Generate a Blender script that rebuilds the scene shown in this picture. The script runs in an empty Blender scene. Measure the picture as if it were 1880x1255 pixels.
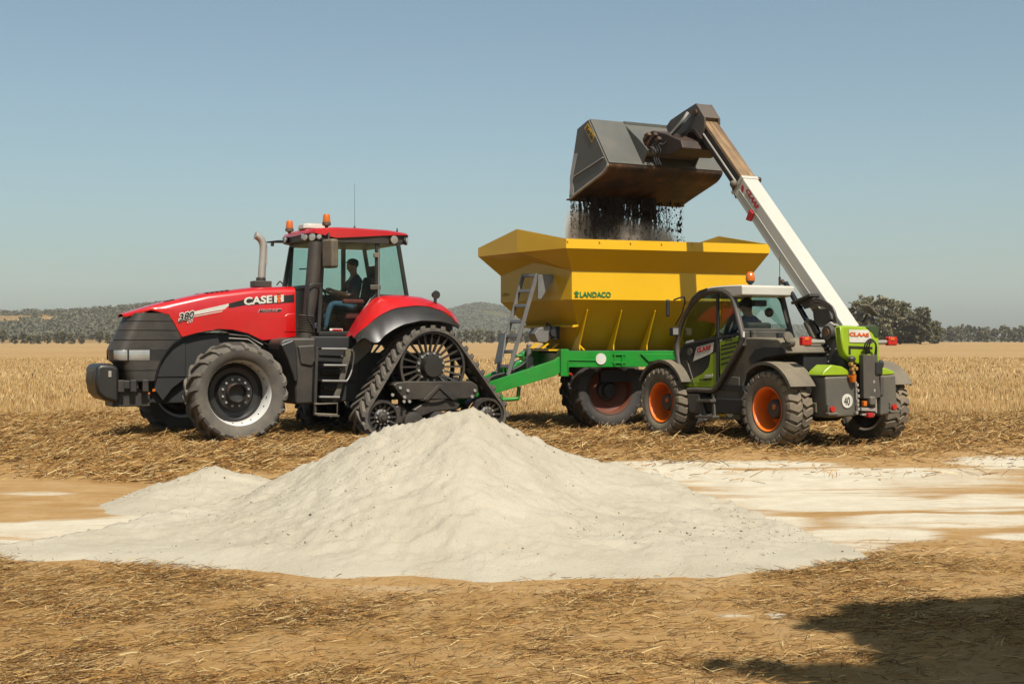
import bpy, math, random
import numpy as np
from mathutils import Vector, Matrix

# ------------------------------------------------------------------ camera, sky, sun, exposure
SC = bpy.context.scene
COL = SC.collection
CAM_H = 1.65
FPX = 2506.7                     # focal length in pixels of the 1880 px wide photograph
cd = bpy.data.cameras.new('camera'); cam = bpy.data.objects.new('camera', cd); COL.objects.link(cam)
cd.sensor_width = 36.0; cd.lens = 36.0 * FPX / 1880.0
cd.clip_start = 0.1; cd.clip_end = 12000
cam.location = (0, 0, CAM_H); cam.rotation_euler = (math.radians(90), 0, 0)
SC.camera = cam

SUN_EL, SUN_AZ = 54.5, 21.0      # azimuth measured from straight behind the camera towards the right
_ce = math.cos(math.radians(SUN_EL))
SUN_DIR = Vector((math.sin(math.radians(SUN_AZ)) * _ce, -math.cos(math.radians(SUN_AZ)) * _ce, math.sin(math.radians(SUN_EL))))

W = bpy.data.worlds.new('World'); SC.world = W; W.use_nodes = True
nt = W.node_tree; nt.nodes.clear()
out = nt.nodes.new('ShaderNodeOutputWorld'); bg = nt.nodes.new('ShaderNodeBackground')
sky = nt.nodes.new('ShaderNodeTexSky'); sky.sky_type = 'NISHITA'; sky.sun_disc = False
sky.sun_elevation = math.radians(SUN_EL); sky.sun_rotation = math.atan2(SUN_DIR.x, SUN_DIR.y)
sky.altitude = 200; sky.air_density = 1.0; sky.dust_density = 2.2; sky.ozone_density = 1.5
hs = nt.nodes.new('ShaderNodeHueSaturation'); hs.inputs['Saturation'].default_value = 0.82; hs.inputs['Value'].default_value = 1.0
tint = nt.nodes.new('ShaderNodeMix'); tint.data_type = 'RGBA'; tint.blend_type = 'MULTIPLY'; tint.inputs[0].default_value = 1.0
tint.inputs[7].default_value = (0.85, 0.99, 0.95, 1)
nt.links.new(sky.outputs[0], hs.inputs['Color']); nt.links.new(hs.outputs[0], tint.inputs[6])
nt.links.new(tint.outputs[2], bg.inputs['Color']); nt.links.new(bg.outputs[0], out.inputs['Surface'])
bg.inputs['Strength'].default_value = 0.066

sl = bpy.data.lights.new('sun', 'SUN'); sun = bpy.data.objects.new('sun', sl); COL.objects.link(sun)
sl.energy = 5.0; sl.angle = math.radians(0.53); sl.color = (1.0, 0.94, 0.85)
sun.rotation_euler = (-SUN_DIR).to_track_quat('-Z', 'Y').to_euler(); sun.location = (10, -20, 30)

SC.view_settings.view_transform = 'Standard'; SC.view_settings.look = 'None'
SC.view_settings.gamma = 1.0; SC.view_settings.use_curve_mapping = False
SC.view_settings.exposure = 0.72
SC.render.engine = 'CYCLES'
cy = SC.cycles
cy.use_denoising = True; cy.max_bounces = 8; cy.diffuse_bounces = 1; cy.glossy_bounces = 3
cy.transmission_bounces = 4; cy.transparent_max_bounces = 16; cy.volume_bounces = 2
cy.caustics_reflective = False; cy.caustics_refractive = False
cy.use_adaptive_sampling = True; cy.adaptive_threshold = 0.01
cy.sample_clamp_indirect = 6.0
try:
    cy.denoising_prefilter = 'ACCURATE'
except Exception:
    pass

RNG = np.random.default_rng(7)
random.seed(7)

# ------------------------------------------------------------------ helpers
def lin(c):
    c = c / 255.0
    return c / 12.92 if c <= 0.04045 else ((c + 0.055) / 1.055) ** 2.4

ALB = 0.53                       # the photograph's sunlit tones are brighter than the surfaces' own colours
def rgb(r, g, b):
    return (lin(r) * ALB, lin(g) * ALB, lin(b) * ALB)

def ground_at(px, py, z=0.0):
    """point of the photograph on the horizontal plane z"""
    d = FPX * (CAM_H - z) / (py - 627.0)
    return ((px - 940.0) / FPX * d, d)

def at(px, py, Y):
    return Vector(((px - 940.0) / FPX * Y, Y, CAM_H - (py - 627.0) / FPX * Y))

class Frame:
    """A vehicle's own frame (x forward, y left, z up); side() and face() measure the photograph on the vehicle's planes."""
    def __init__(s, ox, oy, fx, fy):
        n = math.hypot(fx, fy); s.o = (ox, oy); s.f = (fx / n, fy / n); s.l = (-fy / n, fx / n)
        s.rz = math.atan2(fy, fx)
    def side(s, px, py, y):
        r = ((px - 940) / FPX, 1, -(py - 627) / FPX)
        t = (y + s.o[0] * s.l[0] + s.o[1] * s.l[1]) / (r[0] * s.l[0] + r[1] * s.l[1])
        X, Y = t * r[0] - s.o[0], t * r[1] - s.o[1]
        return (X * s.f[0] + Y * s.f[1], CAM_H + t * r[2])
    def face(s, px, py, x):
        r = ((px - 940) / FPX, 1, -(py - 627) / FPX)
        t = (x + s.o[0] * s.f[0] + s.o[1] * s.f[1]) / (r[0] * s.f[0] + r[1] * s.f[1])
        X, Y = t * r[0] - s.o[0], t * r[1] - s.o[1]
        return (X * s.l[0] + Y * s.l[1], CAM_H + t * r[2])
    def sides(s, pts, y):
        return [s.side(a, b, y) for a, b in pts]
    def faces(s, pts, x):
        return [s.face(a, b, x) for a, b in pts]
    def s3(s, px, py, y):
        a = s.side(px, py, y); return Vector((a[0], y, a[1]))
    def f3(s, px, py, x):
        a = s.face(px, py, x); return Vector((x, a[0], a[1]))
    def world(s, x, y, z):
        return Vector((s.o[0] + x * s.f[0] + y * s.l[0], s.o[1] + x * s.f[1] + y * s.l[1], z))

def tag(o, label=None, cat=None, group=None, kind=None):
    if label: o['label'] = label
    if cat: o['category'] = cat
    if group: o['group'] = group
    if kind: o['kind'] = kind
    return o

def empty(name, parent=None, loc=(0, 0, 0), rz=0.0):
    o = bpy.data.objects.new(name, None); COL.objects.link(o)
    o.empty_display_size = 0.2
    o.location = loc; o.rotation_euler = (0, 0, rz)
    if parent: o.parent = parent
    return o

def link_mesh(name, me, parent=None, loc=None):
    o = bpy.data.objects.new(name, me); COL.objects.link(o)
    if parent: o.parent = parent
    if loc is not None: o.location = loc
    return o

def copy_tree(o, parent=None):
    c = o.copy(); COL.objects.link(c); c.parent = parent
    for ch in list(o.children):
        copy_tree(ch, c)
    return c

def resample(pts, n):
    P = [Vector(p) for p in pts]
    d = [0.0]
    for a, b in zip(P, P[1:]): d.append(d[-1] + (b - a).length)
    out = []
    for i in range(n):
        t = d[-1] * i / (n - 1)
        k = 0
        while k < len(P) - 2 and d[k + 1] < t: k += 1
        u = 0 if d[k + 1] == d[k] else (t - d[k]) / (d[k + 1] - d[k])
        out.append(P[k].lerp(P[k + 1], min(1, max(0, u))))
    return out

def smooth_path(pts, n=40, closed=False):
    """Catmull-Rom through the points."""
    P = [Vector(p) for p in pts]; m = len(P); out = []
    segs = m if closed else m - 1
    per = max(2, n // segs)
    for i in range(segs):
        if closed:
            p0, p1, p2, p3 = P[(i - 1) % m], P[i], P[(i + 1) % m], P[(i + 2) % m]
        else:
            p0, p1, p2, p3 = P[max(i - 1, 0)], P[i], P[i + 1], P[min(i + 2, m - 1)]
        for k in range(per):
            t = k / per
            out.append(0.5 * ((2 * p1) + (p2 - p0) * t + (2 * p0 - 5 * p1 + 4 * p2 - p3) * t * t + (3 * p1 - p0 - 3 * p2 + p3) * t ** 3))
    if not closed: out.append(P[-1].copy())
    return out

class MB:
    def __init__(s): s.v = []; s.f = []
    def add(s, vs, fs):
        n = len(s.v); s.v += [tuple(v) for v in vs]; s.f += [tuple(i + n for i in f) for f in fs]; return s
    def box(s, c, d, m=None):
        x, y, z = d[0] / 2, d[1] / 2, d[2] / 2
        vs = [Vector((a * x, b * y, e * z)) for e in (-1, 1) for b in (-1, 1) for a in (-1, 1)]
        if m is not None: vs = [m @ v for v in vs]
        vs = [v + Vector(c) for v in vs]
        return s.add(vs, [(0, 2, 3, 1), (4, 5, 7, 6), (0, 1, 5, 4), (2, 6, 7, 3), (0, 4, 6, 2), (1, 3, 7, 5)])
    def bar(s, a, b, w, t, up=(0, 0, 1)):
        """rectangular bar from a to b, w across, t along up"""
        a, b = Vector(a), Vector(b); d = (b - a).normalized(); up = Vector(up)
        if abs(d.dot(up)) > 0.98: up = Vector((1, 0, 0))
        r = d.cross(up).normalized(); u = r.cross(d)
        vs = []
        for p in (a, b):
            for i, j in ((-1, -1), (1, -1), (1, 1), (-1, 1)):
                vs.append(p + r * (i * w / 2) + u * (j * t / 2))
        return s.add(vs, [(0, 1, 2, 3), (7, 6, 5, 4), (0, 4, 5, 1), (1, 5, 6, 2), (2, 6, 7, 3), (3, 7, 4, 0)])
    def prism(s, pts, y0, y1, axis='y'):
        """polygon in (x,z) pushed from y0 to y1 (axis y); axis x: polygon (y,z); axis z: polygon (x,y)"""
        def P(p, t):
            return (p[0], t, p[1]) if axis == 'y' else (t, p[0], p[1]) if axis == 'x' else (p[0], p[1], t)
        n = len(pts)
        vs = [P(p, y0) for p in pts] + [P(p, y1) for p in pts]
        fs = [tuple(range(n)), tuple(range(2 * n - 1, n - 1, -1))]
        fs += [(i, i + n, (i + 1) % n + n, (i + 1) % n) for i in range(n)]
        return s.add(vs, fs)
    def loft(s, rings, closed=True, cap0=True, cap1=True):
        n = len(rings[0]); vs = [p for r in rings for p in r]; fs = []
        for i in range(len(rings) - 1):
            for j in range(n if closed else n - 1):
                k = (j + 1) % n
                fs.append((i * n + j, i * n + k, (i + 1) * n + k, (i + 1) * n + j))
        if closed and cap0: fs.append(tuple(range(n - 1, -1, -1)))
        if closed and cap1: fs.append(tuple(range((len(rings) - 1) * n, len(rings) * n)))
        return s.add(vs, fs)
    def tube(s, pts, r, n=8, cap=True):
        P = [Vector(p) for p in pts]; rings = []; prev = None
        for i, p in enumerate(P):
            d = (P[min(i + 1, len(P) - 1)] - P[max(i - 1, 0)])
            d = d.normalized() if d.length > 1e-9 else Vector((0, 0, 1))
            if prev is None:
                u = Vector((0, 0, 1)) if abs(d.z) < 0.9 else Vector((1, 0, 0))
                u = (u - d * u.dot(d)).normalized()
            else:
                u = prev - d * prev.dot(d)
                u = u.normalized() if u.length > 1e-6 else d.orthogonal().normalized()
            prev = u; w = d.cross(u)
            rr = r[i] if isinstance(r, (list, tuple)) else r
            rings.append([p + (u * math.cos(a) + w * math.sin(a)) * rr for a in [2 * math.pi * k / n for k in range(n)]])
        return s.loft(rings, True, cap, cap)
    def ring_tube(s, pts, r, n=8):
        """closed tube along a closed path"""
        P = [Vector(p) for p in pts]; m = len(P); rings = []; prev = None
        for i, p in enumerate(P):
            d = (P[(i + 1) % m] - P[(i - 1) % m]).normalized()
            if prev is None:
                u = d.orthogonal().normalized()
            else:
                u = (prev - d * prev.dot(d)).normalized()
            prev = u; w = d.cross(u)
            rings.append([p + (u * math.cos(a) + w * math.sin(a)) * r for a in [2 * math.pi * k / n for k in range(n)]])
        rings.append(rings[0])
        return s.loft(rings, True, False, False)
    def lathe(s, prof, n=32, c=(0, 0, 0), axis='y', cap=False):
        """profile (radius, along-axis)"""
        rings = []
        for r, a in prof:
            ring = []
            for k in range(n):
                t = 2 * math.pi * k / n; x, z = r * math.cos(t), r * math.sin(t)
                v = (x, a, z) if axis == 'y' else (a, x, z) if axis == 'x' else (x, z, a)
                ring.append((v[0] + c[0], v[1] + c[1], v[2] + c[2]))
            rings.append(ring)
        return s.loft(rings, True, cap, cap)
    def cyl(s, a, b, r, n=12): return s.tube([a, b], r, n)
    def sphere(s, c, r, n=12, m=8):
        r = r if isinstance(r, (tuple, list)) else (r, r, r); rings = []
        for i in range(m + 1):
            ph = -math.pi / 2 + math.pi * i / m; cr = max(math.cos(ph), 0.001)
            rings.append([(c[0] + r[0] * cr * math.cos(2 * math.pi * k / n), c[1] + r[1] * cr * math.sin(2 * math.pi * k / n), c[2] + r[2] * math.sin(ph)) for k in range(n)])
        return s.loft(rings)
    def sheet(s, rows):
        return s.loft(rows, closed=False)
    def mirror(s):
        s.v = [(x, -y, z) for x, y, z in s.v]; s.f = [tuple(reversed(f)) for f in s.f]; return s
    def moved(s, d):
        s.v = [(x + d[0], y + d[1], z + d[2]) for x, y, z in s.v]; return s
    def build(s, name, m, parent=None, bevel=0.0, smooth=35, seg=2, solid=0.0, loc=None, fix=True, kind=None):
        me = bpy.data.meshes.new(name); me.from_pydata(s.v, [], s.f)
        me.materials.append(m)
        if fix:
            import bmesh
            bm = bmesh.new(); bm.from_mesh(me); bmesh.ops.recalc_face_normals(bm, faces=bm.faces[:]); bm.to_mesh(me); bm.free()
        if smooth:
            me.polygons.foreach_set('use_smooth', [True] * len(me.polygons))
            me.set_sharp_from_angle(angle=math.radians(smooth))
        me.update()
        o = link_mesh(name, me, parent, loc)
        if kind: o['kind'] = kind
        if solid:
            md = o.modifiers.new('solid', 'SOLIDIFY'); md.thickness = solid; md.offset = -1
            es = o.modifiers.new('split', 'EDGE_SPLIT'); es.split_angle = math.radians(max(30, smooth)); es.use_edge_sharp = False
        if bevel:
            md = o.modifiers.new('bevel', 'BEVEL'); md.width = bevel; md.segments = seg; md.limit_method = 'ANGLE'; md.angle_limit = math.radians(40)
            md.harden_normals = True
        return o

def arrays_mesh(name, V, Fq, mat, cols=None, smooth=False, attr='tone'):
    """big mesh from numpy arrays: V (n,3), Fq (m,k) faces of k corners; cols (n,4) per-vertex colour attribute"""
    me = bpy.data.meshes.new(name)
    V = np.asarray(V, dtype=np.float32); Fq = np.asarray(Fq, dtype=np.int32); m, k = Fq.shape
    me.vertices.add(len(V)); me.vertices.foreach_set('co', V.ravel())
    me.loops.add(m * k); me.loops.foreach_set('vertex_index', Fq.ravel())
    me.polygons.add(m); me.polygons.foreach_set('loop_start', np.arange(0, m * k, k, dtype=np.int32))
    me.polygons.foreach_set('loop_total', np.full(m, k, dtype=np.int32))
    me.update(calc_edges=True)
    me.polygons.foreach_set('use_smooth', np.full(m, bool(smooth)))
    if cols is not None:
        for nm, c in (cols.items() if isinstance(cols, dict) else ((attr, cols),)):
            a = me.attributes.new(nm, 'FLOAT_COLOR', 'POINT'); a.data.foreach_set('color', np.asarray(c, dtype=np.float32).ravel())
    me.materials.append(mat)
    me.validate()
    return me

# value noise on numpy arrays
def _hash(ix, iy, seed):
    h = (ix * 374761393 + iy * 668265263 + seed * 974634777) & 0xffffffff
    h = ((h ^ (h >> 13)) * 1274126177) & 0xffffffff
    return ((h ^ (h >> 16)) & 0xffffff) / float(0xffffff)

def vnoise(x, y, seed=0):
    xi = np.floor(x).astype(np.int64); yi = np.floor(y).astype(np.int64); fx = x - xi; fy = y - yi
    fx = fx * fx * (3 - 2 * fx); fy = fy * fy * (3 - 2 * fy)
    a = _hash(xi, yi, seed); b = _hash(xi + 1, yi, seed); c = _hash(xi, yi + 1, seed); d = _hash(xi + 1, yi + 1, seed)
    return a * (1 - fx) * (1 - fy) + b * fx * (1 - fy) + c * (1 - fx) * fy + d * fx * fy

def fbm(x, y, oct=4, seed=0):
    s = 0; a = 0.5; t = 0
    for i in range(oct):
        s = s + a * vnoise(x * 2 ** i, y * 2 ** i, seed + i * 17); t += a; a *= 0.5
    return s / t

def sstep(a, b, x):
    t = np.clip((x - a) / (b - a), 0, 1); return t * t * (3 - 2 * t)

# ------------------------------------------------------------------ materials
def nodes_of(name):
    m = bpy.data.materials.new(name); m.use_nodes = True; t = m.node_tree
    b = t.nodes['Principled BSDF']
    return m, t, b

def N(t, kind, **kw):
    n = t.nodes.new(kind)
    for k, v in kw.items(): setattr(n, k, v)
    return n

def noise_fac(t, vec, scale, detail=6, lo=0.4, hi=0.6, rough=0.6, dist=0.0):
    n = N(t, 'ShaderNodeTexNoise'); n.inputs['Scale'].default_value = scale; n.inputs['Detail'].default_value = detail
    n.inputs['Roughness'].default_value = rough; n.inputs['Distortion'].default_value = dist
    if vec is not None: t.links.new(vec, n.inputs['Vector'])
    r = N(t, 'ShaderNodeMapRange'); r.inputs['From Min'].default_value = lo; r.inputs['From Max'].default_value = hi
    t.links.new(n.outputs['Fac'], r.inputs['Value'])
    return r.outputs['Result']

def mixc(t, fac, a, b, mode='MIX'):
    n = N(t, 'ShaderNodeMix'); n.data_type = 'RGBA'; n.blend_type = mode
    for sock, v in ((n.inputs[0], fac), (n.inputs[6], a), (n.inputs[7], b)):
        if isinstance(v, bpy.types.NodeSocket): t.links.new(v, sock)
        elif isinstance(v, (int, float)): sock.default_value = v
        else: sock.default_value = (*v[:3], 1)
    return n.outputs[2]

def math_n(t, op, a, b=None):
    n = N(t, 'ShaderNodeMath'); n.operation = op
    for i, v in enumerate((a, b)):
        if v is None: continue
        if isinstance(v, bpy.types.NodeSocket): t.links.new(v, n.inputs[i])
        else: n.inputs[i].default_value = v
    return n.outputs[0]

DUST = rgb(176, 150, 112)

def paint(name, col, rough=0.45, metal=0.0, dust=0.25, dustcol=DUST, scale=2.0, coat=0.0, bump=0.0, bscale=60, up=0.35, var=0.12):
    """painted or plastic surface with patches of field dust and slight tonal wear"""
    m, t, b = nodes_of(name)
    tc = N(t, 'ShaderNodeTexCoord'); vec = tc.outputs['Object']
    c = mixc(t, noise_fac(t, vec, scale * 0.7, 5, 0.35, 0.7), tuple(x * (1 - var) for x in col), tuple(min(1, x * (1 + var)) for x in col))
    if dust > 0:
        f1 = noise_fac(t, vec, scale, 8, 0.38, 0.72, 0.65)
        f2 = noise_fac(t, vec, scale * 14, 4, 0.3, 0.75)
        geo = N(t, 'ShaderNodeNewGeometry'); sx = N(t, 'ShaderNodeSeparateXYZ'); t.links.new(geo.outputs['Normal'], sx.inputs[0])
        upf = math_n(t, 'MULTIPLY', math_n(t, 'MAXIMUM', sx.outputs['Z'], 0.0), up)
        f = math_n(t, 'MULTIPLY', f1, math_n(t, 'ADD', math_n(t, 'MULTIPLY', f2, 0.6), 0.4))
        f = math_n(t, 'MULTIPLY', math_n(t, 'ADD', f, upf), dust)
        f = math_n(t, 'MINIMUM', f, 0.95)
        c = mixc(t, f, c, dustcol)
        rr = N(t, 'ShaderNodeMapRange'); t.links.new(f, rr.inputs['Value'])
        rr.inputs['To Min'].default_value = rough; rr.inputs['To Max'].default_value = 0.9
        t.links.new(rr.outputs[0], b.inputs['Roughness'])
    else:
        b.inputs['Roughness'].default_value = rough
    t.links.new(c, b.inputs['Base Color'])
    b.inputs['Metallic'].default_value = metal
    if coat: b.inputs['Coat Weight'].default_value = coat; b.inputs['Coat Roughness'].default_value = 0.15
    if bump:
        nz = N(t, 'ShaderNodeTexNoise'); nz.inputs['Scale'].default_value = bscale; nz.inputs['Detail'].default_value = 5
        t.links.new(vec, nz.inputs['Vector'])
        bp = N(t, 'ShaderNodeBump'); bp.inputs['Strength'].default_value = bump; bp.inputs['Distance'].default_value = 0.01
        t.links.new(nz.outputs['Fac'], bp.inputs['Height']); t.links.new(bp.outputs[0], b.inputs['Normal'])
    return m

def glass(name, tintc, gloss=0.12, fr=0.8):
    m = bpy.data.materials.new(name); m.use_nodes = True; t = m.node_tree; t.nodes.clear()
    o = N(t, 'ShaderNodeOutputMaterial'); tr = N(t, 'ShaderNodeBsdfTransparent'); gl = N(t, 'ShaderNodeBsdfGlossy')
    tc = N(t, 'ShaderNodeTexCoord')
    df = N(t, 'ShaderNodeBsdfDiffuse'); df.inputs['Color'].default_value = (*DUST, 1)
    tr.inputs['Color'].default_value = (*tintc, 1); gl.inputs['Roughness'].default_value = 0.03
    lw = N(t, 'ShaderNodeLayerWeight'); lw.inputs['Blend'].default_value = 0.25
    f = math_n(t, 'ADD', math_n(t, 'MULTIPLY', lw.outputs['Fresnel'], fr), gloss * 0.3)
    mx = N(t, 'ShaderNodeMixShader'); t.links.new(f, mx.inputs[0]); t.links.new(tr.outputs[0], mx.inputs[1]); t.links.new(gl.outputs[0], mx.inputs[2])
    d = noise_fac(t, tc.outputs['Object'], 3.0, 6, 0.45, 0.9)
    m2 = N(t, 'ShaderNodeMixShader'); t.links.new(math_n(t, 'MULTIPLY', d, 0.12), m2.inputs[0])
    t.links.new(mx.outputs[0], m2.inputs[1]); t.links.new(df.outputs[0], m2.inputs[2])
    t.links.new(m2.outputs[0], o.inputs['Surface'])
    return m

M = {}
M['red'] = paint('red_paint', rgb(214, 6, 16), 0.28, dust=0.08, coat=0.5, dustcol=rgb(205, 130, 90), scale=2.2, up=0.2)
M['black'] = paint('black_plastic', (0.009, 0.0085, 0.008), 0.42, dust=0.07, scale=2.5, up=0.10, bump=0.05)
M['blackdark'] = paint('black_steel', (0.006, 0.006, 0.006), 0.65, dust=0.03, scale=3, up=0.2)
M['blackdusty'] = paint('dusty_black_plastic', (0.017, 0.015, 0.013), 0.5, dust=0.17, scale=2.5, up=0.25, bump=0.08)
M['rubber'] = paint('tractor_rubber', (0.056, 0.050, 0.043), 0.9, dust=0.65, dustcol=rgb(150, 135, 112), scale=3.5, up=0.3, bump=0.15)
M['rubber2'] = paint('loader_rubber', (0.088, 0.075, 0.057), 0.9, dust=0.95, dustcol=rgb(168, 146, 112), scale=3.5, up=0.3, bump=0.15)
M['rubbershade'] = paint('shade_toned_rubber', (0.018, 0.017, 0.016), 0.85, dust=0.18, scale=3, bump=0.1)  # trailer tyres: colour darkened for the shade under the hopper
M['silver'] = paint('silver_rim', rgb(246, 243, 236), 0.4, metal=0.0, dust=0.12, scale=4)
M['steel'] = paint('worn_steel', rgb(206, 200, 190), 0.38, metal=0.45, dust=0.25, scale=5)
M['galv'] = paint('galvanised_steel', rgb(148, 146, 142), 0.45, metal=0.5, dust=0.15, scale=5)
M['grey'] = paint('grey_plastic', rgb(78, 76, 70), 0.55, dust=0.20, scale=2.2, up=0.4, bump=0.05)
M['greylight'] = paint('grey_panel', rgb(98, 96, 88), 0.5, dust=0.25, scale=2.2, up=0.6)
M['greydusty'] = paint('dusty_grey_plastic', rgb(78, 74, 65), 0.6, dust=0.52, dustcol=rgb(172, 154, 122), scale=2.0, up=0.7, bump=0.05)
M['lime'] = paint('lime_green_paint', rgb(164, 196, 16), 0.35, dust=0.10, coat=0.4, scale=2.2)
M['white'] = paint('white_paint', rgb(222, 218, 204), 0.4, dust=0.15, coat=0.3, scale=1.5, var=0.04)
M['orange'] = paint('orange_rim', (0.80, 0.13, 0.006), 0.4, dust=0.04, coat=0.3, scale=4)
M['yellow'] = paint('yellow_paint', rgb(255, 198, 0), 0.40, dust=0.03, coat=0.15, dustcol=rgb(200, 150, 60), scale=1.2, var=0.05)
M['green'] = paint('green_paint', rgb(14, 150, 40), 0.38, dust=0.14, coat=0.3, dustcol=rgb(150, 160, 90), scale=5)
M['amber'] = paint('amber_lens', rgb(232, 118, 12), 0.2, dust=0.05, coat=0.6, scale=6)
M['redlens'] = paint('red_lens', rgb(214, 20, 16), 0.2, dust=0.03, coat=0.6, scale=6)
M['lens'] = paint('clear_lens', rgb(196, 194, 186), 0.15, metal=0.4, dust=0.08, coat=0.8, scale=8)
M['decalwhite'] = paint('white_decal', rgb(232, 228, 214), 0.45, dust=0.08, scale=4)
M['decalblack'] = paint('black_decal', rgb(24, 23, 22), 0.4, dust=0.10, scale=4)
M['decalred'] = paint('red_decal', rgb(196, 18, 22), 0.45, dust=0.06, scale=4)
M['decalorange'] = paint('orange_decal', rgb(232, 96, 24), 0.45, dust=0.06, scale=4)
M['decalgreen'] = paint('green_decal', rgb(24, 128, 60), 0.45, dust=0.02, scale=4)
M['decalyellow'] = paint('yellow_decal', rgb(240, 186, 10), 0.45, dust=0.06, scale=4)
M['decalfade'] = paint('faded_yellow_print', rgb(186, 140, 30), 0.5, dust=0.02, scale=4)
M['bucket'] = paint('bucket_grey_paint', rgb(92, 94, 88), 0.5, dust=0.18, scale=1.6, up=0.3, var=0.15)
M['boomgrey'] = paint('boom_grey_paint', rgb(80, 79, 74), 0.5, dust=0.35, dustcol=rgb(164, 126, 84), scale=2.0)
M['fabric'] = paint('seat_fabric', (0.02, 0.02, 0.022), 0.9, dust=0.05, scale=8)
M['seatred'] = paint('red_seat_fabric', rgb(130, 34, 30), 0.9, dust=0.05, scale=8)
M['glass'] = glass('tinted_cab_glass', (0.68, 0.83, 0.79), 0.04, 0.14)
M['glassdark'] = glass('dark_cab_glass', (0.46, 0.54, 0.48), 0.05, 0.12)
M['mirrorback'] = paint('mirror_shell', rgb(92, 84, 70), 0.7, dust=0.6, scale=6)

def rusty(name):
    m, t, b = nodes_of(name)
    tc = N(t, 'ShaderNodeTexCoord'); mp = N(t, 'ShaderNodeMapping'); t.links.new(tc.outputs['Object'], mp.inputs[0])
    mp.inputs['Scale'].default_value = (1, 6, 1)
    f = noise_fac(t, mp.outputs[0], 1.2, 8, 0.3, 0.7, 0.7, 0.5)
    f2 = noise_fac(t, tc.outputs['Object'], 1.6, 8, 0.42, 0.62, 0.7)
    c = mixc(t, f, rgb(62, 40, 28), rgb(150, 104, 62)); c = mixc(t, f2, c, rgb(46, 38, 34))
    t.links.new(c, b.inputs['Base Color']); b.inputs['Roughness'].default_value = 0.65; b.inputs['Metallic'].default_value = 0.15
    return m
M['rust'] = rusty('soil_worn_steel')

def boomwear(name):
    m, t, b = nodes_of(name)
    tc = N(t, 'ShaderNodeTexCoord'); mp = N(t, 'ShaderNodeMapping'); t.links.new(tc.outputs['Object'], mp.inputs[0])
    mp.inputs['Rotation'].default_value = (0, math.radians(46.7), 0)
    m2 = N(t, 'ShaderNodeMapping'); t.links.new(mp.outputs[0], m2.inputs[0]); mp = m2; mp.inputs['Scale'].default_value = (0.5, 14, 14)
    f = noise_fac(t, mp.outputs[0], 1.5, 6, 0.35, 0.65, 0.65)
    f2 = noise_fac(t, tc.outputs['Object'], 2.5, 6, 0.4, 0.7)
    c = mixc(t, f, rgb(104, 74, 48), rgb(196, 160, 112)); c = mixc(t, math_n(t, 'MULTIPLY', f2, 0.7), c, rgb(92, 76, 60))
    t.links.new(c, b.inputs['Base Color']); b.inputs['Roughness'].default_value = 0.55
    return m
M['boomtop'] = boomwear('greased_boom_top')

def text_obj(name, s, p0, p1, p2, mat, parent, depth=0.004, bold=0.0, shear=0.0, lift=0.003, spacing=1.0):
    """lettering fitted to the parallelogram p0 (bottom left) p1 (bottom right) p2 (top left)"""
    cu = bpy.data.curves.new(name, 'FONT'); cu.body = s; cu.size = 1.0; cu.extrude = 0.01; cu.offset = bold; cu.shear = shear
    cu.resolution_u = 3; cu.space_character = spacing
    tmp = bpy.data.objects.new(name, cu); COL.objects.link(tmp)
    dg = bpy.context.evaluated_depsgraph_get(); dg.update()
    me = bpy.data.meshes.new_from_object(tmp.evaluated_get(dg))
    bpy.data.objects.remove(tmp)
    xs = [v.co.x for v in me.vertices]; ys = [v.co.y for v in me.vertices]
    x0, x1, y0, y1 = min(xs), max(xs), min(ys), max(ys)
    p0, p1, p2 = Vector(p0), Vector(p1), Vector(p2); ex, ey = p1 - p0, p2 - p0; n = ex.cross(ey).normalized()
    for v in me.vertices:
        u = (v.co.x - x0) / (x1 - x0); w = (v.co.y - y0) / (y1 - y0)
        v.co = p0 + ex * u + ey * w + n * (lift + (depth if v.co.z > 0 else 0.0))
    me.name = name; me.materials.clear(); me.materials.append(mat); me.update()
    return link_mesh(name, me, parent)

def quad_plate(name, pts, n, mat, parent, lift=0.004, th=0.004):
    """thin plate on the polygon pts (3D), raised along n"""
    n = Vector(n).normalized(); P = [Vector(p) for p in pts]; k = len(P)
    mb = MB(); vs = [p + n * (lift - th) for p in P] + [p + n * lift for p in P]
    mb.add(vs, [tuple(range(k)), tuple(range(2 * k - 1, k - 1, -1))] + [(i, (i + 1) % k, (i + 1) % k + k, i + k) for i in range(k)])
    return mb.build(name, mat, parent, smooth=0)
# ------------------------------------------------------------------ ground
def terrain_z(X, Y):
    """the field lies flat round the machines and rises very gently towards the hills"""
    X = np.asarray(X, dtype=float); Y = np.asarray(Y, dtype=float)
    rise = sstep(45, 420, Y) * (1.05 + 0.25 * np.clip(X / np.maximum(Y, 1) / 0.35, -1, 1)) + sstep(420, 1200, Y) * 0.25
    near = (fbm(X * 0.55, Y * 0.55, 3, 3) - 0.5) * 0.05 + (fbm(X * 3, Y * 3, 3, 5) - 0.5) * 0.022
    return rise + near * (1 - sstep(25, 60, np.abs(Y))) + (fbm(X * 0.02, Y * 0.02, 3, 9) - 0.5) * 0.5 * sstep(60, 300, Y)

def photo_xy(X, Y):
    Ys = np.maximum(Y, 1.0)
    return 940 + X / Ys * FPX, 627 + FPX * CAM_H / Ys

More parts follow.
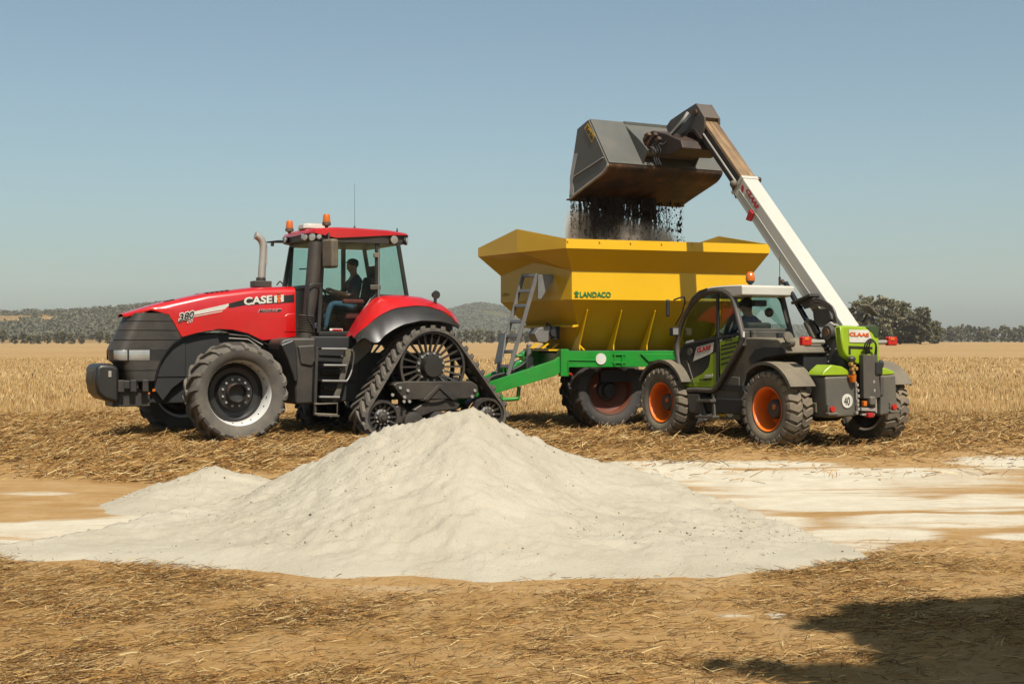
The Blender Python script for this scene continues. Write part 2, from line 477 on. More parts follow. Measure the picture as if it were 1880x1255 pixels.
LIME_SPOTS = [(1330, 852, 230, 7, .95), (1440, 880, 220, 20, 1.0), (1600, 868, 230, 12, .9), (1480, 900, 330, 40, .55), (1700, 880, 260, 30, .45), (1560, 922, 220, 21, 1.0), (1800, 925, 160, 22, .7), (1840, 848, 110, 14, .95),
              (1600, 984, 150, 14, 1.0), (1740, 955, 220, 16, .85), (1250, 866, 120, 22, 1.0), (1560, 1004, 90, 8, .7), (1870, 985, 90, 8, .6),
              (150, 968, 240, 14, .95), (300, 962, 130, 16, .9), (70, 907, 90, 5, .45), (260, 930, 110, 6, .5), (20, 990, 160, 16, .8),
              (720, 1078, 120, 6, .3), (1350, 1130, 40, 4, .7), (1425, 1126, 22, 5, .7), (420, 905, 120, 26, .6), (380, 945, 60, 18, .9), (1380, 960, 120, 30, .8)]

def zones(X, Y):
    px, py = photo_xy(X, Y)
    n1 = fbm(X * 0.9, Y * 0.9, 4, 21) - 0.5; n2 = fbm(X * 0.5, Y * 3.2, 5, 31); n3 = fbm(X * 2.5, Y * 2.5, 4, 41)
    ymid = np.interp(px, [0, 250, 600, 1100, 1500, 1880], [868, 875, 860, 832, 830, 822])
    mid = 1 - sstep(ymid - 22, ymid + 22, py + n1 * 60)
    yf = np.interp(px, [0, 330, 600, 900, 1300, 1480, 1600, 1880], [1028, 1050, 1078, 1090, 1075, 1045, 1028, 1035])
    dens = np.interp(px, [0, 450, 800, 1100, 1300, 1880], [1.0, 0.95, 0.8, 0.62, 0.45, 0.40])
    fr = sstep(yf - 12, yf + 22, py + n1 * 50) * dens * (0.35 + 0.65 * sstep(0.34, 0.58, n3 * 0.6 + n2 * 0.4))
    edge = np.exp(-((py - np.interp(px, [1400, 1600, 1880], [1058, 1036, 1050])) / 12.0) ** 2) * (px > 1380) * 0.9
    straw = np.clip(np.maximum(np.maximum(mid, fr), edge), 0, 1) * (Y > 1.0) + 0.5 * (Y <= 1.0)
    straw = np.where((py > 850) & (py < 1010) & (px > 1100), straw * 0.15, straw)
    lime = np.zeros_like(X)
    for cx, cyy, rx, ry, a in LIME_SPOTS:
        d = np.sqrt(((px - cx) / rx) ** 2 + ((py - cyy) / ry) ** 2)
        lime = np.maximum(lime, a * (1 - sstep(0.45, 1.25, d + (n2 - 0.5) * 1.1)))
    lime *= 0.55 + 0.45 * sstep(0.30, 0.55, n2)
    bare = sstep(835, 880, py) * (1 - straw * 0.6)
    return straw, np.clip(lime, 0, 1), np.clip(bare, 0, 1)

def build_ground():
    ys = list(np.arange(-120, 4, 4.0)) + list(np.arange(4, 6.2, 0.2)) + list(np.arange(6.2, 30, 0.085))
    y = 30.0
    while y < 3400: ys.append(y); y *= 1.03
    ys.append(3400.0)
    ys = np.array(ys); nu = 340
    u = np.linspace(-1, 1, nu)
    half = np.where(ys < 4, 120.0, np.maximum(0.46 * np.maximum(ys, 4) + 1.5, 0))
    # beyond the view the sheet fans out to the sides with coarse columns
    side = np.array([1.3, 2.0, 4.0, 9.0])
    uu = np.concatenate([-side[::-1], u, side]); nU = len(uu)
    X = half[:, None] * uu[None, :]; X = np.clip(X, -3300, 3300)
    X = np.where(np.abs(uu)[None, :] > 1.0, np.sign(uu)[None, :] * np.minimum(3300, np.maximum(np.abs(X), half[:, None] + np.array([0, 40, 160, 600, 1500])[np.searchsorted(side, np.abs(uu) - 1e-6) + 1 - 1 if False else np.clip(np.searchsorted(side, np.abs(uu) - 1e-6) + 1, 0, 4)][None, :])), X)
    Y = np.repeat(ys[:, None], nU, 1)
    Z = terrain_z(X, Y)
    V = np.stack([X.ravel(), Y.ravel(), Z.ravel()], 1)
    i = np.arange(len(ys) - 1)[:, None] * nU + np.arange(nU - 1)[None, :]
    Fq = np.stack([i, i + 1, i + nU + 1, i + nU], -1).reshape(-1, 4)
    st, li, ba = zones(X.ravel(), Y.ravel())
    cols = np.stack([st, li, ba, np.ones_like(st)], 1)
    m, t, b = nodes_of('field_soil_and_straw')
    at_ = N(t, 'ShaderNodeAttribute'); at_.attribute_name = 'zone'; sp = N(t, 'ShaderNodeSeparateColor'); t.links.new(at_.outputs['Color'], sp.inputs[0])
    tc = N(t, 'ShaderNodeTexCoord'); vec = tc.outputs['Object']
    mp = N(t, 'ShaderNodeMapping'); mp.inputs['Scale'].default_value = (0.45, 2.4, 1); t.links.new(vec, mp.inputs[0])
    mp2 = N(t, 'ShaderNodeMapping'); mp2.inputs['Scale'].default_value = (0.012, 0.10, 1); t.links.new(vec, mp2.inputs[0])
    # bare soil
    soil = mixc(t, noise_fac(t, mp.outputs[0], 1.3, 8, 0.3, 0.7, 0.65), rgb(176, 134, 80), rgb(206, 168, 114))
    soil = mixc(t, math_n(t, 'MULTIPLY', noise_fac(t, vec, 2.2, 8, 0.45, 0.75), 0.6), soil, rgb(214, 184, 138))
    soil = mixc(t, math_n(t, 'MULTIPLY', noise_fac(t, vec, 14, 8, 0.52, 0.75, 0.7), 0.65), soil, rgb(150, 112, 68))
    # chopped straw mat lying on soil
    mps = N(t, 'ShaderNodeMapping'); mps.inputs['Rotation'].default_value = (0, 0, 0.4); mps.inputs['Scale'].default_value = (18, 70, 1); t.links.new(vec, mps.inputs[0])
    mat1 = mixc(t, noise_fac(t, mps.outputs[0], 1.0, 6, 0.3, 0.7, 0.7), rgb(128, 90, 46), rgb(208, 168, 104))
    mat1 = mixc(t, noise_fac(t, vec, 1.4, 7, 0.35, 0.7), mat1, rgb(180, 136, 76), 'MIX')
    far = mixc(t, noise_fac(t, mp2.outputs[0], 1.0, 9, 0.3, 0.7, 0.72), rgb(178, 142, 92), rgb(204, 172, 122))
    far = mixc(t, math_n(t, 'MULTIPLY', noise_fac(t, vec, 0.9, 8, 0.4, 0.65, 0.7), 0.55), far, rgb(158, 124, 80))
    gp = N(t, 'ShaderNodeNewGeometry'); sx = N(t, 'ShaderNodeSeparateXYZ'); t.links.new(gp.outputs['Position'], sx.inputs[0])
    fr = N(t, 'ShaderNodeMapRange'); fr.inputs['From Min'].default_value = 24; fr.inputs['From Max'].default_value = 60; t.links.new(sx.outputs['Y'], fr.inputs['Value'])
    straw = mixc(t, fr.outputs[0], mat1, far)
    sfac = math_n(t, 'MULTIPLY', sp.outputs['Red'], noise_fac(t, vec, 5, 6, 0.2, 0.55))
    sfac = math_n(t, 'MAXIMUM', sfac, fr.outputs[0])
    c = mixc(t, sfac, soil, straw)
    # lime dust
    mp3 = N(t, 'ShaderNodeMapping'); mp3.inputs['Scale'].default_value = (0.30, 2.2, 1); t.links.new(vec, mp3.inputs[0])
    lf = math_n(t, 'MULTIPLY', sp.outputs['Green'], noise_fac(t, mp3.outputs[0], 2.0, 7, 0.25, 0.48, 0.6))
    lf = math_n(t, 'MULTIPLY', lf, noise_fac(t, vec, 7.0, 8, 0.12, 0.45, 0.7))
    sm = N(t, 'ShaderNodeMapRange'); sm.interpolation_type = 'SMOOTHSTEP'; sm.inputs['From Min'].default_value = 0.06; sm.inputs['From Max'].default_value = 0.58; t.links.new(lf, sm.inputs['Value'])
    c = mixc(t, sm.outputs[0], c, mixc(t, noise_fac(t, vec, 3, 8, 0.3, 0.7), rgb(222, 209, 182), rgb(242, 231, 206)))
    t.links.new(c, b.inputs['Base Color']); b.inputs['Roughness'].default_value = 1.0; b.inputs['Specular IOR Level'].default_value = 0.1
    nz = N(t, 'ShaderNodeTexNoise'); nz.inputs['Scale'].default_value = 28; nz.inputs['Detail'].default_value = 8; nz.inputs['Roughness'].default_value = 0.7
    t.links.new(vec, nz.inputs['Vector'])
    bp = N(t, 'ShaderNodeBump'); bp.inputs['Strength'].default_value = 0.7; bp.inputs['Distance'].default_value = 0.03
    t.links.new(nz.outputs['Fac'], bp.inputs['Height']); t.links.new(bp.outputs[0], b.inputs['Normal'])
    me = arrays_mesh('ground', V, Fq, m, {'zone': cols}, smooth=True)
    o = link_mesh('ground', me); tag(o, 'bare orange soil and straw covered stubble field', kind='structure')
build_ground()

# ------------------------------------------------------------------ lime heap
def ridge_pts():
    R = [(-4.6, 10.3, 0.0), (-3.95, 10.75, 0.035), (-3.4, 11.4, 0.08), (-2.95, 12.2, 0.13), (-2.55, 12.85, 0.20)]
    for px, py, D in [(540, 865, 13.3), (600, 835, 13.0), (680, 795, 12.7), (760, 770, 12.5), (830, 752, 12.4), (870, 742, 12.4), (900, 760, 12.5), (950, 785, 12.6),
                      (1010, 815, 12.8), (1080, 848, 13.1), (1150, 858, 13.2), (1230, 880, 13.0), (1290, 905, 12.7), (1370, 940, 12.0), (1450, 965, 11.5), (1520, 992, 11.0), (1610, 1023, 10.5)]:
        p = at(px, py, D); R.append((p.x, p.y, p.z))
    R.append((3.2, 10.2, 0.0))
    return np.array(R)
RIDGE = ridge_pts()
def _smooth_ridge(R):
    xs = np.linspace(-4.8, 3.4, 820); out_ = [xs]
    for c in (1, 2):
        v = np.interp(xs, R[:, 0], R[:, c]); k = np.hanning(27); k /= k.sum()
        out_.append(np.convolve(np.pad(v, 13, 'edge'), k, 'valid'))
    return np.stack(out_, 1)
RIDGE = _smooth_ridge(RIDGE)
FRONT = np.array([ground_at(a, b) for a, b in [(-60, 1020), (0, 1028), (150, 1030), (230, 1040), (330, 1050), (430, 1049), (520, 1060), (600, 1065), (750, 1063), (900, 1070), (1050, 1067),
                                               (1200, 1066), (1330, 1068), (1450, 1055), (1530, 1038), (1640, 1026)]] + [(3.2, 10.2)])

def smax(a, b, k):
    h = np.clip(0.5 + 0.5 * (a - b) / k, 0, 1); return b * (1 - h) + a * h + k * h * (1 - h)

def heap_h(X, Y):
    wob = (fbm(X * 1.3, Y * 1.3, 3, 50) - 0.5)
    Yr = np.interp(X, RIDGE[:, 0], RIDGE[:, 1]) + wob * 0.25; Zr = np.interp(X, RIDGE[:, 0], RIDGE[:, 2], left=0, right=0)
    Yf = np.interp(X, FRONT[:, 0], FRONT[:, 1]) + (fbm(X * 2.5, X * 0 + 3, 4, 61) - 0.5) * 0.28
    t = (Yr - Y) / np.maximum(Yr - Yf, 0.05)
    front = Zr * np.clip(1 - t, 0, 1) ** (1.32) + 0.045 * sstep(1.0, 0.8, t) * (Zr > 0) * sstep(0.0, 0.03, Zr)
    back = Zr * np.clip(1 - (Y - Yr) / (Zr * 1.7 + 0.15), 0, 1) ** 1.1
    h = np.where(Y < Yr, front, back)
    # the small heap dumped beside the main one
    dx = np.where(X < -3.12, (X + 3.12) / 1.05, (X + 3.12) / 1.35); dy = np.where(Y < 14.2, (Y - 14.2) / 1.5, (Y - 14.2) / 1.0)
    d = np.sqrt(dx ** 2 + dy ** 2 + 0.012) + wob * 0.22
    m = 0.40 * np.clip(1.08 - d, 0, 2) ** 1.25
    h = smax(h, m, 0.05)
    h = h - 0.0125 - 0.035 * (1 - sstep(0.004, 0.03, h))
    # slumps and lumps
    act = sstep(0.01, 0.15, h)
    h = h + act * ((fbm(X * 1.1, Y * 1.1, 3, 71) - 0.5) * 0.11 + (np.abs(fbm(X * 2.4, Y * 3.6, 4, 83) - 0.5)) * -0.09 + (fbm(X * 6.5, Y * 6.5, 4, 81) - 0.5) * 0.05) + (fbm(X * 22, Y * 22, 3, 91) - 0.5) * (0.006 + 0.030 * act)
    return h

def build_heap():
    xs = np.arange(-4.8, 3.4, 0.026); ys = np.arange(8.9, 15.8, 0.03)
    X, Y = np.meshgrid(xs, ys); h = heap_h(X, Y); Z = h + terrain_z(X, Y)
    nx = len(xs)
    i = np.arange(len(ys) - 1)[:, None] * nx + np.arange(nx - 1)[None, :]
    Fq = np.stack([i, i + 1, i + nx + 1, i + nx], -1).reshape(-1, 4)
    keep = (h.ravel()[Fq] > -0.04).any(1); Fq = Fq[keep]
    used = np.unique(Fq); re_ = np.zeros(X.size, dtype=int); re_[used] = np.arange(len(used))
    V = np.stack([X.ravel(), Y.ravel(), Z.ravel()], 1)[used]; Fq = re_[Fq]
    m, t, b = nodes_of('crushed_lime')
    tc = N(t, 'ShaderNodeTexCoord'); vec = tc.outputs['Object']
    c = mixc(t, noise_fac(t, vec, 1.1, 8, 0.3, 0.7), rgb(196, 185, 162), rgb(216, 206, 184))
    c = mixc(t, math_n(t, 'MULTIPLY', noise_fac(t, vec, 30, 8, 0.55, 0.8, 0.75), 0.5), c, rgb(168, 148, 118))
    c = mixc(t, math_n(t, 'MULTIPLY', noise_fac(t, vec, 95, 3, 0.66, 0.74, 0.5), 0.5), c, rgb(120, 98, 74))
    t.links.new(c, b.inputs['Base Color']); b.inputs['Roughness'].default_value = 1.0; b.inputs['Specular IOR Level'].default_value = 0.05
    nz = N(t, 'ShaderNodeTexNoise'); nz.inputs['Scale'].default_value = 34; nz.inputs['Detail'].default_value = 9; nz.inputs['Roughness'].default_value = 0.72
    t.links.new(vec, nz.inputs['Vector'])
    bp = N(t, 'ShaderNodeBump'); bp.inputs['Strength'].default_value = 0.65; bp.inputs['Distance'].default_value = 0.03
    t.links.new(nz.outputs['Fac'], bp.inputs['Height']); t.links.new(bp.outputs[0], b.inputs['Normal'])
    me = arrays_mesh('lime_heap', V, Fq, m, smooth=True)
    o = link_mesh('lime_heap', me); tag(o, 'long pale heap of crushed lime spread on the soil in front of the machines', 'heap')
    # crumbs and pebbles lying on the heap
    r = np.random.default_rng(3); n = 11000
    x = r.uniform(-4.3, 2.9, n); y = r.uniform(9.3, 14.8, n); hh = heap_h(x, y)
    p = sstep(0.2, 0.9, hh) * 0.25 + 0.05 + 0.8 * sstep(0.54, 0.62, fbm(x * 1.8, y * 1.8, 3, 5))
    k = (hh > 0.008) & (r.random(n) < p); x, y, hh = x[k], y[k], hh[k]; n = len(x)
    s = 0.0022 + 0.011 * r.random(n) ** 9 + 0.004 * r.random(n) ** 2
    z = hh + terrain_z(x, y) + s * 0.3
    base = np.array([[1, 0, 0], [-1, 0, 0], [0, 1, 0], [0, -1, 0], [0, 0, 1], [0, 0, -1]], float)
    F8 = np.array([[0, 2, 4], [2, 1, 4], [1, 3, 4], [3, 0, 4], [2, 0, 5], [1, 2, 5], [3, 1, 5], [0, 3, 5]])
    Vv = base[None] * (s[:, None, None] * r.uniform(0.55, 1.35, (n, 6, 1))) + np.stack([x, y, z], 1)[:, None, :] + r.normal(0, 0.25, (n, 6, 3)) * s[:, None, None]
    Ff = F8[None] + (np.arange(n) * 6)[:, None, None]
    tone = r.random(n) < 0.10
    cc = np.where(tone[:, None], np.array([[0.12, 0.095, 0.065]]), np.array([[0.34, 0.30, 0.23]])) * r.uniform(0.7, 1.15, (n, 1))
    cc = np.repeat(np.concatenate([cc, np.ones((n, 1))], 1), 6, 0)
    me = arrays_mesh('lime_crumbs', Vv.reshape(-1, 3), Ff.reshape(-1, 3), M['tone'], cc)
    tag(link_mesh('lime_crumbs', me), 'small dark and pale crumbs scattered over the lime heap', 'crumbs', kind='stuff')

def tone_mat(name, rough=0.9):
    m, t, b = nodes_of(name)
    a = N(t, 'ShaderNodeAttribute'); a.attribute_name = 'tone'
    t.links.new(a.outputs['Color'], b.inputs['Base Color']); b.inputs['Roughness'].default_value = rough; b.inputs['Specular IOR Level'].default_value = 0.15
    return m
M['tone'] = tone_mat('varied_tone')
M['straw'] = tone_mat('dry_straw', 0.9)

def leaf_mat(name):
    m = bpy.data.materials.new(name); m.use_nodes = True; t = m.node_tree
    b = t.nodes['Principled BSDF']; a = N(t, 'ShaderNodeAttribute'); a.attribute_name = 'tone'
    t.links.new(a.outputs['Color'], b.inputs['Base Color']); b.inputs['Roughness'].default_value = 0.7; b.inputs['Specular IOR Level'].default_value = 0.2
    return m
M['leaf'] = leaf_mat('gum_leaves')
M['bark'] = paint('gum_bark', rgb(104, 90, 74), 0.9, dust=0.2, scale=1.0, bump=0.3, bscale=8)
build_heap()

# ------------------------------------------------------------------ straw and stubble
STRAW_COLS = np.array([rgb(206, 168, 108), rgb(228, 200, 144), rgb(182, 136, 76), rgb(146, 102, 54), rgb(102, 76, 52), rgb(194, 156, 100)])

def strips(name, P, Dv, Wv, col, bend=None):
    """one bent strip of two faces for each straw: base P, vector Dv, half-width vector Wv"""
    n = len(P); mid = P + Dv * 0.5
    if bend is not None: mid = mid + bend
    tip = P + Dv
    V = np.stack([P - Wv, P + Wv, mid + Wv, mid - Wv, tip + Wv * 0.6, tip - Wv * 0.6], 1).reshape(-1, 3)
    k = (np.arange(n) * 6)[:, None]
    Fq = np.concatenate([k + np.array([[0, 1, 2, 3]]), k + np.array([[3, 2, 4, 5]])], 0)
    c = np.repeat(np.concatenate([col, np.ones((n, 1))], 1), 6, 0)
    return arrays_mesh(name, V, Fq, M['straw'], c)

def lying_straw(name, y0, y1, n, lmin, lmax, w, seed, label, lift=0.02, tilt=0.12, palette=(0.20, 0.10, 0.28, 0.22, 0.08, 0.12)):
    r = np.random.default_rng(seed)
    y = np.sqrt(r.uniform(y0 ** 2, y1 ** 2, n)); x = r.uniform(-1, 1, n) * (0.40 * y + 2.5)
    st, li, ba = zones(x, y)
    clump = fbm(x * 1.7, y * 1.7, 3, seed + 5)
    keep = r.random(n) < (0.03 + st * (0.25 + 0.95 * sstep(0.35, 0.65, clump)))
    keep &= heap_h(x, y) < 0.012
    x, y, clump = x[keep], y[keep], clump[keep]; n = len(x)
    L = r.uniform(lmin, lmax, n) * r.uniform(0.5, 1, n); a = r.normal(0.35, 0.9, n) + (r.random(n) < 0.3) * r.uniform(0, 3.1, n)
    el = r.normal(0, tilt, n)
    Dv = np.stack([np.cos(a) * np.cos(el), np.sin(a) * np.cos(el), np.abs(np.sin(el))], 1) * L[:, None]
    roll = r.uniform(0, 3.14, n)
    side = np.stack([-np.sin(a), np.cos(a), np.zeros(n)], 1) * np.cos(roll)[:, None] + np.array([[0, 0, 1]]) * np.sin(roll)[:, None]
    Wv = side * (w * r.uniform(0.6, 1.4, n))[:, None]
    z = terrain_z(x, y) + 0.004 + r.random(n) ** 1.5 * lift * (0.4 + 1.5 * sstep(0.4, 0.7, clump))
    P = np.stack([x, y, z], 1)
    col = STRAW_COLS[r.choice(6, n, p=palette)] * r.uniform(0.75, 1.1, (n, 1))
    bend = r.normal(0, 0.025, (n, 3)) * L[:, None]; bend[:, 2] = np.abs(bend[:, 2])
    tag(link_mesh(name, strips(name, P, Dv, Wv, col, bend)), label, 'straw', kind='stuff')

lying_straw('chopped_straw', 6.0, 11.2, 260000, 0.03, 0.15, 0.0017, 11, 'chopped straw littering the soil in front of the lime heap', palette=(0.18, 0.10, 0.20, 0.22, 0.22, 0.08))
lying_straw('flattened_straw', 16.0, 31.0, 260000, 0.05, 0.30, 0.0046, 12, 'flattened golden straw lying round the machines', lift=0.06, tilt=0.25)

def standing_stubble():
    r = np.random.default_rng(21); parts = []
    for y0, y1, n, w in [(24, 36, 95000, 0.0055), (36, 60, 100000, 0.009), (60, 130, 90000, 0.02)]:
        y = np.sqrt(r.uniform(y0 ** 2, y1 ** 2, n)); x = r.uniform(-1, 1, n) * (0.40 * y + 3.0)
        # sowing rows run away to the left
        ca, sa = math.cos(0.30), math.sin(0.30)
        u = x * ca + y * sa; v = -x * sa + y * ca; row = 0.30
        v = np.round(v / row) * row + r.normal(0, 0.045, n)
        x = u * ca - v * sa; y = u * sa + v * ca
        px, py = photo_xy(x, y)
        start = np.interp(px, [0, 210, 330, 880, 960, 1180, 1300, 1640, 1700, 1880], [29.2, 29.8, 34, 34, 27.6, 27.2, 30, 30, 26.0, 25.0])
        g = fbm(x * 0.5, y * 0.5, 3, 8); start = start + (g - 0.5) * 7.0
        dens = sstep(-2.0, 3.5, y - start) + 0.012 * (y > 25)
        track = 1 - 0.92 * (np.abs(((x * 0.94 + y * 0.33) % 19) - 9) < 0.5)
        k = (r.random(n) < dens * track * (0.14 + 0.86 * sstep(0.38, 0.64, fbm(x * 0.35, y * 1.1, 4, 15)))) & (y > 23.5)
        x, y = x[k], y[k]; m = len(x)
        L = r.uniform(0.06, 0.20, m) * (0.55 + 0.9 * fbm(x * 0.45, y * 0.45, 3, 4)); fallen = r.random(m) < 0.24
        el = np.where(fallen, r.uniform(0.05, 0.8, m), math.pi / 2 - np.abs(r.normal(0, 0.30, m))); a = r.uniform(0, 6.28, m)
        Dv = np.stack([np.cos(a) * np.cos(el), np.sin(a) * np.cos(el), np.sin(el)], 1) * L[:, None]
        b = r.uniform(0, 3.14, m); Wv = np.stack([np.cos(b), np.sin(b) * 0.6, np.zeros(m)], 1) * (w * r.uniform(0.6, 1.3, m))[:, None]
        P = np.stack([x, y, terrain_z(x, y) - 0.01], 1)
        col = STRAW_COLS[r.choice(6, m, p=(0.30, 0.30, 0.12, 0.05, 0.03, 0.20))] * r.uniform(0.8, 1.1, (m, 1))
        parts.append((P, Dv, Wv, col, r.normal(0, 0.04, (m, 3)) * L[:, None]))
    P, Dv, Wv, col, bend = [np.concatenate([p[i] for p in parts]) for i in range(5)]
    tag(link_mesh('stubble', strips('stubble', P, Dv, Wv, col, bend)), 'standing golden cereal stubble across the field behind the machines', 'stubble', kind='stuff')
standing_stubble()

# ------------------------------------------------------------------ trees and hills
def leaf_cloud(r, lobes, n, size, col, flat=0.75):
    """leaf-sized quads through ellipsoid lobes; lobes (x,y,z,rx,ry,rz)"""
    lob = np.array(lobes); vol = (lob[:, 3] * lob[:, 4] * lob[:, 5]) ** 0.75; pick = r.choice(len(lob), n, p=vol / vol.sum()); L = lob[pick]
    # clumps within each lobe, so that gaps open between them
    ncl = max(4, int(n / 26)); cp = r.choice(len(lob), ncl, p=vol / vol.sum()); CL = lob[cp]
    d = r.normal(0, 1, (ncl, 3)); d /= np.linalg.norm(d, axis=1)[:, None]; rad = r.uniform(0.45, 1.0, ncl) ** 0.5
    cc = CL[:, :3] + d * rad[:, None] * CL[:, 3:]
    cs = (CL[:, 3:].mean(1)) * r.uniform(0.16, 0.34, ncl); tonec = r.uniform(0.7, 1.3, ncl)
    k = r.choice(ncl, n); e = r.normal(0, 1, (n, 3)) * np.array([1, 1, flat]) * 0.62
    C = cc[k] + e * cs[k][:, None]
    nrm = r.normal(0, 1, (n, 3)) + np.array([0, 0, 0.6]); nrm /= np.linalg.norm(nrm, axis=1)[:, None]
    a = np.cross(nrm, r.normal(0, 1, (n, 3))); a /= np.linalg.norm(a, axis=1)[:, None] + 1e-9; b = np.cross(nrm, a)
    s = (size * r.uniform(0.6, 1.4, n))[:, None]; a = a * s; b = b * s * r.uniform(0.35, 0.7, (n, 1))
    V = np.stack([C - a, C - b * 0.9, C + a, C + b], 1).reshape(-1, 3)
    Fq = (np.arange(n) * 4)[:, None] + np.arange(4)[None]
    c = np.array(col)[None] * (tonec[k] * r.uniform(0.8, 1.2, n))[:, None]
    c = np.repeat(np.concatenate([c, np.ones((n, 1))], 1), 4, 0)
    return V, Fq, c

def gum_lobes(r, h, w, nl=9, low=0.28):
    lob = []
    for i in range(nl):
        a = 2.4 * i + r.uniform(0, 0.6); u = r.uniform(0.15, 1) ** 0.6; zz = low + (0.86 - low) * (i + 0.5) / nl
        env = math.sin(math.pi * min(1, max(0.12, (zz - low * 0.5) / (1.04 - low * 0.5)))) ** 0.6
        rr = w * 0.5 * env * u * 0.72; s = w * r.uniform(0.15, 0.24)
        lob.append((math.cos(a) * rr, math.sin(a) * rr, zz * h, s, s, s * r.uniform(0.6, 0.9)))
    lob.append((r.uniform(-.1, .1) * w, 0, h * 0.88, w * 0.2, w * 0.2, h * 0.12))
    return lob

def tree_meshes(seed, h, w, n, size, col, low=0.28, nl=9):
    r = np.random.default_rng(seed); lob = gum_lobes(r, h, w, nl, low)
    V, Fq, c = leaf_cloud(r, lob, n, size, col)
    V[:, 2] = np.maximum(V[:, 2], 0.02 * h)
    crown = arrays_mesh('crown', V, Fq, M['leaf'], c)
    mb = MB(); th = h * low * 1.1
    mb.tube([(0, 0, -0.3), (w * 0.01, 0, th * 0.5), (w * 0.02, w * 0.01, th), (w * 0.02, 0, h * 0.62)], [h * 0.032, h * 0.026, h * 0.02, h * 0.008], 7)
    for l in lob[:6]:
        mb.tube([(w * 0.02, 0, th * r.uniform(0.6, 1.0)), (l[0] * 0.5, l[1] * 0.5, th + (l[2] - th) * 0.45), (l[0] * 0.92, l[1] * 0.92, l[2])], [h * 0.014, h * 0.010, h * 0.004], 5)
    tr = mb.build('trunk', M['bark'], None, smooth=60); tm = tr.data; bpy.data.objects.remove(tr)
    return crown, tm

def place_tree(meshes, x, y, rz, s, label, cat, group, name='gum_tree'):
    e = empty(name, None, (x, y, float(terrain_z(np.array([x]), np.array([y]))[0])), rz); e.scale = s
    tag(e, label, cat, group)
    link_mesh('crown', meshes[0], e); link_mesh('trunk', meshes[1], e)
    return e

GUM = (0.104, 0.095, 0.050); GUM2 = (0.082, 0.077, 0.042); GUM3 = (0.112, 0.104, 0.056)
big = [tree_meshes(101, 13, 12.5, 9000, 0.42, GUM, 0.16, 14), tree_meshes(102, 11, 12, 8000, 0.42, GUM, 0.12, 13), tree_meshes(103, 9.5, 9.5, 6000, 0.38, GUM2, 0.10, 11)]
def tx(px, Y): return (px - 940) / FPX * Y
for msh, px, Y, s, lab in [(big[0], 1606, 350, (1, 1, 0.99), 'tallest broad gum tree of the clump behind the loader mirror'),
                           (big[1], 1652, 356, (1, 1, 1.0), 'rounded gum tree in the middle of the clump right of the loader'),
                           (big[2], 1690, 352, (1, 1, 1.0), 'lower gum tree at the right end of the clump, sloping to the tree row'),
                           (big[2], 1578, 362, (0.8, 0.8, 0.85), 'small gum tree mostly hidden behind the white loader boom foot'),
                           (big[1], 1716, 360, (0.42, 0.42, 0.55), 'small bush beside the big gum clump where the far row begins')]:
    place_tree(msh, tx(px, Y), Y, px * 0.7, s, lab, 'tree', 'big gum trees right of the loader')

small = [tree_meshes(200 + i, 9.0, 6.0 + (i % 3) * 1.2, 1500, 0.68, (GUM, GUM2, GUM3)[i % 3], 0.10 + 0.03 * (i % 2), 9) for i in range(5)]
r_ = random.Random(5)
RIGHT = [(1729, 26), (1742, 29), (1753, 27), (1765, 32), (1778, 31), (1790, 29), (1801, 28), (1812, 27), (1826, 25), (1838, 31), (1852, 28), (1864, 27), (1876, 30), (1892, 28), (1910, 27)]
for i, (px, hpx) in enumerate(RIGHT):
    Y = 800 + r_.uniform(-20, 20); hh = hpx / FPX * Y
    nb = 'beside the big gum clump' if i == 0 else None
    order = ['first', 'second', 'third', 'fourth', 'fifth', 'sixth', 'seventh', 'eighth', 'ninth', 'tenth', 'eleventh', 'twelfth', 'thirteenth', 'fourteenth', 'last'][i]
    place_tree(small[i % 5], tx(px, Y), Y, r_.uniform(0, 6), (1.05, 1.05, hh / 9.0), order + ' tree from the big gum clump in the distant row at right', 'tree', 'distant tree row behind the field at right')
MIDT = [(842, 20), (856, 23), (868, 24), (880, 24), (893, 22), (905, 21), (918, 22), (930, 20), (943, 21), (956, 22), (969, 20), (981, 21), (994, 20), (1008, 21)]
for i, (px, hpx) in enumerate(MIDT):
    Y = 640 + r_.uniform(-15, 15); hh = (hpx + 2) / FPX * Y
    order = ['first', 'second', 'third', 'fourth', 'fifth', 'sixth', 'seventh', 'eighth', 'ninth', 'tenth', 'eleventh', 'twelfth', 'thirteenth', 'last'][i]
    place_tree(small[(i * 2 + 1) % 5], tx(px, Y), Y, r_.uniform(0, 6), (0.62, 0.62, hh / 9.0), order + ' tree from the track in the dark row between tractor and spreader', 'tree', 'distant tree row between the tractor and the spreader')
LEFTT = [(-16, 24, 'partly cut off by the picture edge'), (4, 25, 'biggest dark one at the picture edge'), (27, 14, 'low one beside the big dark tree'), (45, 18, None), (56, 15, None), (70, 15, None), (87, 17, None), (103, 18, None), (117, 21, None), (131, 17, None), (150, 17, None), (182, 24, 'tall one next to the tractor nose'), (197, 17, None), (214, 18, None)]
for i, (px, hpx, nt_) in enumerate(LEFTT):
    Y = 560 + r_.uniform(-20, 20); hh = (hpx + 2) / FPX * Y
    order = ['first', 'second', 'third', 'fourth', 'fifth', 'sixth', 'seventh', 'eighth', 'ninth', 'tenth', 'eleventh', 'twelfth', 'thirteenth', 'fourteenth'][i]
    place_tree(small[(i * 3) % 5], tx(px, Y), Y, r_.uniform(0, 6), (0.55 + 0.1 * (i % 3), 0.55 + 0.1 * (i % 2), hh / 9.0), order + ' tree from the left picture edge at the foot of the scrubby hill', 'tree', 'trees at the foot of the left hill')

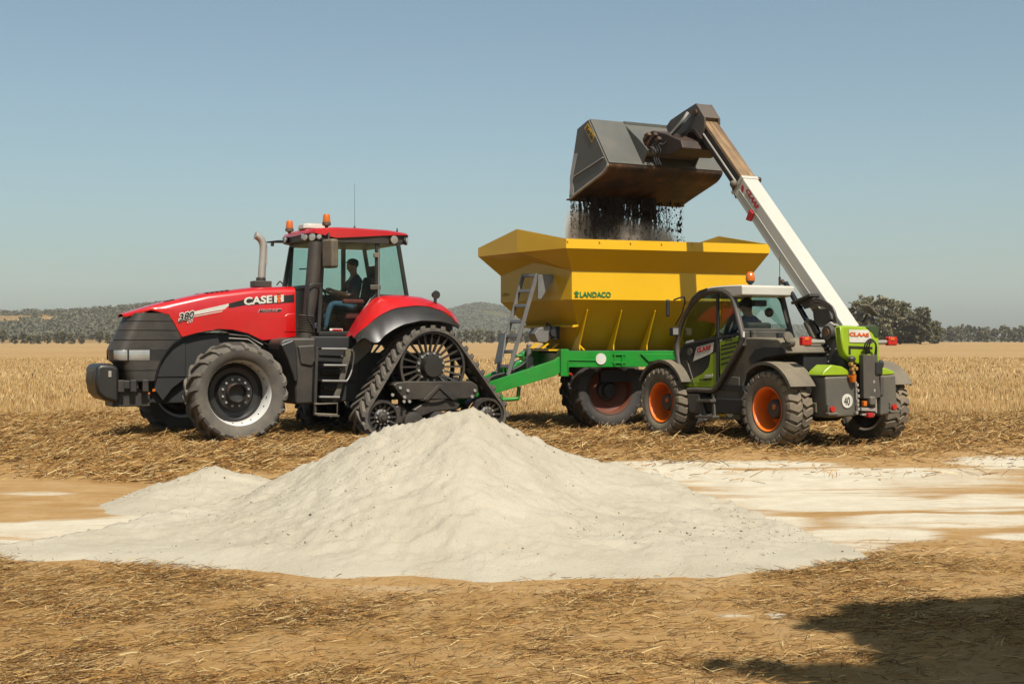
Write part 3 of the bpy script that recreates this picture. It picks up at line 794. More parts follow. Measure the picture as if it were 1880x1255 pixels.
def hill_z(kind, X, Y):
    px = 940 + X / np.maximum(Y, 1) * FPX
    if kind == 'near':
        yc = 1500.0; top = np.interp(px, [-1500, -900, -400, -100, 0, 60, 140, 230, 300, 380, 470, 600, 760], [630, 594, 571, 571, 573, 577, 573, 571, 565, 573, 586, 606, 632])
        Rf, Rb = 720.0, 600.0
    else:
        yc = 2600.0; top = np.interp(px, [200, 420, 560, 700, 780, 830, 860, 885, 915, 950, 1000, 1060, 1150, 1300, 1480, 1600, 1800, 2300, 2900], [628, 612, 600, 590, 583, 572, 563, 560, 565, 574, 585, 592, 597, 599, 603, 612, 621, 624, 628])
        Rf, Rb = 900.0, 700.0
    hgt = np.maximum(0, (627 - top) / FPX * yc)
    n = fbm(X * 0.004, Y * 0.004, 4, 7) - 0.5
    t = np.where(Y < yc, (yc - Y) / Rf, (Y - yc) / Rb)
    prof = np.clip(1 - t, 0, 1); prof = prof * prof * (3 - 2 * prof)
    return hgt * prof * (1 + n * 0.7 * np.clip(t * 3, 0, 1)) + 1.65 * np.clip(prof * 3, 0, 1) - 0.3 * (prof <= 0.001)

def build_hill(kind, name, px0, px1, Y0, Y1, nU, nV, label, matname, c1, c2):
    ys = np.linspace(Y0, Y1, nV); u = np.linspace(px0, px1, nU)
    Y = np.repeat(ys[:, None], nU, 1); X = (u[None, :] - 940) / FPX * Y
    Z = hill_z(kind, X, Y) + terrain_z(X, Y) * 0.0 + 0.6
    V = np.stack([X.ravel(), Y.ravel(), Z.ravel()], 1)
    i = np.arange(nV - 1)[:, None] * nU + np.arange(nU - 1)[None, :]
    Fq = np.stack([i, i + 1, i + nU + 1, i + nU], -1).reshape(-1, 4)
    m, t, b = nodes_of(matname); tc = N(t, 'ShaderNodeTexCoord'); vec = tc.outputs['Object']
    c = mixc(t, noise_fac(t, vec, 0.012, 8, 0.35, 0.65, 0.65), c1, c2)
    t.links.new(c, b.inputs['Base Color']); b.inputs['Roughness'].default_value = 1.0; b.inputs['Specular IOR Level'].default_value = 0.0
    tag(link_mesh(name, arrays_mesh(name, V, Fq, m, smooth=True)), label, kind='structure')

build_hill('near', 'hill', -1500, 760, 760, 2100, 260, 90, 'dry scrubby hill behind the field at left', 'dry_hill_grass', rgb(176, 146, 100), rgb(136, 112, 78))
build_hill('far', 'far_hill', 200, 2900, 1690, 3300, 260, 70, 'blue wooded hill far behind the spreader', 'wooded_hill_ground', rgb(78, 80, 54), rgb(104, 98, 66))

def hill_woods(kind, name, px0, px1, Y0, Y1, n, sz, col, label, thr, seed):
    r = np.random.default_rng(seed)
    y = r.uniform(Y0, Y1, n); px = r.uniform(px0, px1, n); x = (px - 940) / FPX * y
    z = hill_z(kind, x, y)
    cover = fbm(x * 0.011, y * 0.006, 4, seed) + 0.10 * (1 - sstep(4, 30, z)) + 0.10 * (px < 70) * (kind == 'near')
    k = (z > 2.2) & (cover > thr); x, y, z = x[k], y[k], z[k] + 0.6; n = len(x)
    q = 18
    s = sz * r.uniform(0.55, 1.25, n)
    d = r.normal(0, 1, (n, q, 3)); d /= np.linalg.norm(d, axis=2)[..., None]; d[..., 2] = np.abs(d[..., 2]) * 0.8
    C = np.stack([x, y, z + s * 0.35], 1)[:, None] + d * (s[:, None, None] * r.uniform(0.5, 1.0, (n, q, 1)))
    a = r.normal(0, 1, (n, q, 3)); a /= np.linalg.norm(a, axis=2)[..., None]
    b = np.cross(d + r.normal(0, 0.8, (n, q, 3)), a); b /= np.linalg.norm(b, axis=2)[..., None] + 1e-9
    a = np.cross(b, d); ss = (s * 0.27)[:, None, None]; a = a * ss; b = b * ss
    V = np.stack([C - a, C - b, C + a, C + b], 2).reshape(-1, 3); Fq = np.arange(n * q * 4).reshape(-1, 4)
    c = np.array(col)[None] * r.uniform(0.65, 1.35, (n, 1)); c = np.repeat(np.concatenate([c, np.ones((n, 1))], 1), q * 4, 0)
    tag(link_mesh(name, arrays_mesh(name, V, Fq, M['leaf'], c)), label, 'woodland', kind='stuff')
hill_woods('near', 'hillside_scrub', -700, 560, 800, 1530, 22000, 3.6, (0.060, 0.058, 0.034), 'grey green scrub covering the left hill with bare tan gaps', 0.53, 33)
hill_woods('far', 'hillside_forest', 420, 1780, 1750, 2620, 24000, 5.5, (0.052, 0.056, 0.034), 'dense forest covering the far blue hill', 0.40, 34)
for i, (px, hp, lab) in enumerate([(15, 3, 'lone small tree on the bare hilltop at the picture edge'), (106, 7, 'left tree of the three on the hill skyline'), (142, 6, 'middle low tree of the three on the hill skyline'), (157, 7, 'rounded right tree of the three on the hill skyline'),
                                   (194, 5, 'small skyline tree just left of the tractor nose'), (246, 8, 'broad skyline tree above the tractor bonnet tip')]):
    Y = 1490.0; x = tx(px, Y); zt = float(hill_z('near', np.array([x]), np.array([Y]))[0])
    e = place_tree(small[i % 5], x, Y, i * 1.3, (1.1, 1.1, hp / FPX * Y / 9.0 + 0.1), lab, 'tree', 'trees on the skyline of the left hill'); e.location.z = zt

# the gum tree that stands behind the camera; its crown throws the shade in the near right corner
def shade_tree():
    r = np.random.default_rng(77); e = empty('gum_tree', None, (8.6, -1.2, 0), 0)
    tag(e, 'tall gum tree whose leafy limb shades the straw in the near corner', 'tree')
    S = SUN_DIR; lob = []
    spots = [(2.0, 8.0, .22), (2.3, 8.25, .26), (2.7, 8.35, .30), (3.2, 8.4, .34), (3.7, 8.3, .4), (2.2, 7.85, .26), (2.6, 7.95, .3), (3.0, 8.0, .3), (3.5, 7.9, .4), (1.8, 7.85, .14), (2.45, 7.6, .26), (2.9, 7.55, .26), (2.15, 7.5, .22), (2.6, 7.35, .2), (3.3, 7.5, .3),
             (1.95, 7.15, .16), (2.2, 7.05, .24), (2.5, 6.95, .28), (2.85, 6.95, .28), (3.2, 7.0, .3), (2.0, 6.7, .25), (2.4, 6.55, .3), (2.8, 6.5, .3), (1.05, 6.95, .09), (1.25, 6.88, .12), (1.5, 6.8, .14), (1.7, 6.7, .2), (1.35, 6.65, .1), (3.6, 7.2, .4), (4.3, 7.9, .6), (4.3, 6.8, .7), (3.4, 6.3, .5), (2.6, 6.1, .5), (5.2, 7.3, .8)]
    for gx, gy, s in spots:
        z = 7.0 + (gx - 1) * 0.35 + r.uniform(-.3, .3)
        t = z / S.z; lob.append((gx + S.x * t - 8.6, gy + S.y * t + 1.2, z, s, s, s * 0.6))
    for i in range(12):
        lob.append((r.uniform(-2.5, 2.8), r.uniform(-3, 1.5), r.uniform(7.5, 11.5), 1.1, 1.1, 0.8))
    nsh = len(spots)
    Va, Fa, ca = leaf_cloud(r, lob[:nsh], 70000, 0.085, GUM); Vb, Fb, cb_ = leaf_cloud(r, lob[nsh:], 14000, 0.10, GUM)
    V = np.concatenate([Va, Vb]); Fq = np.concatenate([Fa, Fb + len(Va)]); c = np.concatenate([ca, cb_])
    link_mesh('crown', arrays_mesh('crown', V, Fq, M['leaf'], c), e)
    mb = MB(); mb.tube([(0, 0, -0.2), (0.1, 0, 2.5), (-0.1, 0.1, 5.0), (0.1, 0, 8.0)], [0.42, 0.34, 0.26, 0.1], 12)
    for l in lob[::2]:
        mb.tube([(-0.05, 0.05, 4.4), (l[0] * 0.5, l[1] * 0.5, 4.4 + (l[2] - 4.4) * 0.6), (l[0], l[1], l[2])], [0.12, 0.06, 0.015], 6)
    mb.build('trunk', M['bark'], e, smooth=60)
shade_tree()

def build_haze():
    mb = MB(); mb.box((0, 1640, 74), (7200, 3600, 154))     # x +-3600, y -160..3440, z -3..151
    m = bpy.data.materials.new('summer_haze'); m.use_nodes = True; t = m.node_tree; t.nodes.clear()
    o = N(t, 'ShaderNodeOutputMaterial'); v = N(t, 'ShaderNodeVolumePrincipled')
    v.inputs['Color'].default_value = (0.92, 0.97, 1.0, 1); v.inputs['Density'].default_value = 0.00011; v.inputs['Anisotropy'].default_value = 0.2
    t.links.new(v.outputs[0], o.inputs['Volume'])
    h = mb.build('haze', m, None, smooth=0)
    tag(h, 'pale summer haze over the whole field', kind='stuff')
build_haze()
# ------------------------------------------------------------------ wheels
def tyre_mb(R, w, rr, lug_n, lug_h, lug_w, sweep, style='ag'):
    """tyre lying round the y axis: carcass with shoulders and sidewalls, chevron lugs"""
    mb = MB(); C = R - lug_h; h = w / 2
    prof = [(rr * 0.985, -h * 0.74), (rr + 0.015, -h * 0.80), (rr + (C - rr) * 0.35, -h * 0.97), (rr + (C - rr) * 0.68, -h * 1.0), (C - 0.035, -h * 0.93), (C - 0.006, -h * 0.72), (C, -h * 0.3),
            (C, h * 0.3), (C - 0.006, h * 0.72), (C - 0.035, h * 0.93), (rr + (C - rr) * 0.68, h * 1.0), (rr + (C - rr) * 0.35, h * 0.97), (rr + 0.015, h * 0.80), (rr * 0.985, h * 0.74)]
    mb.lathe(prof, 64)
    def pt(a, y, up):
        ay = abs(y) / h
        base = C - 0.004 if ay < 0.72 else C - 0.006 - (ay - 0.72) / 0.21 * 0.03 if ay < 0.93 else C - 0.036 - (ay - 0.93) / 0.07 * (C - rr) * 0.16
        r = base + up * (lug_h if ay < 0.93 else lug_h * 0.55) - (0.012 if up == 0 else 0)
        yy = y + (math.copysign(lug_h * 0.25 * up, y) if ay > 0.9 else 0)
        return (r * math.cos(a), yy, r * math.sin(a))
    pitch = 2 * math.pi / lug_n
    for sgn in (-1, 1):
        for k in range(lug_n):
            a0 = k * pitch + (pitch / 2 if sgn > 0 else 0)
            if style == 'ag':
                ys = [-0.04 * h, 0.3 * h, 0.62 * h, 0.93 * h, 1.0 * h]; da = [0, sweep * 0.42, sweep * 0.72, sweep * 0.92, sweep * 0.95]
                wd = [lug_w * 0.9, lug_w, lug_w * 1.1, lug_w * 1.3, lug_w * 1.2]
            else:
                ys = [0.02 * h, 0.34 * h, 0.40 * h, 0.93 * h, 1.0 * h]; da = [0, sweep * 0.8, sweep * 0.75, sweep * 0.1, sweep * 0.1]
                wd = [lug_w, lug_w, lug_w, lug_w * 1.05, lug_w]
            rings = []
            for y, d, ww in zip(ys, da, wd):
                a = a0 + d; e = ww / 2 / R; y = y * sgn
                rings.append([pt(a - e, y, 0), pt(a + e, y, 0), pt(a + e * 0.82, y, 1), pt(a - e * 0.82, y, 1)])
            mb.loft(rings)
    return mb

def flange_ring(mb, r, y, n, br, depth, axis_dir=1):
    """ring of bolt heads facing +y"""
    for k in range(n):
        a = 2 * math.pi * (k + 0.5) / n
        c = (r * math.cos(a), y, r * math.sin(a))
        mb.tube([c, (c[0], y + depth * axis_dir, c[2])], br, 6)

# ------------------------------------------------------------------ tractor
TR = Frame(-2.183, 25.41, -0.883, -0.469)

def build_tractor():
    T = empty('tractor', None, (TR.o[0], TR.o[1], 0), TR.rz)
    tag(T, 'red tractor with front wheels and rear rubber tracks, facing left', 'tractor')
    YH = 0.46
    # ---- bonnet: cross-sections from the cab to the nose
    top = [TR.side(a, b, 0.30) for a, b in [(541, 526), (465, 528), (379, 538), (297, 556), (262, 566), (231, 576)]]
    bot = [TR.side(a, b, YH) for a, b in [(544, 617), (481.5, 624), (455, 611), (426, 604), (401, 603), (365, 609), (333, 618), (322, 596), (311, 577), (293, 572), (268, 574), (240, 577)]]
    xs_b = [p[0] for p in bot][::-1]; zs_b = [p[1] for p in bot][::-1]; xs_t = [p[0] for p in top][::-1]; zs_t = [p[1] for p in top][::-1]
    # np.interp needs increasing x
    tb = sorted(zip([p[0] for p in bot], [p[1] for p in bot])); tt = sorted(zip([p[0] for p in top], [p[1] for p in top]))
    zb = lambda x: float(np.interp(x, [p[0] for p in tb], [p[1] for p in tb]))
    zt = lambda x: float(np.interp(x, [p[0] for p in tt], [p[1] for p in tt]))
    xnose = 5.02; x0 = 2.09
    stations = sorted(set([x0, 2.1, 2.5, 2.69, 2.8, 2.95, 3.1, 3.22, 3.46, 3.64, 3.8, 3.95, 4.09, 4.17, 4.24, 4.31, 4.38, 4.46, 4.6, 4.74, 4.86, 4.95, xnose]))
    mb = MB(); rings = []
    def half_w(x): return float(np.interp(x, [2.0, 3.2, 4.3, 4.7, 4.9, xnose], [0.47, 0.475, 0.46, 0.42, 0.34, 0.20]))
    for x in stations:
        w = half_w(x); t_ = zt(min(x, 4.98)); b_ = min(zb(x), t_ - 0.05)
        if x > 4.5: b_ = t_ - 0.05 - (xnose - x) * 0.02
        hh = t_ - b_; sh = min(0.10, hh * 0.5)
        half = [(w, b_), (w + 0.004, b_ + hh * 0.45), (w, t_ - sh), (w - sh * 0.30, t_ - sh * 0.38), (w - sh * 0.95, t_ - sh * 0.05), (w * 0.5, t_ + 0.012), (0.0, t_ + 0.018)]
        ring = [(x, y, z) for y, z in half] + [(x, -y, z) for y, z in half[-2::-1]]
        rings.append(ring)
    mb.sheet(rings)
    hood = mb.build('hood', M['red'], T, smooth=40, solid=0.015)
    for i in range(5):
        for y in (0.30, -0.30):
            vm = MB(); x = 3.62 - i * 0.085; vm.box((x, y, zt(x) + 0.012), (0.05, 0.16, 0.012), Matrix.Rotation(math.radians(8), 4, 'Y')); vm.build('hood_vent', M['black'], hood, smooth=0)
    vm = MB(); vm.box((4.25, 0.20, zt(4.25) + 0.016), (0.16, 0.14, 0.02), Matrix.Rotation(math.radians(13), 4, 'Y'))
    vm.build('hood_vent', M['black'], hood, smooth=0)
    # raised panel behind the wheel arch
    pm = MB(); pts = TR.sides([(521, 580), (527, 575), (541, 574), (543, 608), (541, 609), (520, 609)], YH); pm.prism(pts, YH - 0.02, YH + 0.022)
    pm.build('side_panel', M['red'], hood, bevel=0.015)
    # stripe along the bonnet and lettering
    lipY = YH + 0.012
    nrm = (0, 1, 0)
    def sp(px, py): a = TR.side(px, py, lipY); return (a[0], lipY, a[1])
    quad_plate('hood_stripe', [sp(357, 571), (sp(420, 556.5)), sp(449, 549), sp(449, 560), sp(420, 565.5), sp(357, 577.5)], nrm, M['decalwhite'], hood)
    quad_plate('hood_stripe', [sp(357, 579.5), sp(420, 567.5), sp(449, 562), sp(449, 563.5), sp(420, 569), sp(357, 581)], nrm, M['decalwhite'], hood)
    quad_plate('hood_stripe', [sp(420, 556.5), sp(449, 549), sp(540, 540), sp(540, 554), sp(449, 560), sp(420, 565.5)], nrm, M['decalblack'], hood, lift=0.006)
    text_obj('lettering', 'CASE', sp(447.5, 560), sp(499.5, 555.2), sp(447.5, 545.5), M['decalwhite'], hood, bold=0.035, lift=0.010)
    text_obj('lettering', 'H', sp(503, 555), sp(520.5, 553), sp(503, 542), M['decalwhite'], hood, bold=0.05, lift=0.010)
    quad_plate('emblem', [sp(509, 555.5), sp(514.4, 555), sp(514.4, 540), sp(509, 540.5)], nrm, M['decalorange'], hood, lift=0.018)
    quad_plate('emblem', [sp(509.2, 538.4), sp(514.2, 538.0), sp(514.2, 534.8), sp(509.2, 535.2)], nrm, M['decalorange'], hood, lift=0.018)
    text_obj('lettering', 'MAGNUM', sp(474, 573.5), sp(516, 572), sp(475, 567), M['decalwhite'], hood, bold=0.05, shear=0.2, lift=0.004)
    text_obj('lettering', 'MAGNUM', sp(474.6, 573), sp(515.5, 571.5), sp(475.6, 567.5), M['decalblack'], hood, bold=0.01, shear=0.2, lift=0.010)
    text_obj('lettering', '380', sp(327, 590.5), sp(357, 584), sp(327, 574), M['decalwhite'], hood, bold=0.08, shear=0.15, lift=0.012)
    text_obj('lettering', '380', sp(328.3, 588.8), sp(355.7, 582.4), sp(328.3, 576), M['decalblack'], hood, bold=0.015, shear=0.15, lift=0.020)
    text_obj('lettering', 'CVT', sp(343.5, 593), sp(354.5, 590.5), sp(343.5, 588), M['decalwhite'], hood, bold=0.02, shear=0.2, lift=0.006)
    # ---- grille: stacked panels round the nose
    archs = sorted([(TR.side(a, b, YH)[1], TR.side(a, b, YH)[0]) for a, b in [(293, 572), (311, 578), (333, 619), (318, 629), (304, 645), (294, 662), (288, 677), (283, 697)]])
    za, xa = [p[0] for p in archs], [p[1] for p in archs]
    def front_x(z): return float(np.interp(z, [0.95, 1.30, 1.345, 1.52, 2.13], [4.97, 5.08, 5.17, 5.175, 4.875]))
    def g_ring(z, off=0.0, u0=-1.0, u1=1.0, n=30, xr=None):
        xf = front_x(z) + off; xb = float(np.interp(z, za, xa)) if xr is None else xr; w = 0.455 + off; out_ = []
        rc = 0.15
        L1 = max(xf - rc - xb, 0.01); L2 = math.pi / 2 * rc; L3 = w - rc; tot = L1 + L2 + L3
        for i in range(n + 1):
            u = u0 + (u1 - u0) * i / n; s_ = (1 - abs(u)) * tot; sg = 1 if u > 0 else -1
            if s_ < L1: x, y = xb + s_, w
            elif s_ < L1 + L2:
                a = (s_ - L1) / rc; x = xf - rc + rc * math.sin(a); y = w - rc + rc * math.cos(a)
            else:
                q = (s_ - L1 - L2) / max(L3, 1e-6); x, y = xf + 0.05 * (1 - (1 - q) ** 2), (w - rc) * (1 - q)
            out_.append((x, y * sg if u != 0 else 0.0, z))
        return out_
    core = MB(); core.sheet([g_ring(z, -0.02) for z in np.linspace(0.98, 2.13, 10)]); core.build('grille_core', M['blackdark'], T, smooth=60)
    def z_top_limit(x): return zb(x) - 0.01
    levels = [(1.00, 1.168), (1.180, 1.335), (1.52, 1.676), (1.688, 1.838), (1.850, 1.99), (2.002, 2.135)]
    for za0, za1 in levels:
        p = MB(); p.sheet([g_ring(z, 0.0) for z in np.linspace(za0, za1, 5)])
        p.build('grille_panel', M['blackdusty'], T, smooth=60)
    p = MB(); p.sheet([g_ring(z, -0.004) for z in (1.335, 1.52)]); p.build('headlight_frame', M['black'], T, smooth=60)
    for s0, s1 in ((0.30, 0.985), (-0.985, -0.30)):
        p = MB(); p.sheet([g_ring(z, 0.006 if 1.35 < z < 1.51 else 0.0, s0 if s0 > 0 else s0 * 0.98, s1, 16, xr=4.62) for z in (1.345, 1.36, 1.43, 1.50, 1.515)])
        hl = p.build('headlight', M['lens'], T, smooth=60)
        p = MB(); u = 0.62 if s0 > 0 else -0.62
        p.sheet([g_ring(z, 0.011, u - 0.015, u + 0.015, 2, xr=4.62) for z in (1.345, 1.515)]); p.build('lamp_divider', M['black'], hl, smooth=0)
    # ---- front weight, carrier and bumper
    fm = MB(); pts = [(5.12, 0.62), (5.38, 0.70), (5.48, 0.80), (5.52, 1.0), (5.50, 1.22), (5.44, 1.29), (5.24, 1.29), (5.12, 1.22)]
    fm.prism(pts, -0.43, 0.43); w_ = fm.build('front_weight', M['black'], T, bevel=0.07, seg=4)
    b2 = MB(); b2.prism([(5.48, 0.86), (5.53, 1.0), (5.515, 1.18), (5.46, 1.20)], -0.28, 0.28); b2.build('weight_face', M['blackdusty'], w_, bevel=0.02)
    b2 = MB(); b2.box((5.28, 0.437, 1.12), (0.05, 0.02, 0.10)); b2.build('weight_hook', M['steel'], w_, bevel=0.004)
    b2 = MB(); b2.box((4.90, 0, 0.72), (0.62, 0.62, 0.30)); b2.box((4.98, 0, 0.94), (0.36, 0.80, 0.14)); b2.box((4.90, 0.43, 0.92), (0.10, 0.08, 0.20)); b2.box((4.70, 0.43, 0.92), (0.10, 0.08, 0.20)); b2.box((5.1, 0.43, 0.92), (0.10, 0.08, 0.20))
    b2.box((4.90, -0.43, 0.92), (0.10, 0.08, 0.20)); b2.box((4.70, -0.43, 0.92), (0.10, 0.08, 0.20))
    b2.build('weight_carrier', M['blackdusty'], T, bevel=0.012)
    b2 = MB(); b2.box((4.55, 0.40, 0.84), (0.05, 0.03, 0.04)); b2.box((4.63, 0.40, 0.79), (0.03, 0.03, 0.03)); b2.build('marker_lamp', M['amber'], T, bevel=0.005)
    # ---- engine bay, arch liner, frame
    b2 = MB(); b2.box((3.3, 0, 1.42), (2.5, 0.62, 0.78)); b2.box((3.2, 0, 0.86), (3.4, 0.46, 0.50)); b2.box((0.9, 0, 0.95), (2.6, 0.62, 0.72)); b2.box((4.3, 0, 1.5), (0.6, 0.75, 0.9))
    b2.build('chassis', M['blackdark'], T, bevel=0.02)
    pts = TR.sides([(508, 640), (481, 625), (455, 612), (426, 605), (401, 604), (365, 610), (335, 619), (318, 630), (304, 646), (294, 663), (289, 678), (284, 697)], 0.44)
    rows = [[(x, y, z) for x, z in pts] for y in (0.445, 0.36, 0.30)]; lin_ = MB(); lin_.sheet(rows); lin_.build('arch_liner', M['black'], T, smooth=60, solid=0.012)
    ap = MB(); ap.prism(TR.sides([(283, 696), (294, 663), (318, 631), (345, 616), (400, 612), (408, 640), (360, 680), (318, 712), (300, 735), (284, 712)], 0.40), 0.28, 0.36); ap.build('inner_arch', M['blackdark'], T, bevel=0.01)
    pp = MB(); pp.tube([TR.s3(420, 612, 0.40), TR.s3(455, 616, 0.42), TR.s3(482, 632, 0.42)], 0.016, 6); pp.tube([TR.s3(420, 620, 0.40), TR.s3(455, 622, 0.42), TR.s3(478, 638, 0.42)], 0.012, 6); pp.build('engine_pipe', M['steel'], T)
    # front fender behind the near wheel seen as a dark slanting plate
    # ---- front axle and wheels
    b2 = MB(); b2.tube([(3.47, -1.2, 0.80), (3.47, -0.4, 0.72), (3.47, 0.4, 0.72), (3.47, 1.2, 0.80)], [0.11, 0.14, 0.14, 0.11], 10); b2.tube([(3.47, -1.28, 0.82), (3.47, -1.0, 0.82)], 0.22, 14); b2.tube([(3.47, 1.0, 0.82), (3.47, 1.28, 0.82)], 0.22, 14)
    b2.tube([(3.25, -0.9, 0.72), (3.25, 0.9, 0.72)], 0.03, 8); b2.build('front_axle', M['blackdark'], T, smooth=40)
    def front_wheel(x, y, side, steer):
        wl = empty('front_wheel', T, (x, y, 0.815), steer + (0 if side > 0 else math.pi))
        tyre_mb(0.84, 0.64, 0.545, 20, 0.055, 0.075, 0.30).build('tyre', M['rubber'], wl, smooth=35)
        rm = MB(); rm.lathe([(0.545, 0.235), (0.562, 0.245), (0.562, 0.225), (0.532, 0.215), (0.518, 0.17), (0.500, 0.05), (0.487, -0.10), (0.50, -0.2), (0.555, -0.235)], 56); rm.build('rim', M['silver'], wl, smooth=40)
        dm = MB(); dm.lathe([(0.488, -0.09), (0.44, -0.06), (0.41, -0.09), (0.33, -0.10), (0.30, -0.05), (0.285, -0.02), (0.20, -0.015), (0.165, -0.015), (0.16, 0.10), (0.15, 0.105), (0.145, -0.02), (0.0, -0.04)], 48)
        dm.build('wheel_disc', M['black'], wl, smooth=35)
        bm_ = MB(); flange_ring(bm_, 0.225, -0.02, 12, 0.020, 0.035); bm_.build('wheel_nuts', M['steel'], wl, smooth=35, kind='stuff')
        bm_ = MB(); flange_ring(bm_, 0.500, 0.09, 20, 0.010, 0.02); bm_.build('rim_bolts', M['blackdark'], wl, smooth=35, kind='stuff')
        bm_ = MB(); bm_.lathe([(0.163, 0.11), (0.163, -0.02), (0.19, -0.025)], 32); bm_.build('hub_ring', M['rust'], wl, smooth=35)
        return wl
    front_wheel(3.45, 1.43, 1, 0.0); front_wheel(3.62, -1.48, -1, 0.0)
    # ---- exhaust
    ex = MB(); pth = smooth_path([TR.s3(468.5, 431.5, -0.05), TR.s3(474, 434, -0.05), TR.s3(480.5, 441, -0.05), TR.s3(483.5, 452, -0.05), TR.s3(483, 470, -0.05), TR.s3(481, 495, -0.05), TR.s3(480, 517, -0.05)], 30)
    ex.tube(pth, 0.068, 16); e_ = ex.build('exhaust_pipe', M['steel'], T, smooth=50)
    b2 = MB(); p = TR.s3(479, 519, -0.05); b2.cyl(p - Vector((0, 0, 0.02)), p + Vector((0, 0, 0.10)), 0.085, 16); b2.box((p.x, p.y, p.z - 0.02), (0.32, 0.26, 0.11)); b2.build('exhaust_base', M['blackdusty'], T, bevel=0.012)
    b2 = MB(); p = TR.s3(488, 470, -0.05); b2.box(p, (0.03, 0.10, 0.28)); b2.build('heat_shield', M['steel'], e_, bevel=0.005)
    # ---- air intake column beside the cab
    YI = 0.80
    ai = MB(); c0, c1, c2, c3 = TR.s3(580, 444, YI), TR.s3(579, 470, YI), TR.s3(573, 530, YI), TR.s3(566, 580, YI)
    ai.tube([c0 + Vector((0, 0, 0.0)), c1, c2, c3], [0.125, 0.135, 0.125, 0.105], 18); ai.build('air_intake', M['blackdusty'], T, smooth=50)
    bl = MB(); a0, a1 = TR.s3(563, 578, YI), TR.s3(560, 609, YI); prof = []
    for i in range(17): prof.append((a0.lerp(a1, i / 16), 0.152 if i % 2 else 0.125))
    bl.tube([p for p, r in prof], [r for p, r in prof], 18); bl.tube([a1, a1 - Vector((0, 0, 0.12))], 0.13, 16); bl.build('intake_bellows', M['blackdusty'], T, smooth=30)
    hr = MB(); hr.tube(smooth_path([TR.s3(590, 521, 0.96), TR.s3(572, 521, 0.97), TR.s3(567, 530, 0.97), TR.s3(565, 560, 0.96), TR.s3(566, 585, 0.95), TR.s3(576, 598, 0.95)], 24), 0.014, 8); hr.build('grab_rail', M['black'], T)
    # ---- fuel tank and lower box
    tk = MB(); tk.prism(TR.sides([(514, 628), (520, 622), (533, 619), (581, 619), (582, 741), (543, 742), (541, 700), (530, 660), (514, 640)], 1.10), 0.42, 1.10)
    tk.build('fuel_tank', M['blackdusty'], T, bevel=0.05, seg=4)
    tk = MB(); tk.prism(TR.sides([(546, 634), (578, 632), (580, 664), (572, 672), (552, 668)], 1.12), 1.05, 1.135); tk.build('tank_cover', M['blackdusty'], T, bevel=0.03, seg=3)
    tk = MB(); tk.prism(TR.sides([(515, 632), (540, 622), (545, 640), (548, 700), (541, 700), (528, 660)], 1.16), 1.0, 1.16); tk.build('front_mudguard_stay', M['black'], T, bevel=0.03)
    # ---- steps
    st = empty('entry_steps', T)
    YS = 1.32
    r1 = MB(); r1.bar(TR.s3(582, 636, YS), TR.s3(578, 758, YS), 0.03, 0.05); r1.build('step_rail', M['blackdusty'], st, bevel=0.006)
    r1 = MB(); r1.prism(TR.sides([(633, 640), (644, 640), (644, 650), (634, 690), (622, 730), (613, 738), (610, 733), (622, 700)], YS), YS - 0.02, YS + 0.02); r1.build('step_rail', M['greydusty'], st, bevel=0.006)
    for x0_, x1_, yy in ((586, 632, 639.5), (590, 632, 669.5), (587, 633, 698), (582, 619, 727.5)):
        a, b = TR.s3(x0_, yy, YS - 0.02), TR.s3(x1_, yy + 0.5, YS - 0.02)
        q = MB(); q.bar(a, b, 0.20, 0.035, (0, 0, 1)); q.build('step', M['blackdark'], st, bevel=0.006)
        q = MB(); q.tube([a + Vector((0, 0.11, 0)), b + Vector((0, 0.11, 0))], 0.022, 8); q.build('step_edge', M['galv'], st)
    q = MB(); q.ring_tube([TR.s3(578, 741, YS + 0.03), TR.s3(619, 739, YS + 0.03), TR.s3(619, 761, YS + 0.03), TR.s3(577, 759, YS + 0.03)], 0.022, 6); q.bar(TR.s3(578, 760, YS - 0.05), TR.s3(619, 762, YS - 0.05), 0.20, 0.03); q.build('bottom_step', M['greydusty'], st, smooth=50)
    q = MB(); q.tube(smooth_path([TR.s3(646, 641, YS + .05), TR.s3(650, 650, YS + .05), TR.s3(646, 678, YS + .05), TR.s3(639, 695, YS + .05), TR.s3(633, 699, YS + .05)], 20), 0.014, 8); q.build('hand_rail', M['steel'], st)
    # arm and post in front of the mudguard
    q = MB(); q.prism(TR.sides([(646, 640), (676, 616), (684, 632), (680, 644), (655, 668), (641, 668)], 1.25), 1.15, 1.22); q.build('mudguard_arm', M['greydusty'], T, bevel=0.015)
    q = MB(); q.cyl(TR.s3(669, 622, 1.32), TR.s3(667, 608, 1.32), 0.075, 14); q.cyl(TR.s3(667, 608, 1.32), TR.s3(667, 605, 1.32), 0.05, 12); q.build('mudguard_post', M['black'], T, smooth=40)
    # dark machinery between the steps and the tracks
    q = MB(); q.box((1.55, 0.75, 1.35), (0.9, 0.5, 0.8)); q.box((1.2, 0.7, 0.85), (1.2, 0.5, 0.5)); q.box((0.3, 0, 1.2), (1.6, 1.9, 0.5)); q.build('gearbox', M['blackdark'], T, bevel=0.03)
    q = MB(); q.tube([TR.s3(586, 652, 1.1), TR.s3(640, 655, 1.1)], 0.03, 8); q.tube([TR.s3(590, 683, 1.05), TR.s3(628, 683, 1.05)], 0.045, 8); q.tube([TR.s3(592, 710, 1.0), TR.s3(625, 715, 1.0)], 0.04, 8); q.build('hydraulic_pipe', M['blackdusty'], T)

    # ---- cab
    cb = empty('cab', T)
    YC, YR = 0.84, -0.84
    xA, xB, xR = 1.86, 0.695, 0.13     # foot of the front post, door post, rear corner
    zF, zR = 1.80, 3.40
    fr = MB()
    P = lambda x, y, z: Vector((x, y, z))
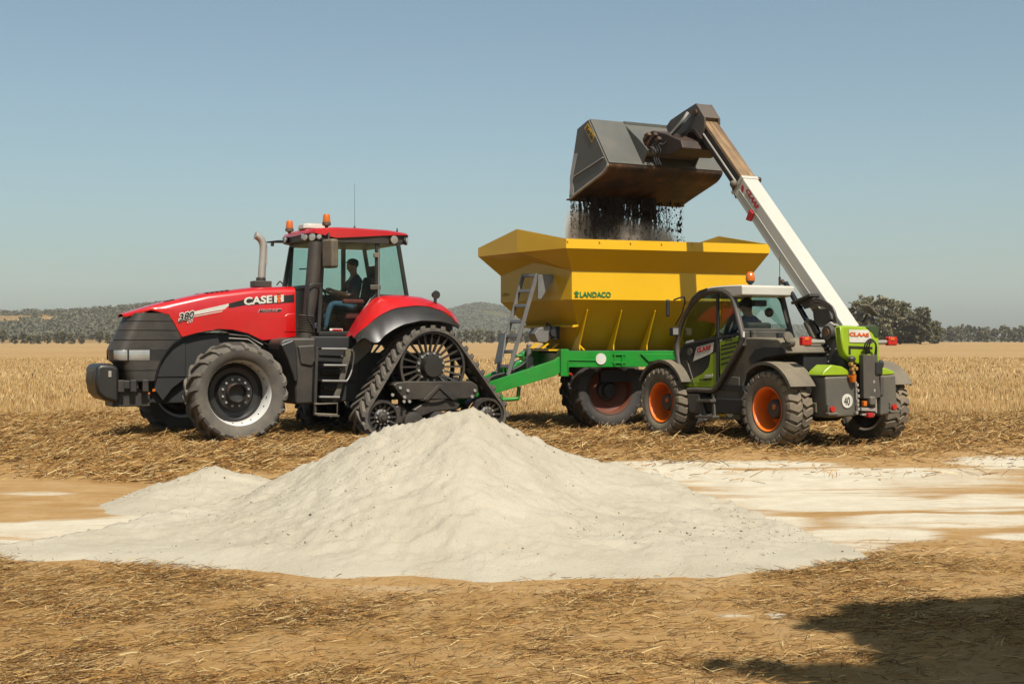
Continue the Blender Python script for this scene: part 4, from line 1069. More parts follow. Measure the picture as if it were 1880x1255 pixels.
    for y in (YC, YR):
        fr.bar(P(1.88, y * 0.92, 2.62), P(1.74, y * 0.92, 3.40), 0.055, 0.09)
        fr.bar(P(1.80, y, 1.80), P(1.71, y, 3.40), 0.05, 0.07)
        fr.bar(P(0.695, y, 2.48), P(0.695, y, 3.40), 0.05, 0.085)
        fr.bar(P(0.11, y * 0.97, 2.46), P(0.28, y * 0.97, 3.40), 0.06, 0.07)
        fr.bar(P(1.80, y, 1.80), P(1.22, y, 1.80), 0.05, 0.07)
        fr.bar(P(0.72, y, 2.47), P(0.10, y, 2.46), 0.05, 0.06)
        dc = smooth_path([P(1.22, y, 1.81), P(1.08, y, 2.0), P(0.90, y, 2.28), P(0.72, y, 2.47)], 12)
        for a, b in zip(dc, dc[1:]): fr.bar(a, b, 0.05, 0.075)
    fr.bar(P(1.90, 0.78, 2.62), P(1.90, -0.78, 2.62), 0.07, 0.07); fr.bar(P(0.11, 0.8, 2.46), P(0.11, -0.8, 2.46), 0.06, 0.06)
    fr.box((0.98, 0, 3.43), (1.56, 1.70, 0.07)); fr.box((1.0, 0, 1.76), (1.6, 1.5, 0.10)); fr.box((1.86, 0, 2.2), (0.06, 1.5, 0.8)); fr.box((0.12, 0, 2.1), (0.08, 1.5, 0.7)); fr.box((0.4, 0, 2.0), (0.6, 1.5, 0.5))
    fr.build('cab_frame', M['black'], cb, bevel=0.012)
    def pane(name, pts, y, m=None):
        mb_ = MB(); mb_.add([(x, y, z) for x, z in pts], [tuple(range(len(pts)))]); return mb_.build(name, m or M['glass'], cb, smooth=0)
    door = [(1.78, 1.84), (1.70, 3.38), (0.72, 3.38), (0.72, 2.49), (0.92, 2.28), (1.08, 2.02), (1.23, 1.84)]
    side_ = [(0.67, 2.50), (0.67, 3.38), (0.28, 3.38), (0.13, 2.50)]
    for y in (YC + 0.005, YR - 0.005):
        pane('door_glass', door, y); pane('side_window', side_, y)
    for nm, x0_, x1_ in (('windscreen', 1.89, 1.745), ('rear_window', 0.10, 0.265)):
        mb_ = MB(); mb_.add([(x0_, 0.77, 2.63 if nm == 'windscreen' else 2.48), (x0_, -0.77, 2.63 if nm == 'windscreen' else 2.48), (x1_, -0.77, 3.39), (x1_, 0.77, 3.39)], [(0, 1, 2, 3)]); mb_.build(nm, M['glass'], cb, smooth=0)
    q = MB(); q.tube([P(0.69, YC + 0.05, 2.44), P(0.69, YC + 0.05, 3.30)], 0.018, 8); q.build('door_bar', M['galv'], cb)
    q = MB(); q.box((0.75, YC + 0.04, 2.62), (0.20, 0.05, 0.085)); q.box((0.72, YC + 0.04, 3.19), (0.12, 0.05, 0.085)); q.build('door_hinge', M['greydusty'], cb, bevel=0.012)
    q = MB(); q.tube([P(1.02, YC + 0.05, 2.16), P(0.84, YC + 0.05, 2.42)], 0.010, 6); q.build('door_handle', M['steel'], cb)
    quad_plate('door_sticker', [TR.s3(605, 606, YC + .02), TR.s3(629, 607, YC + .02), TR.s3(629, 602.5, YC + .02), TR.s3(605, 602, YC + .02)], (0, 1, 0), M['decalwhite'], cb)
    quad_plate('door_sticker', [TR.s3(610, 606, YC + .02), TR.s3(628, 606.6, YC + .02), TR.s3(628, 603.5, YC + .02), TR.s3(610, 603.2, YC + .02)], (0, 1, 0), M['decalred'], cb, lift=0.008)
    # seat, wheel, console
    q = MB(); q.box((0.80, -0.02, 2.12), (0.52, 0.52, 0.14)); q.build('seat', M['seatred'], cb, bevel=0.05, seg=3)
    q = MB(); q.box((0.52, -0.02, 2.52), (0.14, 0.50, 0.66), Matrix.Rotation(math.radians(-10), 4, 'Y')); q.box((0.44, -0.02, 2.95), (0.10, 0.28, 0.2)); q.build('seat_back', M['fabric'], cb, bevel=0.05, seg=3)
    q = MB(); q.box((0.95, 0.32, 2.38), (0.40, 0.12, 0.08)); q.build('armrest', M['seatred'], cb, bevel=0.03)
    q = MB(); q.ring_tube([P(1.42 + 0.09 * math.sin(a) , -0.02 + 0.20 * math.cos(a), 2.50 + 0.17 * math.sin(a)) for a in [2 * math.pi * k / 24 for k in range(24)]], 0.016, 6); q.tube([P(1.66, -0.02, 2.0), P(1.42, -0.02, 2.50)], 0.05, 8); q.build('steering_wheel', M['blackdark'], cb)
    q = MB(); q.box((1.05, -0.55, 2.35), (0.7, 0.22, 0.35)); q.box((1.62, -0.02, 2.25), (0.25, 0.4, 0.5)); q.box((1.28, -0.56, 2.80), (0.06, 0.30, 0.24)); q.box((1.55, 0.0, 2.72), (0.12, 0.26, 0.16)); q.build('console', M['blackdark'], cb, bevel=0.03)
    q = MB(); q.tube([P(1.2, -0.75, 3.02), P(1.6, -0.75, 3.0)], 0.012, 6); q.box((1.38, -0.74, 3.01), (0.06, 0.04, 0.10)); q.build('monitor_bar', M['blackdark'], cb)
    # roof
    rf = MB()
    def roof_ring(x, w, z0, z1): return [(x, w, z0), (x, w, z1 - 0.03), (x, w - 0.06, z1), (x, 0, z1 + 0.025), (x, -w + 0.06, z1), (x, -w, z1 - 0.03), (x, -w, z0)]
    rf.loft([roof_ring(1.93, 0.74, 3.55, 3.58), roof_ring(1.86, 0.86, 3.545, 3.63), roof_ring(1.50, 0.93, 3.47, 3.66), roof_ring(1.10, 0.94, 3.50, 3.66), roof_ring(0.5, 0.93, 3.55, 3.645), roof_ring(0.13, 0.86, 3.57, 3.61), roof_ring(0.06, 0.78, 3.575, 3.60)], closed=True)
    roof = rf.build('roof', M['red'], cb, smooth=40)
    ub = MB(); ub.loft([[(1.90, 0.76, 3.45), (1.90, 0.76, 3.56), (1.90, -0.76, 3.56), (1.90, -0.76, 3.45)], [(1.5, 0.90, 3.40), (1.5, 0.915, 3.53), (1.5, -0.915, 3.53), (1.5, -0.90, 3.40)], [(0.6, 0.90, 3.40), (0.6, 0.91, 3.56), (0.6, -0.91, 3.56), (0.6, -0.90, 3.40)], [(0.08, 0.80, 3.42), (0.08, 0.80, 3.575), (0.08, -0.80, 3.575), (0.08, -0.80, 3.42)]])
    ub.build('roof_lining', M['blackdusty'], cb, smooth=30)
    def lamp(name, p, d, r, parent, m=None):
        d = Vector(d).normalized(); p = Vector(p); b_ = MB(); b_.tube([p - d * 0.07, p - d * 0.04, p], [r * 0.6, r, r], 16); o = b_.build(name, M['black'], parent, smooth=40)
        l_ = MB(); l_.tube([p, p + d * 0.012, p + d * 0.016], [r * 0.88, r * 0.8, r * 0.3], 16); l_.build('lens', m or M['lens'], o, smooth=40); return o
    lamp('work_lamp', TR.s3(573, 435, 0.86), (1, 0.9, 0), 0.075, cb); lamp('work_lamp', TR.s3(560, 435.5, 0.80), (1, 0.6, 0), 0.06, cb); lamp('work_lamp', TR.s3(586, 434, 0.9), (0.6, 1, 0), 0.05, cb)
    lamp('work_lamp', TR.s3(524.5, 440, -0.85), (1, 0.5, 0), 0.075, cb); lamp('work_lamp', (1.95, -0.5, 3.51), (1, 0, 0), 0.06, cb); lamp('work_lamp', (1.95, 0.45, 3.51), (1, 0, 0), 0.06, cb)
    lamp('work_lamp', TR.s3(724, 440, 0.92), (-0.1, 1, -0.1), 0.085, cb); lamp('work_lamp', TR.s3(747, 442, 0.85), (-1, 0.7, 0), 0.075, cb); lamp('work_lamp', (0.02, -0.7, 3.5), (-1, 0, 0), 0.07, cb)
    # beacons, dome, aerials, mirrors
    def beacon(p):
        p = Vector(p); b_ = MB(); b_.lathe([(0.03, -0.10), (0.03, -0.02), (0.075, 0.0), (0.078, 0.05), (0.06, 0.055), (0.0, 0.055)], 18, p, 'z'); o = b_.build('beacon', M['greydusty'], T, smooth=40)
        l_ = MB(); l_.lathe([(0.066, 0.055), (0.068, 0.07), (0.062, 0.165), (0.052, 0.19), (0.03, 0.20), (0.0, 0.202)], 18, p, 'z'); l_.build('lens', M['amber'], o, smooth=40); return o
    beacon(TR.s3(531.5, 424, -0.78)); beacon(TR.s3(599.5, 413, 0.70))
    q = MB(); p = TR.s3(576, 420, 0.15); q.loft([[(p.x + sx_ * (0.25 - t * 0.05), p.y + sy_ * (0.20 - t * 0.05), p.z + zz) for sx_, sy_ in ((1, .7), (.7, 1), (-.7, 1), (-1, .7), (-1, -.7), (-.7, -1), (.7, -1), (1, -.7))] for t, zz in ((0.3, -0.02), (0, 0.0), (0.2, 0.07), (1.6, 0.095))]); q.build('guidance_dome', M['white'], T, bevel=0.012)
    q = MB(); p = TR.s3(651, 421, -0.2); q.tube([p, p + Vector((0, 0, 0.07))], [0.03, 0.012], 8); q.tube([p, p + Vector((0, 0, 0.86))], [0.004, 0.002], 5); q.build('aerial', M['black'], T)
    q = MB(); p = TR.s3(729, 425, 0.0); q.tube([p - Vector((0, 0, 0.05)), p + Vector((0, 0, 0.07))], [0.03, 0.008], 8); q.build('aerial', M['black'], T)
    q = MB(); q.tube([TR.s3(600, 432, 0.92), TR.s3(603, 428, 1.05), TR.s3(604, 440, 1.12)], 0.018, 8); mo = q.build('mirror', M['black'], T)
    q = MB(); c = TR.s3(606.5, 465, 1.15); q.box(c, (0.16, 0.28, 0.50), Matrix.Rotation(math.radians(20), 4, 'Z')); q.build('mirror_head', M['mirrorback'], mo, bevel=0.045, seg=4)
    q = MB(); q.tube([TR.s3(524, 443, -0.88), TR.s3(510, 443, -1.12), TR.s3(490, 444, -1.42)], [0.03, 0.028, 0.014], 8); q.box(TR.s3(500, 448, -1.25), (0.05, 0.05, 0.07)); q.build('mirror', M['black'], T)
    q = MB(); q.tube(smooth_path([TR.s3(508, 523, 0.2), TR.s3(514, 516, 0.2), TR.s3(519, 521, 0.2)], 10), 0.012, 6); q.build('wiper', M['black'], T)

    # ---- rear mudguards
    n = 36
    A = [(x, z) for x, z in TR.sides([(641, 617), (650, 600), (662, 580), (676, 561), (690, 548), (703, 542.5), (722, 541), (742, 541.5), (774, 545), (807, 556), (827, 570), (838, 584)], 1.02)]
    B = [(x, z) for x, z in TR.sides([(648, 619), (660, 606), (674, 596), (686, 585), (700, 576), (716, 568), (731, 563.5), (762, 560), (786, 561.5), (812, 570), (830, 582), (841, 597)], 1.40)]
    Cc = [(x, z) for x, z in TR.sides([(655, 628), (668, 618), (684, 628), (695, 628), (706, 615), (722, 604), (740, 595), (773, 587.5), (807, 588.5), (826, 593), (838, 598), (843, 601)], 1.72)]
    rA = resample([(x, 1.02, z) for x, z in A], n); rB = resample([(x, 1.42, z) for x, z in B], n); rC = resample([(x, 1.72, z) for x, z in Cc], n)
    rA0 = [Vector((p.x, 0.86, p.z + 0.0)) for p in rA]
    rAB = [a.lerp(b, 0.5) + Vector((0, 0.03, 0.035)) for a, b in zip(rA, rB)]
    rBC = [a.lerp(b, 0.55) + Vector((0, 0.03, 0.03)) for a, b in zip(rB, rC)]
    rB2 = [Vector((p.x, p.y - 0.02, p.z - 0.004)) for p in rB]
    for mir in (False, True):
        m1 = MB(); m1.sheet([rA0, rA, rAB, rB])
        m2 = MB(); m2.sheet([rB2, rBC, rC, [Vector((p.x, p.y - 0.03, p.z - 0.02)) for p in rC]])
        m3 = MB(); m3.sheet([rA0, [Vector((p.x, 0.87, min(p.z, 1.6))) for p in rA]])
        if mir: m1.mirror(); m2.mirror(); m3.mirror()
        fd = m1.build('mudguard', M['red'], T, smooth=50, solid=0.02); m2.build('mudguard_flare', M['black'], fd, smooth=50, solid=0.02); m3.build('mudguard_liner', M['blackdark'], fd, smooth=50)
    q = MB(); p = TR.s3(799, 556, 1.25); q.tube([p, p + Vector((0, 0, 0.10))], 0.03, 8); q.tube([p + Vector((-.01, 0.03, 0.15)), p + Vector((-.01, 0.0, 0.15)), p + Vector((0.03, -0.05, 0.15))], [0.075, 0.08, 0.04], 14); q.build('mudguard_lamp', M['black'], T, smooth=40)

    # ---- track units
    def track_unit(side):
        tu = empty('track_unit', T, (0, 0, 0), 0)
        dc, dr, fi, ri, ir = (0.0, 1.215), 0.625, (0.945, 0.355), (-1.085, 0.355), 0.30
        pts = []
        for (cx, cz), r in ((dc, dr), (fi, ir), (ri, ir)):
            for k in range(72): a = 2 * math.pi * k / 72; pts.append((cx + r * math.cos(a), cz + r * math.sin(a)))
        pts = sorted(set(pts))
        def half(ps):
            h_ = []
            for p in ps:
                while len(h_) >= 2 and (h_[-1][0] - h_[-2][0]) * (p[1] - h_[-2][1]) - (h_[-1][1] - h_[-2][1]) * (p[0] - h_[-2][0]) <= 0: h_.pop()
                h_.append(p)
            return h_
        lo = half(pts); up = half(pts[::-1]); hull = lo[:-1] + up[:-1]; hull.append(hull[0])
        NP = 144
        loop = resample([(x, 0, z) for x, z in hull], NP + 1)[:-1]
        nr = []
        for i in range(NP):
            d = (loop[(i + 1) % NP] - loop[i - 1]).normalized(); nr.append(Vector((d.z, 0, -d.x)))      # outward for counter-clockwise hull
        yo, yi = 1.75, 1.13
        def sy(y): return y if side > 0 else -y
        bm_ = MB(); prof = [(0.0, yo), (0.045, yo), (0.055, yo - 0.05), (0.055, yi + 0.05), (0.045, yi), (0.0, yi)]
        rings = [[loop[i] + nr[i] * o_ + Vector((0, sy(y), 0)) for o_, y in prof] for i in range(NP)]; rings.append(rings[0])
        bm_.loft(rings, True, False, False)
        tot = sum((loop[(i + 1) % NP] - loop[i]).length for i in range(NP)); NL = 40
        def on_loop(s_):
            f = (s_ % 1.0) * NP; i = int(f) % NP; u = f - int(f); j = (i + 1) % NP
            return loop[i].lerp(loop[j], u), nr[i].lerp(nr[j], u).normalized()
        for hs_ in (0, 1):
            for k in range(NL):
                s0 = (k + 0.5 * hs_) / NL; rr = []
                y0_, y1_ = (yo + 0.006, (yo + yi) / 2 - 0.02) if hs_ == 0 else (yi - 0.006, (yo + yi) / 2 + 0.02)
                for q_ in range(4):
                    u = q_ / 3; y = y0_ + (y1_ - y0_) * u; s_ = s0 + 0.026 * u * (1 if side > 0 else 1); e = 0.0062 * (1 - 0.15 * u)
                    ring = []
                    for de, h_ in ((-e, 0.03), (e, 0.03), (e * 0.75, 0.105), (-e * 0.75, 0.105)):
                        p_, n_ = on_loop(s_ + de); ring.append(p_ + n_ * h_ + Vector((0, sy(y), 0)))
                    rr.append(ring)
                bm_.loft(rr)
        bm_.build('track_belt', M['rubber'], tu, smooth=30)
        dl = MB()
        for k in range(36):
            p_, n_ = on_loop(k / 36); d = Vector((-n_.z, 0, n_.x))
            c = p_ - n_ * 0.03 + Vector((0, sy((yo + yi) / 2), 0))
            vs = [c + d * (a * 0.045) + n_ * (b * 0.03) + Vector((0, e * 0.06, 0)) for e in (-1, 1) for b in (-1, 1) for a in (-1, 1)]
            dl.add(vs, [(0, 2, 3, 1), (4, 5, 7, 6), (0, 1, 5, 4), (2, 6, 7, 3), (0, 4, 6, 2), (1, 3, 7, 5)])
        dl.build('drive_lugs', M['rubber'], tu, smooth=0)
        # drive wheel with bars
        S_ = lambda y: sy(y)
        def mk(name, fn, mat, **kw):
            b_ = MB(); fn(b_)
            b_.v = [(x, S_(y), z) for x, y, z in b_.v]
            return b_.build(name, mat, tu, **kw)
        cx, cz = dc
        def dw(b_):
            for y in (1.66, 1.24): b_.lathe([(dr - 0.002, y - 0.05), (dr - 0.002, y + 0.05), (dr - 0.045, y + 0.05), (dr - 0.045, y - 0.05), (dr - 0.002, y - 0.05)], 48, (cx, 0, cz))
            for k in range(24):
                a = 2 * math.pi * k / 24; c, s_ = math.cos(a), math.sin(a)
                b_.bar((cx + 0.23 * c, 1.56, cz + 0.23 * s_), (cx + (dr - 0.03) * c, 1.66, cz + (dr - 0.03) * s_), 0.030, 0.055, (0, 1, 0))
            b_.lathe([(0.25, 1.40), (0.26, 1.58), (0.23, 1.60), (0.23, 1.40)], 32, (cx, 0, cz))
        mk('drive_wheel', dw, M['blackdusty'], smooth=40)
        mk('drive_bars', lambda b_: [b_.bar((cx + (dr - 0.05) * math.cos(a), 1.66, cz + (dr - 0.05) * math.sin(a)), (cx + (dr - 0.05) * math.cos(a), 1.24, cz + (dr - 0.05) * math.sin(a)), 0.035, 0.035) for a in [2 * math.pi * k / 24 for k in range(24)]], M['blackdark'], smooth=0)
        mk('wheel_hub', lambda b_: b_.lathe([(0.20, 1.56), (0.19, 1.72), (0.175, 1.745), (0.0, 1.75)], 28, (cx, 0, cz)), M['black'], smooth=35)
        mk('hub_flange', lambda b_: b_.lathe([(0.275, 1.52), (0.275, 1.59), (0.20, 1.60)], 32, (cx, 0, cz)), M['blackdusty'], smooth=35)
        mk('hub_nuts', lambda b_: [b_.tube([(cx + 0.242 * math.cos(a), 1.59, cz + 0.242 * math.sin(a)), (cx + 0.242 * math.cos(a), 1.63, cz + 0.242 * math.sin(a))], 0.022, 6) for a in [2 * math.pi * (k + .5) / 12 for k in range(12)]], M['steel'], smooth=35, kind='stuff')
        for (ix, iz) in (fi, ri):
            def idl(b_, ix=ix, iz=iz):
                for y in (1.62, 1.26): b_.lathe([(ir - 0.003, y - 0.10), (ir - 0.003, y + 0.10), (ir - 0.05, y + 0.10), (ir - 0.055, y), (ir - 0.05, y - 0.10), (ir - 0.003, y - 0.10)], 40, (ix, 0, iz))
                for k in range(14):
                    a = 2 * math.pi * k / 14; c, s_ = math.cos(a), math.sin(a); b_.bar((ix + 0.12 * c, 1.64, iz + 0.12 * s_), (ix + (ir - 0.04) * c, 1.68, iz + (ir - 0.04) * s_), 0.028, 0.04, (0, 1, 0))
                b_.lathe([(0.14, 1.5), (0.145, 1.66), (0.11, 1.68), (0.09, 1.70), (0.085, 1.73), (0.05, 1.74), (0.045, 1.76), (0.0, 1.76)], 24, (ix, 0, iz))
                b_.lathe([(0.0, 1.60), (ir - 0.04, 1.60)], 32, (ix, 0, iz))
            mk('idler_wheel', idl, M['blackdusty'], smooth=40)
            mk('idler_nuts', lambda b_, ix=ix, iz=iz: [b_.tube([(ix + 0.115 * math.cos(a), 1.665, iz + 0.115 * math.sin(a)), (ix + 0.115 * math.cos(a), 1.70, iz + 0.115 * math.sin(a))], 0.018, 6) for a in [2 * math.pi * k / 10 for k in range(10)]], M['steel'], smooth=35, kind='stuff')
        for rx in (0.35, -0.12, -0.58): mk('track_roller', lambda b_, rx=rx: b_.lathe([(0.0, 1.2), (0.18, 1.2), (0.18, 1.68), (0.14, 1.69), (0.0, 1.69)], 24, (rx, 0, 0.255)), M['blackdusty'], smooth=35)
        YB = 1.72
        mk('track_beam', lambda b_: b_.prism(TR.sides([(722, 706), (729, 701), (748, 699), (866, 699), (877, 706), (879, 716), (874, 728), (862, 731), (760, 733), (744, 734), (733, 722)], YB), 1.36, YB), M['blackdusty'], bevel=0.02)
        mk('beam_bracket', lambda b_: b_.prism(TR.sides([(776, 733), (803, 706), (810, 706), (838, 733), (829, 733), (806, 712), (785, 734)], YB), YB, YB + 0.03), M['blackdusty'], bevel=0.008)
        mk('beam_bolts', lambda b_: [b_.tube([TR.s3(a, c, YB), TR.s3(a, c, YB) + Vector((0, 0.03, 0))], 0.028, 8) for a, c in ((734, 711), (748, 716), (742, 728), (720, 724), (741, 736), (871, 716), (866, 727), (751, 736))], M['steel'], smooth=35, kind='stuff')
        mk('swing_arm', lambda b_: b_.prism(TR.sides([(757, 752), (775, 740), (790, 733), (835, 731), (846, 742), (840, 752), (800, 755), (775, 764)], 1.66), 1.40, 1.66), M['blackdusty'], bevel=0.03)
        mk('swing_arm', lambda b_: b_.prism(TR.sides([(706, 752), (735, 742), (748, 750), (750, 772), (742, 778), (712, 776)], 1.58), 1.40, 1.58), M['blackdusty'], bevel=0.03)
        mk('track_axle', lambda b_: (b_.tube([(cx, 0.3, cz), (cx, 1.5, cz)], 0.17, 16), b_.box((0, 1.0, 0.75), (0.6, 0.3, 0.7))), M['blackdark'], smooth=40)
        return tu
    track_unit(1); track_unit(-1)
    q = MB(); q.box((-0.85, 0, 0.75), (0.7, 0.5, 0.5)); q.box((-1.15, 0, 0.50), (0.7, 0.14, 0.08)); q.bar((-0.9, 0.45, 0.55), (-1.25, 0.45, 0.6), 0.06, 0.10); q.bar((-0.9, -0.45, 0.55), (-1.25, -0.45, 0.6), 0.06, 0.10); q.build('rear_hitch', M['blackdark'], T, bevel=0.02)
    return T
build_tractor()
# ------------------------------------------------------------------ spreader trailer
SP = Frame(2.114, 26.483, -0.9385, -0.3455)
SHK = -0.2366
def build_spreader():
    T = empty('spreader_trailer', None, (SP.o[0], SP.o[1], 0), SP.rz)
    tag(T, 'yellow hopper spreader on a green chassis hitched behind the tractor', 'spreader')
    def Hs(x, y, z): return Vector((x + SHK * y, y, z))
    zp = SP.side(955, 420, 0)[1]; zpb = SP.side(988, 481, 0.0)[1]
    RT, RB, BT, BB, MZ, LZ = 3.504, 3.335, 2.95, 2.425, 1.968, 1.50
    def ring(a, b, z, zc=None, n=1, ar=None):
        ar = ar or a
        zc = zc if zc is not None else z
        return [Hs(a, b, z), Hs(a, 0, zc), Hs(a, -b, z), Hs(-ar, -b, z), Hs(-ar, 0, zc), Hs(-ar, b, z)]
    levels = [ring(1.25, 0.43, LZ, ar=1.445), ring(1.445, 0.80, MZ, ar=1.64), ring(1.79, 1.156, BB, ar=1.955), ring(1.79, 1.156, BT, zpb, ar=1.955)]
    mb = MB(); mb.loft(levels, True, True, False)
    hop = mb.build('hopper', M['yellow'], T, smooth=0, solid=0.012)
    rb = [Hs(2.09, 1.445, RB), Hs(2.11, 0, RB + 0.02), Hs(2.09, -1.445, RB), Hs(-2.09, -1.445, RB), Hs(-2.11, 0, RB + 0.02), Hs(-2.09, 1.445, RB)]
    bt = ring(1.792, 1.158, BT - 0.004, zpb - 0.004, ar=1.957)
    mb = MB(); mb.loft([bt, rb], True, False, False); mb.build('flared_side', M['yellow'], hop, smooth=0, solid=0.01)
    rt = [Hs(2.092, 1.447, RT), Hs(2.155, 0, zp), Hs(2.092, -1.447, RT), Hs(-2.092, -1.447, RT), Hs(-2.155, 0, zp - 0.02), Hs(-2.092, 1.447, RT)]
    rb2 = [Hs(2.094, 1.449, RB - 0.002), Hs(2.155, 0, RB), Hs(2.094, -1.449, RB - 0.002), Hs(-2.094, -1.449, RB - 0.002), Hs(-2.155, 0, RB), Hs(-2.094, 1.449, RB - 0.002)]
    mb = MB(); mb.loft([rb2, rt], True, False, False); mb.build('hopper_rim', M['yellow'], hop, smooth=0, solid=0.02)
    # crease flange on the front, side ribs with foot plates
    mb = MB(); mb.add([Hs(1.445, 0.83, MZ + 0.02), Hs(1.445, -0.83, MZ + 0.02), Hs(1.56, -0.83, MZ - 0.01), Hs(1.56, 0.83, MZ - 0.01), Hs(1.445, 0.83, MZ - 0.03), Hs(1.445, -0.83, MZ - 0.03), Hs(1.56, -0.83, MZ - 0.05), Hs(1.56, 0.83, MZ - 0.05)],
                      [(0, 1, 2, 3), (7, 6, 5, 4), (0, 3, 7, 4), (1, 5, 6, 2), (3, 2, 6, 7), (0, 4, 5, 1)]); mb.build('front_ledge', M['yellow'], hop, smooth=0)
    def slope_y(z): return float(np.interp(z, [LZ, MZ, BB], [0.43, 0.80, 1.156]))
    xr = [SP.side(a, 568, 1.08)[0] for a in (1076, 1139, 1200)]; st = xr[1] - xr[0]
    for sgn in (1, -1):
        for i in range(6):
            x = xr[0] + st * i; r = MB()
            pr = [(slope_y(2.25) - 0.01, 2.25), (slope_y(2.25) + 0.012, 2.23), (slope_y(1.55) + 0.26, 1.60), (slope_y(1.55) + 0.26, 1.50), (slope_y(1.50) - 0.02, 1.50)]
            r.prism([(y * sgn, z) for y, z in pr], x - 0.012, x + 0.012, 'x')
            r.v = [(a - 0.085 * (b * sgn - 0.45), b, c) for a, b, c in r.v]
            r.build('rib', M['yellow'], hop, smooth=0)
    mb = MB(); mb.prism([(0.55, 1.62), (0.85, 1.50), (0.55, 1.50)], 1.30 - 0.18, 1.30 - 0.15, 'x'); mb.build('foot_plate', M['yellow'], hop, smooth=0)
    for k, (px, py) in enumerate([(1042, 441.5), (1101, 443), (1158, 445), (1215, 446.5), (1272, 448)]):
        b_ = MB(); p = SP.s3(px, py, 1.457); b_.cyl(p - Vector((0, 0.01, 0)), p + Vector((0, 0.014, 0)), 0.016, 6); o_ = b_.build('rim_bolt', M['yellow'], hop, smooth=30)
    # writing
    YB = 1.164
    g = lambda px, py: SP.s3(px, py, YB)
    text_obj('lettering', 'LANDACO', g(1064.5, 545), g(1121.5, 545.3), g(1064.5, 534.7), M['decalgreen'], hop, bold=0.03, lift=0.002)
    em = MB()
    for a, b, c, d in ((1054, 536, 1063, 538), (1056.5, 533.8, 1060.5, 536), (1055.5, 539, 1061.5, 540.2), (1056.5, 541, 1060.5, 542), (1055, 543.3, 1062, 545), (1057.6, 538, 1059.4, 545)):
        p0, p1, p2, p3 = g(a, d), g(c, d), g(c, b), g(a, b); n_ = Vector((0, 0.004, 0)); em.add([p + n_ for p in (p0, p1, p2, p3)] + [p - n_ for p in (p0, p1, p2, p3)], [(0, 1, 2, 3), (0, 4, 5, 1), (1, 5, 6, 2), (2, 6, 7, 3), (3, 7, 4, 0)])
    em.build('emblem', M['decalgreen'], hop, smooth=0)
    # faded print on the front face
    def onface(px, py, off=0.006):      # ray to the skewed front plane x = 1.79 + SHK*y
        lo_, hi_ = -1.3, 1.3
        for _ in range(40):
            m_ = (lo_ + hi_) / 2
            y_, z_ = SP.face(px, py, 1.79 + SHK * m_)
            if y_ > m_: lo_ = m_
            else: hi_ = m_
        return Vector((1.79 + SHK * m_ + off, m_, z_))
    text_obj('lettering', '1150 A', onface(923, 543), onface(935, 542.5), onface(923, 537.5), M['decalfade'], hop, lift=0.003)
    text_obj('lettering', 'spreader', onface(923, 549), onface(938, 548.2), onface(923, 546), M['decalfade'], hop, lift=0.003) if False else None
    # front discharge gear and steel chute
    gb = MB(); gb.prism([(SP.side(a, b, 0.2)[0], SP.side(a, b, 0.2)[1]) for a, b in ((974, 612), (983, 601), (1008, 597), (1011, 603), (1003, 622), (996, 628), (981, 627))], 0.05, 0.40); gb.build('feed_housing', M['galv'], T, bevel=0.012)
    gm = MB(); p = SP.s3(1019, 610, 0.42); gm.tube([p + Vector((0.0, 0, 0.12)), p + Vector((0.0, 0, -0.12))], 0.085, 14); gm.tube([p + Vector((0.05, -0.2, 0)), p + Vector((0.05, 0.1, 0))], 0.07, 12); gm.tube([p + Vector((0.1, 0, 0.14)), p + Vector((0.12, -0.1, 0.18)), p + Vector((0.1, -0.2, 0.05))], 0.018, 6); gm.build('feed_motor', M['blackdark'], T, smooth=40)
    for k in range(3):
        q = MB(); a = SP.s3(975 + k * 18, 639, 0.45 - k * 0.1); b = SP.s3(986 + k * 18, 630, 0.45 - k * 0.1); q.bar(a, b, 0.18, 0.02, (0, 0, 1)); q.build('apron_plate', M['yellow'], T, smooth=0)
    q = MB(); q.box((1.62, 0, 1.50), (0.30, 1.3, 0.03)); q.build('apron_floor', M['yellow'], T, smooth=0)
    # chassis
    ch = MB()
    for y in (0.915, -0.915): ch.bar((1.60, y, 1.335), (-2.36, y, 1.335), 0.10, 0.30)
    for x in (1.54, 0.6, -0.6, -1.7, -2.30): ch.box((x, 0, 1.33), (0.12, 1.73, 0.24))
    chs = ch.build('chassis', M['green'], T, bevel=0.008)
    for sg in (1, -1):
        q = MB(); q.box((1.58, 0.915 * sg, 1.27), (0.16, 0.13, 0.50)); q.build('chassis_corner', M['green'], chs, bevel=0.01)
    q = MB(); pts = SP.sides([(1176, 649), (1240, 649), (1240, 660), (1190, 663)], 0.98); q.prism(pts, 0.965, 1.0); q.build('mudguard_bracket', M['green'], chs, bevel=0.006)
    q = MB(); c = SP.s3(1103, 658, 0.975); q.tube([c, c + Vector((0, 0.012, 0))], 0.105, 22); q.build('reflector_disc', M['decalwhite'], chs, smooth=30)
    q = MB()
    for px in (1129, 1143): q.bar(SP.s3(px, 647, 0.975), SP.s3(px - 1, 670, 0.975), 0.03, 0.03, (0, 1, 0))
    q.bar(SP.s3(1125, 650, 0.977), SP.s3(1148, 650, 0.977), 0.03, 0.03); q.bar(SP.s3(1125, 665, 0.977), SP.s3(1148, 665, 0.977), 0.03, 0.03)
    q.build('bracket', M['green'], chs, bevel=0.004)
    q = MB(); q.tube([SP.s3(1043, 660, 0.975), SP.s3(1098, 661, 0.975)], 0.012, 6); q.build('chassis_rod', M['green'], chs)
    # drawbar arms converging on the hitch
    hx = SP.side(832, 738, 0.0)[0]
